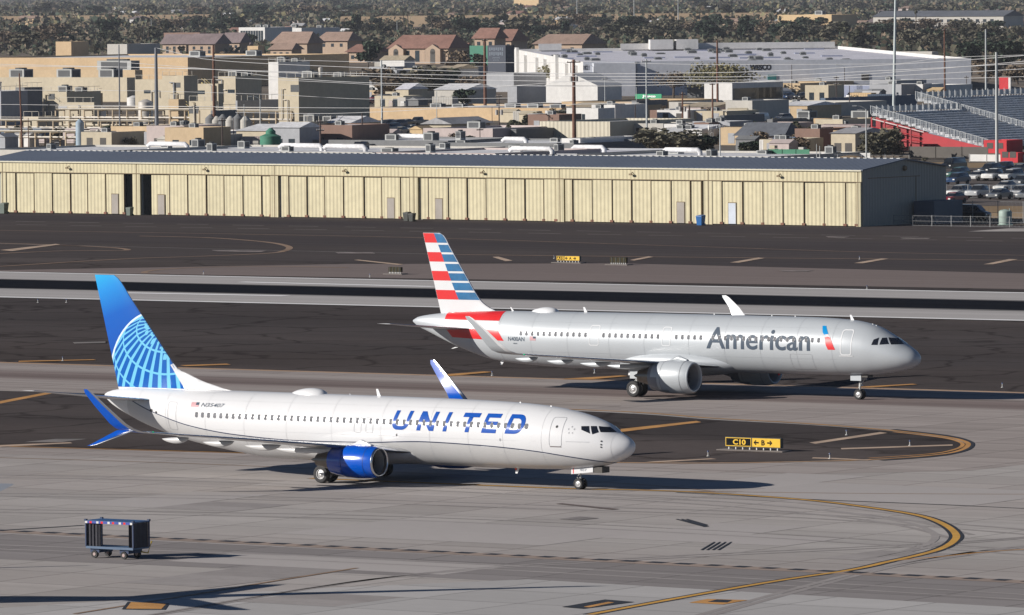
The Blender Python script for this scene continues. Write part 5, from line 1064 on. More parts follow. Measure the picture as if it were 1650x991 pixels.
# ------------------------------------------------------------------ stadium stand
m_seat = mat('bench_aluminium', (.6, .63, .68), .6, var=.25, scale=.8, speck=.3); m_std = mat('stand_red', (.4, .012, .022), .6, var=.08); m_stdd = mat('stand_red_shaded_steel', (.3, .012, .02), .6, var=.2); m_railw = mat('stand_rail_galvanised', (.42, .44, .45), .5, var=.1)
def stand(name, label, C, L, b, h0, h1, rows, wallm=None, part=1.0):          # rows step down towards local +x, benches run along local y
    r = thing(name, label, 'grandstand', C, -TH, 'grandstand sections'); mb = MB(); bn = MB(); rl = MB()
    for i in range(rows):
        x0, x1 = -L + L * i / rows, -L + L * (i + 1) / rows; z = h1 + (h0 - h1) * (i + .5) / rows
        mb.box(x0, x1 + .002, .3, b, z - .5, z)
        bn = MB(); bn.box(x0 + .1, x0 + .38, .35, b - .3, z + .3, z + .36)
        for q in range(int(b / 2)): bn.box(x0 + .2, x0 + .26, .5 + q * 2, .56 + q * 2, z, z + .3)
        bn.build('bench', m_seat, r)
    mb.build('tier', mat('tier_deck_grey', (.56, .58, .61), .8, var=.25, speck=.3), r)
    mb = MB(); Lp = L * part; hp_ = h0 * .5 + (h1 - 1.3 - h0 * .5) * part
    mb.add([(-Lp, 0, 0), (0, 0, 0), (0, 0, h0 * .5), (-Lp, 0, hp_), (-Lp, .28, 0), (0, .28, 0), (0, .28, h0 * .5), (-Lp, .28, hp_)], [(0, 1, 2, 3), (4, 7, 6, 5), (3, 2, 6, 7), (0, 3, 7, 4), (1, 5, 6, 2)]); mb.build('end_wall', wallm or m_std, r)
    if part < 1:
        mb = MB(); mb.add([(-L, 1.6, 0), (-Lp, 1.6, 0), (-Lp, 1.6, hp_), (-L, 1.6, h1 - .9), (-L, 1.8, 0), (-Lp, 1.8, 0), (-Lp, 1.8, hp_), (-L, 1.8, h1 - .9)], [(0, 1, 2, 3), (4, 7, 6, 5), (3, 2, 6, 7), (0, 3, 7, 4), (1, 5, 6, 2)]); mb.build('recessed_panel', m_stdd, r)  # steel set back; its darker red has the shade of the recess painted in
        for k in range(5): q = L - (L - Lp) * k / 4; hq = h1 - .9 + (hp_ - h1 + .9) * k / 4; mb = MB(); mb.box(-q - .12, -q + .12, .1, .34, 0, hq); mb.build('strut', m_std if k % 2 == 0 else m_stdd, r)
        for k in range(3): mb = MB(); mb.tube([(-L, .2, (h1 - 1.2) * (1 - k * .26)), (-Lp, .2, hp_ * (1 - k * .26))], .09, 5); mb.build('stringer', W['white'] if k == 0 else m_std, r)
    n = int(L / 1.1)
    for i in range(n + 1):
        t = i / n; x = -L + L * t; z = h1 + (h0 - h1) * t; rl.box(x - .05, x + .05, .05, .15, z - .5, z + 1.1)
        if i < n:
            for q in (.3, .55, .8): rl.box(x + L / n * q - .04, x + L / n * q + .04, .07, .13, z - .5, z + .9)
    rl.tube([(-L, .1, h1 + 1.1), (0, .1, h0 + 1.1)], .06, 6)
    for i in range(int(b / 2) + 1): rl.box(-L - .12, -L - .02, i * 2 - .06, i * 2 + .06, h1 - .3, h1 + 1.2); rl.box(-L - .1, -L - .04, i * 2 + .3, i * 2 + 1.7, h1, h1 + 1.0)
    rl.build('railing', m_railw, r)
    return r
SC = G(1592, 243); SL = along(SC, -UD, 1404, 60); hh = 61 * (SC.y + 12) / FOC
stand('grandstand', 'nearer grandstand section with a red triangular end wall', SC, SL, 30, .9, hh, 16, None, .55)
stand('grandstand', 'higher grandstand section behind, running off the right edge', SC + VD * 30.5 - UD * 3, SL + 6, 60, 1.6, hh + 2.0, 20, mat('tier_end_grey', (.2, .22, .26), .7))
for p0, p1, p2, yb, yt, lab in [(1585, 1622, 1648, 247, 226, 'red ticket booth with a white flat roof below the grandstand'), (1612, 1640, 1652, 262, 246, 'low red hut behind the white panel fence, right edge')]:
    B = bld('ticket_booth', lab, p0, p1, p2, yb, yt, W['red'], RF['white'], 'booth', par=.3); wins(B, 'f', 2, 1.2, .8, 1.8, mbay)
mb = MB(); C = G(1625, 166); mb.box(-2.6, 0, 0, .4, 3, 6.2); mb.box(0, .6, 0, .4, 3, 6.2, 1); mb.box(-1.9, -1.6, .1, .3, 0, 3, 1); mb.box(-.5, -.2, .1, .3, 0, 3, 1); o = mb.build('stadium_sign', [W['red'], W['white']], loc=C, rz=-TH); tag(o, 'red and white sign panel above the grandstand', 'sign')
# dark sign tower and green block in the trees
B = bld('green_building', 'dark green block behind the brown pole', 757, 786, 790, 112, 73.5, W['green'], RF['dark']); sg = B = bld('sign_tower', 'dark blue sign tower with faint pale lettering', 786, 815, 818, 122, 73, mat('sign_tower_navy', (.025, .035, .06), .6), RF['dark'], 'sign', depth=5)
for z0, z1, x0, x1, n_ in ((.82, .93, .92, .1, 7), (.66, .78, .92, .12, 7), (.56, .61, .72, .32, 9), (.49, .53, .68, .38, 5)):      # lettering too faint to read
    mb = MB(); xa, xb = -B['a'] * x0, -B['a'] * x1; w_ = (xb - xa) / n_
    for k in range(n_): mb.box(xa + w_ * (k + .12), xa + w_ * (k + .8), -.06, -.001, B['h'] * (z0 + .02 * (k % 2)), B['h'] * z1)
    mb.build('faint_lettering', mat('sign_faint_blue', (.12, .15, .19), .6), B['root'])

# ------------------------------------------------------------------ fences
def fence(px0, px1, pyb, hgt, lab, m, post=3.0, solid=False, th=TH, name='fence', pm=None):
    C = G(px1, pyb); U = Vector((math.cos(th), -math.sin(th), 0)); a = along(C, -U, px0, 300); r = thing(name, lab, 'fence', C, -th); n = max(1, int(a / post))
    for i in range(n + 1): mb = MB(); mb.box(-a * i / n - .035, -a * i / n + .035, -.035, .035, 0, hgt + .1); mb.build('post', pm or m, r) if i < 90 else None
    mb = MB()
    if solid: mb.box(-a, 0, .06, .1, .1, hgt)
    else:
        for z in (.1, hgt * .5, hgt): mb.tube([(-a, 0, z), (0, 0, z)], .025, 5)
        k = int(a / .6)
        for i in range(k): mb.tube([(-a * i / k, 0, .1), (-a * (i + 1) / k, 0, hgt)], .004, 3); mb.tube([(-a * i / k, 0, hgt), (-a * (i + 1) / k, 0, .1)], .004, 3)
    mb.build('panel' if solid else 'mesh', m, r); return r
m_gal = mat('galvanised_fence', (.22, .225, .23), .5, metal=.3, var=.1)
fence(1440, 1690, 368, 1.3, 'low galvanised mesh fence right of the hangar, in front', m_gal, 2.6, th=H_TH); fence(1407, 1690, 361, 2.7, 'tall galvanised mesh fence right of the hangar', m_gal, 3.4, th=H_TH)
fence(1525, 1700, 321, 1.8, 'grey mesh fence along the front of the car park', m_gal, 3.4)
fence(1465, 1592, 256, 2.0, 'dark screened fence below the red end wall', mat('fence_screen_dark', (.1, .09, .08), .8, var=.1), 4, True); fence(1562, 1700, 262, 1.25, 'white panel fence above the car park', W['white'], 3, True)
fence(1322, 1402, 259, 1.3, 'white panel fence left of the brown tree', W['white'], 2, True); fence(1238, 1304, 259, 1.9, 'green screened fence behind the end of the hangar', mat('fence_screen_green', (.03, .16, .09), .7, var=.15), 2.5, True)
fence(-40, 660, 240, 1.8, 'thin mesh fence along the back lane on the left', m_gal, 6); fence(1236, 1465, 262, 1.2, 'low thin mesh fence beside the dirt verge', m_gal, 4)
m_earth = ground_mat('dry_earth', (.3, .22, .14), var=.3)
sheet('verge', [G(1240, 275), G(1700, 281), G(1700, 264), G(1240, 258)], .02, m_earth); sheet('verge', [G(1525, 352), G(1720, 354), G(1720, 331), G(1525, 333)], .02, m_earth)
sheet('car_park', [G(1500, 331), G(1720, 333), G(1720, 272), G(1500, 270)], .035, ground_mat('car_park_asphalt', (.13, .115, .11), var=.12)); sheet('concrete_pad', [G(1560, 374), G(1625, 369), G(1700, 369), G(1700, 374)], .08, m_apron)
sheet('yard', [G(596, 238), G(700, 238), G(700, 196), G(596, 196)], .02, ground_mat('yard_asphalt', (.11, .1, .1), var=.15))

# ------------------------------------------------------------------ cars
m_gls = mat('car_glass', (.015, .018, .022), .08, coat=.6, var=.1); m_hl = mat('headlight_lens', (.75, .75, .72), .15, coat=.5)
def car_mesh(kind, paint):
    # side profiles (x forward, z) and plan half widths; the body is lofted across y so that flanks and roof curve in
    P = {'car': ([(2.3, .35), (2.34, .6), (2.2, .78), (1.2, .95), (-1.7, 1.02), (-2.25, .95), (-2.32, .6), (-2.25, .35)], [(1.25, .95), (.45, 1.42), (-.9, 1.46), (-1.85, 1.02)]),
         'suv': ([(2.35, .4), (2.4, .75), (2.25, .98), (1.35, 1.1), (-2.2, 1.15), (-2.38, .9), (-2.3, .4)], [(1.3, 1.1), (.6, 1.68), (-1.7, 1.74), (-2.25, 1.15)]),
         'pickup': ([(2.75, .45), (2.8, .85), (2.65, 1.08), (1.5, 1.18), (-2.7, 1.15), (-2.78, .8), (-2.7, .5)], [(1.4, 1.17), (.75, 1.78), (-.75, 1.8), (-1.0, 1.17)]),
         'van': ([(2.6, .4), (2.65, .85), (2.45, 1.1), (1.9, 1.25), (-2.55, 1.3), (-2.65, .8), (-2.6, .4)], [(1.95, 1.24), (1.2, 2.0), (-2.35, 2.05), (-2.58, 1.28)])}[kind]
    wd = {'car': .9, 'suv': .95, 'pickup': 1.0, 'van': 1.0}[kind]
    body, cab = P; rb = []
    for y, k in ((-1, .9), (-.93, 1), (0, 1.01), (.93, 1), (1, .9)): rb.append([(x * (.985 if abs(y) == 1 else 1), y * wd, .65 + (z - .65) * k) for x, z in body])
    mb = MB(); mb.loft(rb)
    rc = []
    for y, k in ((-.86, .0), (-.8, .55), (-.72, 1), (0, 1.03), (.72, 1), (.8, .55), (.86, .0)):
        z0 = min(cab[0][1], cab[-1][1]) - .02; rc.append([(x, y * wd, z0 + (z - z0) * max(k, .02)) for x, z in cab])
    mc = MB(); mc.loft(rc)
    mr = MB(); t = cab[1:3]; mr.add([(t[0][0] - .02, -.66 * wd, t[0][1] + .025), (t[0][0] - .02, .66 * wd, t[0][1] + .025), (t[1][0], .66 * wd, t[1][1] + .03), (t[1][0], -.66 * wd, t[1][1] + .03), (t[0][0] - .02, -.66 * wd, t[0][1] + .06), (t[0][0] - .02, .66 * wd, t[0][1] + .06), (t[1][0], .66 * wd, t[1][1] + .065), (t[1][0], -.66 * wd, t[1][1] + .065)], [(0, 3, 2, 1), (4, 5, 6, 7), (0, 1, 5, 4), (1, 2, 6, 5), (2, 3, 7, 6), (3, 0, 4, 7)])
    return mb, mc, mr, wd, body
CARS = {}
def make_car(kind, pname, rgb, lab, loc, rz, group):
    key = (kind, pname)
    if key in CARS: return dup(CARS[key], loc, rz, lab, group)
    paint = mat('car_paint_' + pname, rgb, .3, coat=.7, var=.03); mb, mc, mr, wd, body = car_mesh(kind, paint)
    r = thing({'car': 'parked_car', 'suv': 'parked_suv', 'pickup': 'parked_pickup', 'van': 'parked_van'}[kind], lab, {'car': 'car', 'suv': 'car', 'pickup': 'pickup truck', 'van': 'van'}[kind], loc, rz, group)
    b = mb.build('body', paint, r, smooth=40); mc.build('cabin', m_gls if kind != 'van' else paint, r, smooth=40); mr.build('roof', paint, r)
    if kind == 'van': w = MB(); w.add([(1.93, -.75, 1.3), (1.93, .75, 1.3), (1.26, .7, 1.95), (1.26, -.7, 1.95)], [(0, 1, 2, 3)]); w.v = [(x + .04, y, z + .03) for x, y, z in w.v]; w.build('windscreen', m_gls, r); w = MB(); w.box(.4, 1.5, -.93, -.9, 1.4, 1.8); w.build('side_window', m_gls, r)
    if kind == 'pickup': w = MB(); w.box(-2.65, -1.05, -.8, .8, 1.15, 1.18); w.build('bed', mbay, r)
    L_ = body[0][0]
    for sx in (1, -1):
        for sy in (1, -1): w = MB(); w.lathe([(-.11, .001), (-.11, .2), (-.12, .34), (.0, .36), (.12, .34), (.11, .2), (.11, .001)], 'y', (sx * (L_ - .95), sy * (wd - .1), .36), 16); w.build('wheel', ptyre, r, smooth=40)
    for sy in (1, -1): w = MB(); w.box(L_ - .08, L_ + .05, sy * .72 - .17, sy * .72 + .17, body[1][1] - .05, body[1][1] + .12); w.build('headlight', m_hl, r)
    CARS[key] = r; return r
CC = dict(white=(.62, .62, .6), silver=(.4, .41, .42), grey=(.13, .14, .15), black=(.015, .017, .02), blue=(.02, .05, .12), red=(.25, .01, .02), green=(.02, .08, .06), beige=(.4, .35, .27))
FR = -TH - R(90); gp_ = 'cars parked in the lot right of the hangar'
for kind, c, px, py, lab in [('suv', 'white', 1547, 318, 'white suv at the left end of the front row'), ('pickup', 'silver', 1580, 319, 'silver pickup second in the front row'), ('car', 'grey', 1611, 321, 'dark grey car third in the front row'), ('suv', 'silver', 1646, 318, 'silver suv at the right end of the front row'),
    ('car', 'white', 1621, 308, 'white car just behind the dark grey one'), ('car', 'red', 1537, 327, 'dark red car low beside the hangar end wall'), ('suv', 'green', 1545, 288, 'dark teal suv beside the hangar end wall'), ('suv', 'blue', 1543, 297, 'dark blue suv behind the white one'), ('car', 'white', 1576, 291, 'white car left of the white pickup'), ('pickup', 'white', 1604, 291, 'white pickup in the middle row with its doors side on'),
    ('suv', 'white', 1630, 291, 'white suv right of the white pickup'), ('suv', 'grey', 1648, 301, 'dark suv at the right edge of the lot'), ('van', 'black', 1537, 275, 'black van at the back left of the lot'), ('pickup', 'blue', 1622, 279, 'dark blue pickup in the back row'), ('suv', 'black', 1596, 281, 'black suv in the back row'), ('car', 'grey', 1645, 279, 'dark car at the back right of the lot'), ('suv', 'grey', 1660, 322, 'dark suv cut by the right edge')]:
    make_car(kind, c, CC[c], lab, G(px, py, .04), FR + R(rnd.uniform(-4, 4)), gp_)
make_car('van', 'black', CC['black'], 'black van parked alone behind the mesh fences', G(1562, 356, .04), -TH + R(8), None) ['label'] = 'black van parked alone behind the mesh fences'
gp2 = 'cars parked in the yard left of the pinkish block'
for kind, c, px, py, lab in [('suv', 'black', 624, 206, 'black suv at the left of the yard'), ('suv', 'blue', 640, 206, 'dark blue suv in the yard beside the black one'), ('car', 'black', 655, 203, 'black car in the middle of the yard'), ('pickup', 'grey', 674, 202, 'dark pickup near the cream gabled block'), ('suv', 'silver', 632, 212, 'silver suv in the front of the yard'), ('car', 'white', 662, 213, 'white car in the front of the yard'), ('car', 'beige', 646, 216, 'beige car lowest in the yard'), ('suv', 'green', 614, 214, 'dark green suv in the yard'), ('car', 'red', 598, 168, 'red car far behind the yard'), ('pickup', 'red', 606, 164, 'red pickup behind the big block'), ('car', 'grey', 622, 163, 'grey car behind the big block')]:
    make_car(kind, c, CC[c], lab, G(px, py, .04), FR + R(rnd.uniform(-8, 8)), gp2)
gp3 = 'cars scattered along the streets behind'
for kind, c, px, py, lab in [('pickup', 'blue', 966, 187, 'blue pickup in front of the tan warehouse'), ('suv', 'black', 990, 187, 'black suv right of the blue pickup'), ('van', 'white', 1224, 197, 'white van on the street in front of the storage units'), ('van', 'white', 502, 238, 'white van behind the ducts on the left'), ('car', 'black', 1187, 184, 'black car parked at a storage bay'), ('car', 'grey', 1222, 184, 'grey car parked at a storage bay'), ('suv', 'silver', 1262, 196, 'silver suv on the street right of the white van'), ('suv', 'white', 585, 243, 'white suv behind the ducts'),
    ('car', 'white', 1345, 259, 'white car by the white panel fence'), ('suv', 'white', 1375, 160, 'white suv in front of the white garages'), ('van', 'white', 1245, 158, 'white van by the dark glazed workshop'), ('suv', 'black', 1292, 160, 'black suv behind the storage units'), ('car', 'silver', 1310, 160, 'silver car behind the storage units'), ('suv', 'blue', 1270, 160, 'blue suv behind the storage units'), ('car', 'white', 1335, 160, 'white car behind the storage units'), ('car', 'red', 1108, 57, 'tiny red car on the far street'), ('car', 'white', 1088, 58, 'tiny white car on the far street'), ('pickup', 'white', 1262, 240, 'white pickup behind the green screened fence'), ('car', 'silver', 1290, 241, 'silver car behind the green screened fence')]:
    make_car(kind, c, CC[c], lab, G(px, py, .04), FR + R(rnd.choice([0, 90, 180]) + rnd.uniform(-8, 8)), gp3)
# blue recycling bin and drums at the hangar doors, fuel tank by the fence
def bin_(px, py, m, lab, kind='bin', s=1.0, nm='wheeled_bin'):
    C = G(px, py); mb = MB(); mb.loft([[(-.3, -.3, .08), (.3, -.3, .08), (.3, .3, .08), (-.3, .3, .08)], [(-.38, -.38, 1.0), (.38, -.38, 1.0), (.38, .38, 1.0), (-.38, .38, 1.0)], [(-.4, -.42, 1.02), (.4, -.42, 1.02), (.4, .4, 1.02), (-.4, .4, 1.02)], [(-.36, -.38, 1.12), (.36, -.38, 1.12), (.36, .4, 1.2), (-.36, .4, 1.2)]])
    for x in (-.34, .34): mb.lathe([(-.05, .001), (-.05, .14), (.05, .14), (.05, .001)], 'x', (x, .3, .14), 10)
    o = mb.build(nm, m, loc=C, rz=-H_TH); o.scale = (s, s, s); tag(o, lab, kind); return o
bin_(1129, 364, mat('bin_blue', (0, .1, .32), .5), 'blue wheeled bin in front of the hangar doors', s=1.15); bin_(209, 348, mat('bin_grey_green', (.12, .15, .13), .6), 'grey-green drum between the two open door gaps', s=1.0); bin_(656, 357, mat('bin_dark', (.05, .055, .05), .6), 'dark bin by the grey walk door in the middle of the hangar', s=1.05); bin_(664, 357.5, mat('bin_dark', (.05, .055, .05)), 'dark rounded bin leaning right of the other dark bin', s=.95); bin_(6, 345, mat('bin_grey_green', (.12, .15, .13)), 'grey bin at the left edge by the hangar', s=1.3)
C = G(1620, 363); mb = MB(); mb.lathe([(.1, .78), (.2, .82), (1.6, .82), (1.75, .8), (1.9, .6), (2.0, .001)], 'z', (0, 0, 0), 28); mb.tube([(.5, -.5, .1), (.5, -.5, 2.1)], .06, 6); mb.box(-.9, .9, -.9, .9, 0, .1)
o = mb.build('water_tank', mat('pale_green_tank', (.32, .4, .36), .5, var=.1), loc=C, smooth=40); tag(o, 'pale green-grey upright tank behind the low mesh fence', 'tank')
mb = MB(); C = G(1505, 350); mb.box(-.7, .7, 0, .05, 1.2, 2.0); mb.box(-.05, .05, .05, .1, 0, 1.2); o = mb.build('notice_board', [W['white']], loc=C, rz=-H_TH); tag(o, 'small blank white notice on the mesh fence', 'sign')
mb = MB(); rdd = random.Random(2)
pile = [(6 * math.cos(2 * math.pi * k / 20), 3 * math.sin(2 * math.pi * k / 20)) for k in range(20)]
mb.loft([[(x * s_, y * s_, z) for x, y in pile] for s_, z in ((1, 0), (.8, .5), (.5, 1.1), (.2, 1.5), (.02, 1.6))]); o = mb.build('sand_pile', m_earth, loc=G(1370, 266)); tag(o, 'low pile of pale sand behind the roof of the hangar', 'sand pile')

# ------------------------------------------------------------------ poles, masts and wires
m_wood = mat('creosoted_wood_pole', (.15, .07, .045), .8, var=.3, scale=1.5); m_woodd = mat('dark_wood_pole', (.06, .04, .035), .8, var=.3); m_steel = mat('weathered_steel_pole', (.17, .18, .2), .5, metal=.3, var=.1); m_gal2 = mat('grey_galvanised_mast', (.42, .44, .44), .5, metal=.2, var=.1)
m_ins = mat('insulator_grey', (.4, .38, .36), .4)
def pole(px, yb, yt, r, m, lab, arms=0, name='utility_pole', lean=0, xf=False, cat='pole', grp=None, light=None, armw=2.2):
    C = G(px, yb); h = height(C, yt); o = thing(name, lab, cat, C, 0, grp); mb = MB(); mb.tube([(0, 0, -.5), (lean * .5, 0, h * .5), (lean, 0, h)], [r, r * .85, r * .65], 10); mb.build('shaft', m, o, smooth=50)
    for k in range(arms):
        z = h - .5 - k * 1.5; a = MB(); d = VD; a.tube([tuple(-d * armw / 2 + Vector((lean, 0, z))), tuple(d * armw / 2 + Vector((lean, 0, z)))], .09, 4); a.build('crossarm', m, o)
        for q in (-.45, -.15, .15, .45): i = MB(); p = d * armw * q + Vector((lean, 0, z)); i.lathe([(.05, .05), (.15, .09), (.3, .05)], 'z', tuple(p), 6); i.build('insulator', m_ins, o)
    if xf: t = MB(); t.lathe([(0, .001), (0, .3), (1.0, .3), (1.1, .001)], 'z', (lean + .5, 0, h - 4.2), 12); t.lathe([(0, .001), (0, .3), (1.0, .3), (1.1, .001)], 'z', (lean - .5, 0, h - 4.2), 12); t.build('transformer', m_ins, o, smooth=50)
    if light:
        s_ = light; t = MB(); t.tube([(0, 0, h), (s_ * .8, 0, h + .5), (s_ * 1.9, 0, h + .6)], .05, 6); t.box(s_ * 1.9 - .35, s_ * 1.9 + .35, -.15, .15, h + .5, h + .68); t.build('lamp_arm', m_gal2, o)
    return o
for px, yb, yt, r, m, lab, ar, kw in [(36, 238, 118, .2, m_wood, 'dark brown pole near the left edge', 0, {'lean': -.4}), (46, 238, 190, .1, m_wood, 'short thin brown pole right of the leftmost pole', 0, {}), (193.5, 238, 72, .17, m_steel, 'thin dark steel mast with side pegs, left', 0, {}), (253, 240, 77, .42, m_steel, 'thick dark steel pole on the left', 0, {}), (345.5, 226, 73, .33, m_wood, 'red-brown wooden pole left of centre', 0, {}), (358.5, 252, 190, .17, m_woodd, 'black pole in front of the dark tank hall', 1, {}), (377, 243, 190, .1, m_woodd, 'thin black pole beside the tank hall', 0, {}),
    (516.5, 253, 192, .2, m_woodd, 'black pole with two crossarms behind the hangar roof', 2, {}), (584, 240, 181, .18, m_woodd, 'dark red pole in front of the yard', 0, {}), (616, 234, 97, .22, m_gal2, 'tall pale grey mast right of the big block', 0, {'light': None}), (704, 203, 147, .1, m_gal2, 'thin pale pole in front of the tan warehouse', 0, {}), (782, 188, 62, .42, m_wood, 'tall thick red-brown pole right of the yard', 1, {}), (804.5, 213, 152, .16, m_woodd, 'black pole with transformers over the tan warehouse', 1, {'xf': True}), (793, 197, 172, .08, m_woodd, 'short thin pole left of the black transformer pole', 0, {}), (773.5, 231, 205, .1, m_woodd, 'left of two short poles on the white roof', 1, {}), (779, 226, 205, .1, m_woodd, 'right of two short poles on the white roof', 1, {}),
    (925.5, 233, 96, .42, m_wood, 'tall brown pole with a flood light bar, centre', 1, {'xf': True, 'armw': 4.5}), (920, 150, 100, .16, m_woodd, 'thin dark pole behind the tall centre pole', 0, {}), (957, 157, 108, .13, m_gal2, 'slim street light left of the gabled shed', 0, {'light': -1}), (975, 186, 124, .12, m_gal2, 'thin grey pole before the gabled shed', 1, {}), (1024, 215, 168, .14, m_woodd, 'thin black pole before the yard building', 0, {}), (1042.5, 241, 95, .2, m_gal2, 'tall pale grey mast right of the yard building', 1, {'armw': 3}), (1059, 240, 215, .09, m_gal2, 'short lamp with a curved arm', 0, {'light': 1}), (1026, 186, 140, .08, m_gal2, 'hair thin pole by the green sign', 0, {}),
    (1100, 200, 148, .22, m_wood, 'brown pole carrying white transformers', 1, {'xf': True}), (1111, 200, 170, .25, m_woodd, 'short stout black pole beside the transformer pole', 0, {}), (1148.5, 203, 132, .22, m_wood, 'dark brown pole with crossarm in front of the white workshop', 1, {}), (1156.5, 185, 65, .3, m_wood, 'tall brown pole left of the lettered wall', 0, {}), (1175, 160, 128, .1, m_woodd, 'thin pole on the corner of the white workshop', 0, {}), (1160.5, 262, 200, .13, m_gal2, 'pale pole with a small box right of the lattice tower', 1, {}), (1276, 158, 104, .12, m_woodd, 'thin dark pole in front of the olive tree', 0, {}), (1361, 155, 108, .12, m_woodd, 'thin street light against the grey wall', 0, {'light': -1}), (1348, 178, 122, .16, m_woodd, 'dark pole with a ring of insulators right of the storage units', 2, {}), (1369, 185, 138, .13, m_woodd, 'black pole beside the garage row', 0, {}),
    (1440, 177, -8, .38, mat('tall_mast_pale', (.5, .55, .55), .5, var=.05), 'very tall pale light mast running out of the top of the photo', 0, {'lean': .6, 'name': 'light_mast'}), (1589, 160, 47, .3, m_gal2, 'tall grey light mast with a lamp head behind the grandstand', 0, {'name': 'light_mast'}), (1606.5, 265, 84, .3, m_gal2, 'tall grey pole in front of the grandstand, right', 0, {}), (1522.5, 160, 46, .28, m_wood, 'tall red-brown pole behind the grandstand', 1, {}), (1396, 262, 176, .14, m_gal2, 'street light with a curved arm at the tan wall', 0, {'light': -1}), (1557.5, 155, 122, .12, m_woodd, 'small dark pole behind the grandstand', 1, {}), (1316, 263, 232, .09, m_gal2, 'left of two short grey posts by the dirt verge', 0, {}), (1321, 263, 235, .09, m_gal2, 'right of two short grey posts by the dirt verge', 0, {}),
    (560, 203, 145, .12, m_gal2, 'street light with a double arm beside the big block', 1, {}), (576, 204, 162, .09, m_gal2, 'street light with one arm beside the big block', 0, {'light': -1}), (394, 236, 168, .1, m_gal2, 'thin grey pole by the person high tank', 0, {}), (420, 232, 160, .14, m_gal2, 'grey street light left of the green tank', 0, {'light': -1}), (1093, 50, -6, .35, m_gal2, 'far lattice radio mast at the top edge', 3, {'armw': 4}), (1022, 52, -6, .3, m_gal2, 'far thin mast at the top edge', 0, {}), (930, 45, -8, .3, m_gal2, 'far pale mast at the top left of the tan strip', 0, {}), (1215, 48, 2, .25, m_woodd, 'far dark pole by the red sign', 0, {}), (244, 62, 30, .2, m_gal2, 'far pole with a crossarm above the tan roof', 1, {}), (375, 50, 32, .2, m_gal2, 'far pole beside the pillared building', 1, {}), (640, 60, 34, .2, m_gal2, 'far thin pole above the arched house', 0, {}), (100, 70, 55, .3, m_gal2, 'far short pale pole on the left', 0, {})]:
    pole(px, yb, yt, r, m, lab, ar, **kw)
t = thing('lattice_tower', 'slim lattice tower with a small dish left of the pale pole', 'tower', G(1146, 250)); h = height(G(1146, 250), 200); mb = MB()
for x, y in ((-.35, -.35), (.35, -.35), (0, .4)): mb.tube([(x, y, 0), (x, y, h)], .05, 5)
for k in range(int(h / .7)): s_ = 1 if k % 2 else -1; mb.tube([(-.35 * s_, -.35, k * .7), (.35 * s_, -.35, k * .7 + .7)], .025, 4)
mb.build('lattice', m_gal2, t); mb = MB(); mb.lathe([(0, .001), (.05, .3), (.2, .55)], 'x', (-.6, -.5, h - .6), 14); mb.build('dish', W['white'], t, smooth=60)
m_wire = mat('wire_aluminium', (.55, .55, .55), .5)
def wire(pts, vpy, rad, lab):                          # hangs in one vertical plane parallel to the street, photo rows give the height
    ref = uv(G(825, vpy))[1]; P = []
    def gnd(px):
        lo, hi = -1600.0, 600.0
        for _ in range(50):
            m_ = (lo + hi) / 2
            if proj(UV(m_, ref))[0] < px: lo = m_
            else: hi = m_
        return UV(lo, ref)
    f = pch(pts); px = pts[0][0]
    while px <= pts[-1][0]: g = gnd(px); P.append((g.x, g.y, height(g, f(px)))); px += 25
    mb = MB(); mb.tube(P, rad * 1.35, 5); o = mb.build('power_line', m_wire, smooth=80); tag(o, lab, 'power line', 'power lines over the roofs')
for i, (pts, v_, rad) in enumerate([([(-20, 103), (193, 108), (346, 112), (560, 118), (830, 122), (1156, 124), (1440, 113), (1670, 101)], 240, .035), ([(-20, 106), (253, 109), (480, 118), (830, 130), (1156, 133), (1440, 122), (1670, 110)], 240, .035), ([(253, 77), (346, 97), (560, 108), (782, 116), (925, 119), (1156, 117), (1522, 99), (1670, 88)], 236, .035),
    ([(193, 100), (346, 112), (480, 127), (615, 134), (782, 137), (925, 139), (1156, 134), (1522, 110), (1670, 97)], 238, .035), ([(-20, 168), (253, 171), (600, 174), (925, 168), (1042, 165)], 243, .03), ([(380, 181), (516, 183), (616, 180), (782, 170), (925, 163)], 243, .03), ([(346, 93), (480, 97), (620, 100), (830, 101), (925, 101)], 230, .03), ([(345, 124), (560, 134), (616, 137), (782, 140), (925, 131), (1042, 128), (1360, 130), (1670, 123)], 232, .03), ([(925, 99), (1156, 104), (1440, 103), (1522, 93), (1670, 88)], 215, .03), ([(-20, 145), (193, 146), (430, 152), (616, 160), (830, 158)], 236, .025)]):
    wire(pts, v_, rad, ['highest wire sloping down from the thick steel pole', 'wire crossing the whole photo over the cream blocks'][i % 2] if i < 0 else ('overhead wire over the roofs, ' + ['first across the whole width', 'second across the whole width', 'falling from the thick steel pole top', 'sagging between the steel mast and the right edge', 'lowest on the left, crossing the pipe racks', 'low over the big grey block', 'short span high over the big grey block', 'long sag through the middle of the photo', 'short span high on the right', 'short span over the machine house'][i]))

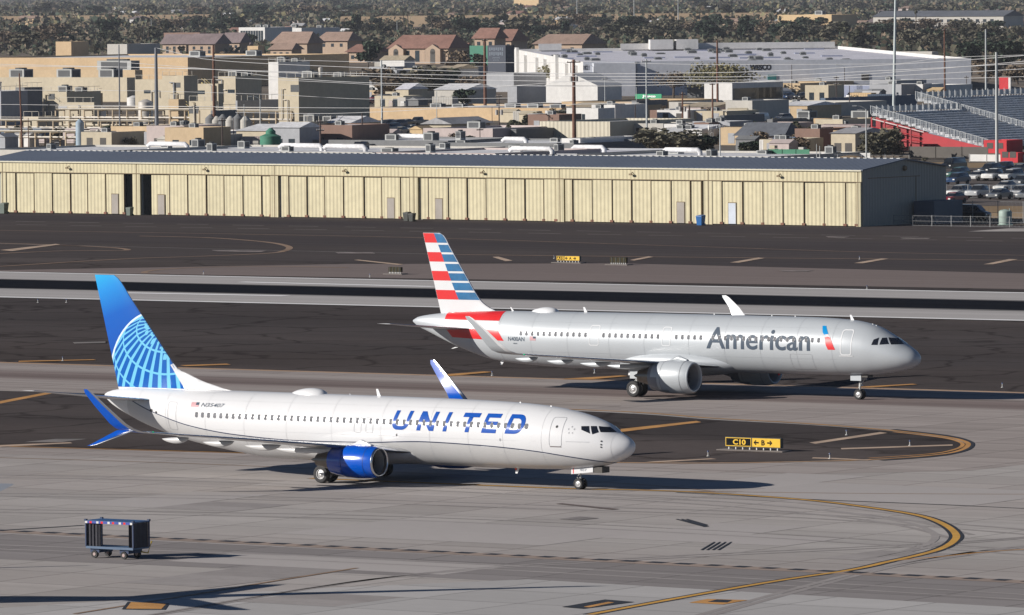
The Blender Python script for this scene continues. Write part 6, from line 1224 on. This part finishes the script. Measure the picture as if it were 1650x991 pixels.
# ------------------------------------------------------------------ airfield signs, lights and the baggage cart
sy = mat('sign_yellow', (.75, .46, .02), .4, var=.1, scale=2); sb = mat('sign_black_face', (.008, .01, .012), .6, spec=.05); sfr = mat('sign_frame_dark', (.03, .035, .03), .5); spad = mat('sign_pad_concrete', (.17, .15, .14), .9); sback = mat('sign_back_brown', (.045, .038, .02), .7, spec=.1, var=.25, scale=2)
def afsign(px0, px1, yb, yt, lab, panels, th=TH, back=False):
    C = G(px1, yb); U = Vector((math.cos(th), -math.sin(th), 0)); a = along(C, -U, px0, 20); h = height(C, yt); r = thing('airfield_sign', lab, 'airfield sign', C + Vector((0, 0, .08)), -th)
    h -= .08; z0 = .22; mb = MB(); mb.box(-a, 0, -.0, .32, z0, h); mb.build('cabinet', sfr if not back else sback, r)
    mb = MB(); mb.box(-a - .4, .4, -.45, .75, -.05, .06); mb.build('pad', spad, r)
    n = 8
    for k in range(n): mb = MB(); x = -a * (k + .5) / n; mb.box(x - .035, x + .035, .02, .1, .06, z0); mb.build('leg', mat('sign_leg_white', (.6, .6, .58), .5), r)
    x = -a
    for w, face, txt, col, fx in panels:
        x1 = x + a * w; mb = MB(); mb.box(x + .05, x1 - .03, -.02, -.001, z0 + .05, h - .04); f = mb.build('face', face, r)
        if face is sb:
            mb = MB(); e = .045
            for q in ((x + .05, x1 - .03, h - .04 - e, h - .04), (x + .05, x1 - .03, z0 + .05, z0 + .05 + e), (x + .05, x + .05 + e, z0 + .05 + e, h - .04 - e), (x1 - .03 - e, x1 - .03, z0 + .05 + e, h - .04 - e)): mb.box(q[0], q[1], -.026, -.021, q[2], q[3])
            mb.build('border', sy, f)
        zc, zh = (z0 + h) / 2, (h - z0) * .27
        for t_, c0, c1 in fx:
            xa, xb = x + (x1 - x) * c0, x + (x1 - x) * c1
            if t_ in '<>':
                s_ = 1 if t_ == '>' else -1; m_ = (xa + xb) / 2; tip = xb if s_ > 0 else xa; tail = xa if s_ > 0 else xb; q = .05; hd = .17
                Q = [(tip, zc), (tip - s_ * hd, zc + hd), (tip - s_ * (hd + .06), zc + hd - .07), (tip - s_ * .12, zc + q), (tail, zc + q), (tail, zc - q), (tip - s_ * .12, zc - q), (tip - s_ * (hd + .06), zc - hd + .07), (tip - s_ * hd, zc - hd)]
                bm = curve_bm(polys=[Q]); drape('arrow', bm, lambda a_, b_: (a_, -.026, b_), col, f, 99, 99, False)
            else: text_flat('lettering', t_, col, f, xa, xb, zc - zh, zc + zh, -.026, offset=.035)
        x = x1
    if back: 
        for k in range(4): mb = MB(); xx = -a * (k + .5) / 4; mb.box(xx - .04, xx + .04, -.04, 0, z0, h); mb.build('rib', sfr, r)
    return r
afsign(1168.5, 1258, 730, 706.5, 'black and yellow airfield sign reading C10 and B with arrows', [(.48, sb, '', sy, [('C10', .3, .78)]), (.52, sy, '', sb, [('<', .07, .25), ('B', .34, .46), ('>', .54, .72)])])
afsign(896.5, 934, 425, 412.5, 'yellow airfield sign reading A10 and A with arrows, north of the runway', [(.34, sb, '', sy, [('A10', .08, .92)]), (.66, sy, '', sb, [('<', .06, .22), ('A', .32, .48), ('>', .6, .78)])])
afsign(983, 1009, 428, 415, 'dark back of an airfield sign right of the yellow one', [], back=True); afsign(626, 646, 443, 430.5, 'dark brown back of an airfield sign left of the striped fin', [], back=True)
m_lw = mat('light_stake_white', (.6, .6, .58), .5); m_lens = mat('blue_lens', (.06, .09, .2), .2)
lt = thing('edge_light', 'x', 'edge light', (0, 0, 0), 0, 'small lights beside the pavements'); mb = MB(); mb.lathe([(0, .17), (.06, .17), (.08, .05), (.45, .05), (.48, .001)], 'z', (0, 0, 0), 10); mb.build('stake', m_lw, lt, smooth=40); mb = MB(); mb.lathe([(.48, .1), (.6, .11), (.7, .001)], 'z', (0, 0, 0), 10); mb.build('lens', m_lens, lt, smooth=60)
LT = [(61, 489, 'edge light left of the blue fin, first'), (107, 489, 'edge light nearer the blue fin'), (101, 583, 'edge light on the orange bar at the far left'), (793, 607, 'edge light at the orange bar under the silver tail'), (1615, 626, 'edge light beyond the nose of the silver airliner'), (1397, 467, 'edge light on the north edge of the runway'), (596, 448, 'edge light left of the brown sign back'), (1364, 703, 'edge light above the thick cream bar of the island'), (1466, 720, 'edge light near the tip of the island'), (1337, 741, 'edge light on the lower edge of the island'), (1141, 737, 'edge light below left of the C10 sign'), (893, 418, 'edge light left of the yellow sign'), (958, 603, 'edge light behind the engine pylon'), (328, 443, 'edge light on the hairpin line, left'), (1385, 419, 'edge light by the middle cream bar')]
for i, (px, py, lab) in enumerate(LT):
    P = G(px, py); P.z = .08
    if i == 0: lt.location = P; lt['label'] = lab; lt.scale = (.55, .55, .55)
    else: dup(lt, P, 0, lab, sc=(.55, .55, .55))
# baggage cart
cb = mat('cart_blue_paint', (.03, .09, .22), .45, var=.1); cc = mat('cart_canvas_dark', (.035, .035, .045), .8, var=.3, scale=2); cfr = mat('cart_frame_blue', (.01, .03, .09), .5)
C = G(215, 904); a = along(C, -UD, 139, 8); b = along(C, VD, 238, 6); h = height(C, 843) ; r = thing('baggage_cart', 'open blue baggage cart with dark canvas ends and a red, white and blue fringe', 'baggage cart', C + Vector((0, 0, .05)), -TH); b = max(1.4, min(b, 1.9)); zf = .62
mb = MB(); mb.box(-a, 0, 0, b, zf - .08, zf); mb.box(-a, 0, -.03, 0, zf - .1, zf + .03); mb.build('deck', mat('cart_deck_blue', (.07, .12, .2), .5, var=.15), r)
mb = MB(); mb.box(-a - .05, .05, -.05, b + .05, h - .06, h); mb.build('roof', cb, r)
for x in (-a, 0):
    for y in (0, b): mb = MB(); mb.box(x - .035, x + .035, y - .035, y + .035, zf, h - .06); mb.box(x - .07, x + .07, y - .07, y + .07, h - .02, h + .07); mb.build('corner_post', cfr, r)
for x0, x1 in ((-a + .06, -a + a * .3), (-.03, -.06 - a * .08)):
    mb = MB(); n = 12; pts = []
    for k in range(n + 1): x = x0 + (x1 - x0) * k / n; pts.append((x, .05 + .05 * math.sin(k * 1.9)))
    for (xa, ya), (xb, yb) in zip(pts[:-1], pts[1:]): mb.add([(xa, ya, zf + .03), (xb, yb, zf + .03), (xb, yb, h - .07), (xa, ya, h - .07)], [(0, 1, 2, 3)])
    mb.build('side_curtain', cc, r, smooth=60)
for x in (-a + .02, -.02):
    mb = MB(); n = 14
    for k in range(n): y0, y1 = .04 + (b - .08) * k / n, .04 + (b - .08) * (k + 1) / n; q0, q1 = .03 * math.sin(k * 1.3), .03 * math.sin((k + 1) * 1.3); mb.add([(x + q0, y0, zf), (x + q1, y1, zf), (x + q1, y1, h - .07), (x + q0, y0, h - .07)], [(0, 1, 2, 3)])
    mb.build('end_curtain', cc, r, smooth=60)
fc = [W['white'], pred, mat('fringe_blue', (.02, .05, .3), .5)]; n = 21
for k in range(n): mb = MB(); x = -a + a * k / n; mb.box(x, x + a / n, -.075, -.055, h - .15, h - .035); mb.build('fringe_panel', fc[(0, 2, 1, 2, 2)[k % 5]], r)
for x in (-a * .84, -a * .22):
    for y in (.12, b - .12):
        mb = MB(); mb.lathe([(-.07, .001), (-.07, .1), (-.08, .2), (0, .22), (.08, .2), (.07, .1), (.07, .001)], 'y', (x, y, .22), 18); w = mb.build('wheel', ptyre, r, smooth=40); mb = MB(); mb.lathe([(-.085, .001), (-.085, .09), (-.06, .1)], 'y', (x, y, .22), 12); mb.build('hub', mat('hub_pale', (.4, .3, .28), .5), w)
    mb = MB(); mb.box(x - .3, x + .3, .1, b - .1, .3, zf - .08); mb.build('bogie', cfr, r)
mb = MB(); mb.tube([(.0, b * .5, .4), (.45, b * .5, .35), (.72, b * .5, 1.0)], .04, 8); mb.build('tow_bar', mat('tow_bar_yellow', (.45, .33, .05), .5), r)
# parked airliner at the gate, out of the frame to the left; only its shadow reaches the apron
dupa = None
import math as _m
_ax = R(180) - R(5); _hd = Vector((_m.cos(_ax), _m.sin(_ax), 0)); _tip = Vector((-26.9, 350.3, 0)); _N = _tip + _hd * 41 * 1.03
gate = dup(uni, (_N.x, _N.y, .05), _ax, 'white airliner at the gate outside the left edge, known by its tail shadow', sc=(1.03, 1.03, 1.03))

# ------------------------------------------------------------------ trees
def leafmat(nm, c, v=.45): return mat(nm, c, .8, var=v, scale=.5, speck=.3)
lm = [leafmat('leaf_dark_olive', (.06, .062, .035)), leafmat('leaf_grey_green', (.115, .105, .07)), leafmat('leaf_brown_olive', (.16, .12, .08)), leafmat('leaf_light_olive', (.2, .18, .09)), leafmat('leaf_deep_green', (.03, .05, .028))]
bark = mat('bark_brown', (.09, .07, .055), .9, var=.3)
def crown_mesh(seed, m, h=8.0, w=4.0, n=1500, leaf=.42, low=.25, lobes=9):
    rd = random.Random(seed); L_ = []
    for k in range(lobes):
        a = rd.uniform(0, 6.28); r_ = w * rd.uniform(.1, .68); L_.append((r_ * math.cos(a), r_ * math.sin(a), h * rd.uniform(low + .18, .82), w * rd.uniform(.3, .52), h * rd.uniform(.12, .22)))
    mb = MB()
    for i in range(n):
        x, y, z, rr0, rz0 = rd.choice(L_); u = Vector((rd.gauss(0, 1), rd.gauss(0, 1), rd.gauss(0, 1))).normalized() * (rd.random() ** .4)
        p = Vector((x + u.x * rr0, y + u.y * rr0, z + u.z * rz0)); s_ = leaf * rd.uniform(.5, 1.3); t = Vector((rd.gauss(0, 1), rd.gauss(0, 1), rd.gauss(0, .6))).normalized(); q = t.cross(Vector((rd.gauss(0, 1), rd.gauss(0, 1), rd.gauss(0, 1)))).normalized()
        mb.add([p - t * s_ - q * s_ * .5, p + t * s_ * .3 - q * s_, p + t * s_ + q * s_ * .4, p - t * s_ * .4 + q * s_], [(0, 1, 2, 3)])
    tr = MB(); tr.tube([(0, 0, -.2), (.1, 0, h * low), (0, .1, h * (low + .2))], [.28, .22, .15], 7)
    for x, y, z, rr0, rz0 in L_[:6]: tr.tube([(0, .05, h * (low + .05)), (x * .5, y * .5, h * (low + .2)), (x, y, z)], [.13, .09, .04], 5)
    return mb, tr
TREES = {}
def tree_proto(key, seed, m, **kw):
    mb, tr = crown_mesh(seed, m, **kw); a = mb.build('crown', m); b = tr.build('trunk', bark); TREES[key] = (a.data, b.data); bpy.data.objects.remove(a); bpy.data.objects.remove(b)
for k in range(5): tree_proto(('dark', k), 10 + k, lm[[0, 4, 0, 1, 4][k]], h=8, w=4.2, n=1300, leaf=.45, low=.08)
for k in range(4): tree_proto(('grey', k), 30 + k, lm[[1, 2, 1, 2][k]], h=7.5, w=4.6, n=900, leaf=.36, low=.12)
for k in range(3): tree_proto(('olive', k), 50 + k, lm[3 if k < 2 else 2], h=7, w=5.2, n=1500, leaf=.2, low=.3, lobes=15)
tree_proto(('tall', 0), 70, lm[4], h=14, w=3.4, n=1600, leaf=.5, low=.15, lobes=14)
def palm(key, h):
    mb = MB(); rd = random.Random(5)
    for k in range(26):
        a = 6.283 * k / 26 + rd.uniform(-.1, .1); el = rd.uniform(-.7, 1.1); L_ = 2.1; P = [Vector((0, 0, h))]
        for q in range(1, 5): P.append(P[-1] + Vector((math.cos(a) * math.cos(el - q * .38), math.sin(a) * math.cos(el - q * .38), math.sin(el - q * .38))) * L_ / 4)
        sd = Vector((-math.sin(a), math.cos(a), 0))
        for q in range(4): w0, w1 = .32 * (1 - q / 5), .32 * (1 - (q + 1) / 5); mb.add([P[q] - sd * w0, P[q + 1] - sd * w1, P[q + 1] + sd * w1, P[q] + sd * w0], [(0, 1, 2, 3)])
    tr = MB(); tr.tube([(0, 0, 0), (.1, 0, h * .5), (0, 0, h)], [.28, .2, .22], 8); tr.lathe([(h - 1.6, .25), (h - 1.2, .5), (h - .2, .4)], 'z', (0, 0, 0), 8)
    a = mb.build('crown', lm[0]); b = tr.build('trunk', bark); TREES[key] = (a.data, b.data); bpy.data.objects.remove(a); bpy.data.objects.remove(b)
palm(('palm', 0), 10); palm(('palm', 1), 14)
NK = {'dark': 'broad_tree', 'grey': 'scrubby_tree', 'olive': 'mesquite_tree', 'tall': 'conifer_tree', 'palm': 'palm_tree'}
tr_r = random.Random(11)
def tree(kind, px, py, hp, lab, group=None, wide=1.0, k=None):       # hp = height in photo pixels
    ks = [q for q in TREES if q[0] == kind]; key = ks[(k if k is not None else tr_r.randrange(len(ks))) % len(ks)]
    P = G(px, py); h = hp * P.y / FOC; base = {'dark': 8.0, 'grey': 7.0, 'olive': 6.6, 'tall': 13.5, 'palm': 11.5 if key[1] == 0 else 15.5}[kind]; s_ = h / base
    r = thing(NK[kind], lab, 'tree', P, tr_r.uniform(0, 6.28), group); r.scale = (s_ * wide, s_ * wide, s_)
    for nm, me in zip(('crown', 'trunk'), TREES[key]): o = bpy.data.objects.new(nm, me); COL.objects.link(o); o.parent = r
    return r
for kd, px, py, hp, wd_, lab in [('olive', 1172, 158, 58, 1.3, 'wide olive tree covering the start of the lettered wall'), ('olive', 1140, 160, 50, 1.2, 'olive tree at the left of the lettered wall'), ('olive', 1292, 150, 42, 2.0, 'wide low olive tree right of the lettering'), ('olive', 1392, 146, 36, 1.6, 'olive tree left of the tall light mast'), ('olive', 1465, 142, 34, 1.5, 'olive tree against the pale end block'), ('olive', 1510, 140, 34, 1.5, 'olive tree at the right end of the warehouse'), ('olive', 893, 140, 37, 1.8, 'wide olive tree against the white corner block'), ('olive', 975, 140, 32, 1.3, 'sparse tree over the gabled shed roof'), ('olive', 1085, 158, 42, 1.2, 'sparse grey tree in front of the dark bay'), ('grey', 1052, 152, 38, 1.4, 'grey shrub tree above the green sign'),
    ('grey', 640, 165, 48, 1.9, 'spreading tree left of the red-brown pole, behind the yard'), ('grey', 668, 162, 55, 1.9, 'tall spreading tree behind the yard'), ('grey', 610, 150, 44, 1.6, 'spreading tree right of the long warehouse end'), ('dark', 700, 160, 58, 1.4, 'dark tree in front of the arched house'), ('grey', 735, 118, 38, 1.3, 'olive tree at the east end of the arched house'), ('dark', 593, 108, 48, 1.0, 'dark tall tree left of the arched house'), ('dark', 575, 95, 40, 1.0, 'dark tree between the sand roofed and arched houses'), ('dark', 770, 118, 35, 1.0, 'dark tree in front of the green block'), ('tall', 535, 88, 26, .9, 'small dark conifer before the sand roofed house'), ('dark', 488, 84, 16, 1.2, 'round bush before the sand roofed house'), ('dark', 400, 76, 26, 1.2, 'dark tree beside the mauve roofed houses'),
    ('grey', 1075, 250, 44, 2.2, 'dark brushy tree mass left of the lattice tower'), ('grey', 1110, 252, 46, 2.0, 'dark brushy tree right behind the big rooftop unit'), ('grey', 1045, 246, 40, 1.6, 'brushy tree behind the teal box'), ('dark', 1130, 252, 40, 1.5, 'dark tree at the foot of the lattice tower'), ('grey', 1232, 244, 34, 1.3, 'grey brown tree left of the shingle roofed house'), ('dark', 828, 222, 32, 1.4, 'dark tree left of the ribbed cream shed'), ('dark', 812, 224, 22, 1.2, 'dark bush below the black transformer pole'), ('grey', 1420, 258, 52, 1.3, 'brown-green tree before the dark red annex'), ('grey', 1408, 256, 38, 1.1, 'smaller brown tree left of the one at the annex'), ('grey', 1440, 257, 30, 1.1, 'low brown bush at the foot of the red end wall'), ('dark', 1300, 246, 28, 1.4, 'dark tree behind the end of the green fence'), ('dark', 1270, 226, 16, 1.8, 'dark bush before the dark walled warehouse'), ('grey', 1490, 262, 10, 1.4, 'dry tumbling bush below the screened fence'), ('grey', 1548, 263, 9, 1.6, 'dry bush on the verge above the car park'), ('grey', 1370, 176, 22, 1.4, 'olive bush before the blue warehouse side'), ('grey', 1500, 166, 20, 1.4, 'olive bush left of the upper grandstand'), ('dark', 111, 142, 20, 1.6, 'dark leafy tree in the gap before the long tan warehouse'), ('dark', 1560, 110, 44, 1.6, 'dark tree right of the pale end block'), ('dark', 1620, 114, 48, 1.6, 'dark tree at the right edge above the grandstand'), ('grey', 1590, 132, 40, 1.6, 'grey tree behind the second light mast'), ('grey', 1640, 136, 34, 1.6, 'grey tree at the right edge behind the red sign'), ('palm', 1476, 68, 58, 1.0, 'tall palm before the long white block'), ('palm', 1572, 66, 30, 1.0, 'palm right of the long white block windows'), ('palm', 1302, 60, 30, 1.0, 'palm before the orange-tan warehouse'), ('tall', 1197, 70, 46, 1.2, 'tall dark conifer above the warehouse roof'), ('dark', 1380, 82, 46, 1.3, 'large dark tree right of the warehouse cube'), ('dark', 1330, 75, 34, 1.3, 'dark round tree behind the warehouse cube'), ('dark', 1265, 70, 40, 1.2, 'dark round tree left of the palm')]:
    tree(kd, px, py, hp, lab, wide=wd_)
# yard clutter and low scrub in the industrial quarter
for kd_, px_, py_, hp_ in [('dark', 852, 210, 24), ('dark', 1005, 222, 26), ('grey', 1068, 196, 22), ('dark', 1215, 216, 24), ('grey', 1250, 208, 20), ('dark', 1290, 222, 26), ('dark', 1340, 234, 24), ('grey', 1180, 232, 28), ('dark', 1150, 196, 18), ('dark', 745, 170, 26), ('grey', 760, 152, 30), ('dark', 720, 140, 30), ('grey', 1420, 158, 20), ('dark', 1545, 128, 36), ('dark', 1335, 162, 16)]: tree(kd_, px_, py_, hp_, 'dark tree standing between the small workshops' if kd_ == 'dark' else 'grey-brown tree standing between the small workshops', 'trees between the workshops', wide=1.5)
cz = [((600, 760), (222, 236), 'on the dark yard behind the big ducts'), ((820, 900), (196, 206), 'before the long tan warehouse'), ((905, 1075), (190, 197), 'in the street before the tan warehouses'), ((1080, 1235), (189, 197), 'in the street before the storage units'), ((1240, 1330), (180, 190), 'behind the dark walled warehouse'), ((1310, 1400), (220, 236), 'around the pink-white house'), ((1180, 1300), (238, 256), 'behind the green screened fence'), ((0, 250), (226, 242), 'under the pipe racks'), ((260, 440), (230, 244), 'on the yard by the green tank'), ((600, 780), (160, 180), 'on the lots behind the yard'), ((1380, 1510), (158, 170), 'before the white garage row'), ((1100, 1330), (150, 160), 'on the lot below the lettered wall'), ((560, 780), (105, 150), 'on the open ground below the arched house')]
ck = random.Random(21); cn = ['white', 'tan2', 'blue', 'pale', 'dgrey', 'brown', 'pink', 'ochre', 'pink', 'grey', 'white', 'cream', 'pale']
CL = {}
for (xa, xb), (ya, yb), where in cz:
    for k in range(12 if 'pipe' not in where and 'tank' not in where else 26):
        px, py = ck.uniform(xa, xb), ck.uniform(ya, yb); c = ck.choice(cn); kd = ck.choice(['crate', 'container', 'pallet_stack', 'small_shed', 'bush'])
        if kd == 'bush': tree(ck.choice(['grey', 'dark']), px, py, ck.uniform(14, 26) * (py + 32) / 230, 'bush ' + where, 'bushes ' + where, wide=ck.uniform(1, 1.8)); continue
        if (kd, c) not in CL:
            mb = MB()
            if kd == 'crate': mb.box(-.9, .9, -.7, .7, 0, 1.2); mb.box(-.95, .95, -.75, .75, 1.2, 1.28)
            elif kd == 'container':
                mb.box(-3, 3, -1.2, 1.2, .15, 2.6)
                for q in range(12): mb.box(-2.85 + q * .5, -2.65 + q * .5, -1.26, -1.2, .25, 2.5)
            elif kd == 'pallet_stack':
                for q in range(7): mb.box(-.6, .6, -.6, .6, q * .2, q * .2 + .12)
                mb.box(-.5, .5, -.5, .5, 1.4, 1.9)
            else: mb.box(-2, 2, -1.5, 1.5, 0, 2.2); mb.add([(-2.2, -1.7, 2.2), (2.2, -1.7, 2.2), (2.2, 1.7, 2.2), (-2.2, 1.7, 2.2), (-2.2, 0, 2.9), (2.2, 0, 2.9)], [(0, 1, 5, 4), (2, 3, 4, 5), (1, 2, 5), (3, 0, 4), (3, 2, 1, 0)])
            CL[(kd, c)] = mb.build(kd, W[c]); o = CL[(kd, c)]
        else: o = CL[(kd, c)].copy(); COL.objects.link(o)
        o.location = G(px, py); o.rotation_euler = (0, 0, -TH + R(ck.choice([0, 0, 90, 20]))); tag(o, {'tan2': 'tan', 'dgrey': 'dark grey'}.get(c, c) + ' ' + kd.replace('_', ' ') + ' ' + where, {'crate': 'crate', 'container': 'container', 'pallet_stack': 'pallets', 'small_shed': 'shed'}[kd], 'odds and ends ' + where)
n = 0; T = [(0, 95, 62, 86), (95, 260, 62, 76), (260, 390, 40, 56), (390, 560, 28, 44), (560, 830, 36, 62), (830, 1000, 34, 64), (980, 1250, 42, 72), (1240, 1410, 52, 72), (1400, 1660, 54, 86)]
areas = ['behind the long tan warehouse on the far left', 'behind the tan penthouse', 'beyond the mauve roofed houses', 'beyond the pillared building', 'beyond the arched house', 'beyond the brown tile roofed house', 'above the big white warehouse', 'below the orange-tan warehouse', 'below the long white block']
kn = {'dark': 'dark green tree', 'grey': 'grey-brown tree', 'palm': 'small palm', 'tall': 'narrow conifer'}
for i in range(175):
    z_ = tr_r.choices(range(len(T)), weights=[(q[1] - q[0]) * (q[3] - q[2] + 8) for q in T])[0]; x0, x1, y0, y1 = T[z_]; py = tr_r.uniform(y0, y1)
    if 550 < (x0 + x1) / 2 < 1260 and py < 50: py += 12
    kd = tr_r.choices(['dark', 'grey', 'palm', 'tall'], [55, 32, 9, 4])[0]
    tree(kd, tr_r.uniform(x0, x1), py, tr_r.uniform(.24, .42) * (py + 36) * (1.1 if kd in ('palm', 'tall') else .8), kn[kd] + ' ' + areas[z_], 'trees ' + areas[z_], wide=tr_r.uniform(1.2, 1.9) if kd in ('dark', 'grey') else 1)
for i in range(70):
    py = tr_r.uniform(12, 34); kd = tr_r.choices(['dark', 'grey', 'palm'], [60, 32, 8])[0]
    tree(kd, 1650 * (i + tr_r.random()) / 70, py, tr_r.uniform(.22, .38) * (py + 36), kn[kd] + ' in the far belt along the top', 'trees of the far belt', wide=tr_r.uniform(1.4, 2.4) if kd != 'palm' else 1)
# the far wood, one mass to the horizon
mb = MB(); rd = random.Random(77); WM = []
for i in range(5200):
    Y = 4600 + 9500 * rd.random() ** 1.25; X = rd.uniform(-.095, .095) * Y; s0 = rd.uniform(4, 9); hz = rd.uniform(4, 10)
    for q in range(15):
        c = Vector((X + rd.gauss(0, s0 * .5), Y + rd.gauss(0, s0 * .5), hz * rd.uniform(.2, .9))); t = Vector((rd.gauss(0, 1), rd.gauss(0, .5), rd.gauss(0, .7))).normalized(); u = t.cross(Vector((rd.gauss(0, 1), rd.gauss(0, 1), rd.gauss(0, 1)))).normalized(); s_ = s0 * rd.uniform(.13, .3)
        mb.add([c - t * s_ - u * s_ * .5, c + t * s_ * .4 - u * s_, c + t * s_ + u * s_ * .4, c - t * s_ * .3 + u * s_ * .9], [(0, 1, 2, 3)], rd.choice((0, 0, 1, 1, 2, 4, 4, 3)))
o = mb.build('far_wood', lm); tag(o, 'grey-green wood of the far suburbs, running to the top of the photo', 'wood', kind='stuff')
mb = MB()
for i in range(3600):                                   # undergrowth between the middle trees
    Y = rd.uniform(2450, 4700); X = rd.uniform(-.085, .085) * Y; px, py = proj(Vector((X, Y, 0)))
    if py > 104 or (px < 820 and py > 90) or ((548 < px < 1262 or px < 335) and 37 < py < 50): continue
    for q in range(12):
        c = Vector((X + rd.gauss(0, 4), Y + rd.gauss(0, 4), rd.uniform(.2, 3.6))); t = Vector((rd.gauss(0, 1), rd.gauss(0, .5), rd.gauss(0, .6))).normalized(); u = t.cross(Vector((rd.gauss(0, 1), rd.gauss(0, 1), rd.gauss(0, 1)))).normalized(); s_ = rd.uniform(.6, 1.5)
        mb.add([c - t * s_ - u * s_ * .5, c + t * s_ * .4 - u * s_, c + t * s_ + u * s_ * .4, c - t * s_ * .3 + u * s_ * .9], [(0, 1, 2, 3)], rd.choice((0, 0, 1, 2, 4)))
o = mb.build('undergrowth', lm); tag(o, 'low scrub between the houses and trees of the far suburb', 'scrub', kind='stuff')
# ------------------------------------------------------------------ haze
hm = bpy.data.materials.new('haze_air'); hm.use_nodes = True; n = hm.node_tree; n.nodes.remove(n.nodes['Principled BSDF']); pv = n.nodes.new('ShaderNodeVolumePrincipled')
pv.inputs['Color'].default_value = (.86, .9, 1, 1); pv.inputs['Density'].default_value = 2.5e-5; pv.inputs['Anisotropy'].default_value = 0.0; n.links.new(pv.outputs[0], n.nodes['Material Output'].inputs['Volume'])
mb = MB(); mb.box(-31000, 31000, -600, 46000, -1, 70); o = mb.build('haze', hm); tag(o, kind='stuff')
scn.cycles.volume_max_steps = 64; scn.cycles.caustics_reflective = False; scn.cycles.caustics_refractive = False
# labels that still coincide are told apart by their order from left to right
bpy.context.view_layer.update()
by = {}
for o in COL.objects:
    if o.parent is None and o.get('label') and o.get('category'): by.setdefault(o['label'], []).append(o)
for lab, L_ in by.items():
    if len(L_) < 2: continue
    L_.sort(key=lambda o: proj(o.location)[0])
    for i, o in enumerate(L_):
        w = {0: 'leftmost', len(L_) - 1: 'rightmost'}.get(i) or {1: 'second', 2: 'third', 3: 'fourth', 4: 'fifth', 5: 'sixth', 6: 'seventh', 7: 'eighth', 8: 'ninth', 9: 'tenth'}.get(i, '%dth' % (i + 1) if (i + 1) % 10 not in (1, 2, 3) or 10 < (i + 1) % 100 < 14 else '%d%s' % (i + 1, {1: 'st', 2: 'nd', 3: 'rd'}[(i + 1) % 10]))
        o['label'] = (w + ' ' + lab if i in (0, len(L_) - 1) else w + ' from the left, ' + lab)
        if not o.get('group'): o['group'] = lab
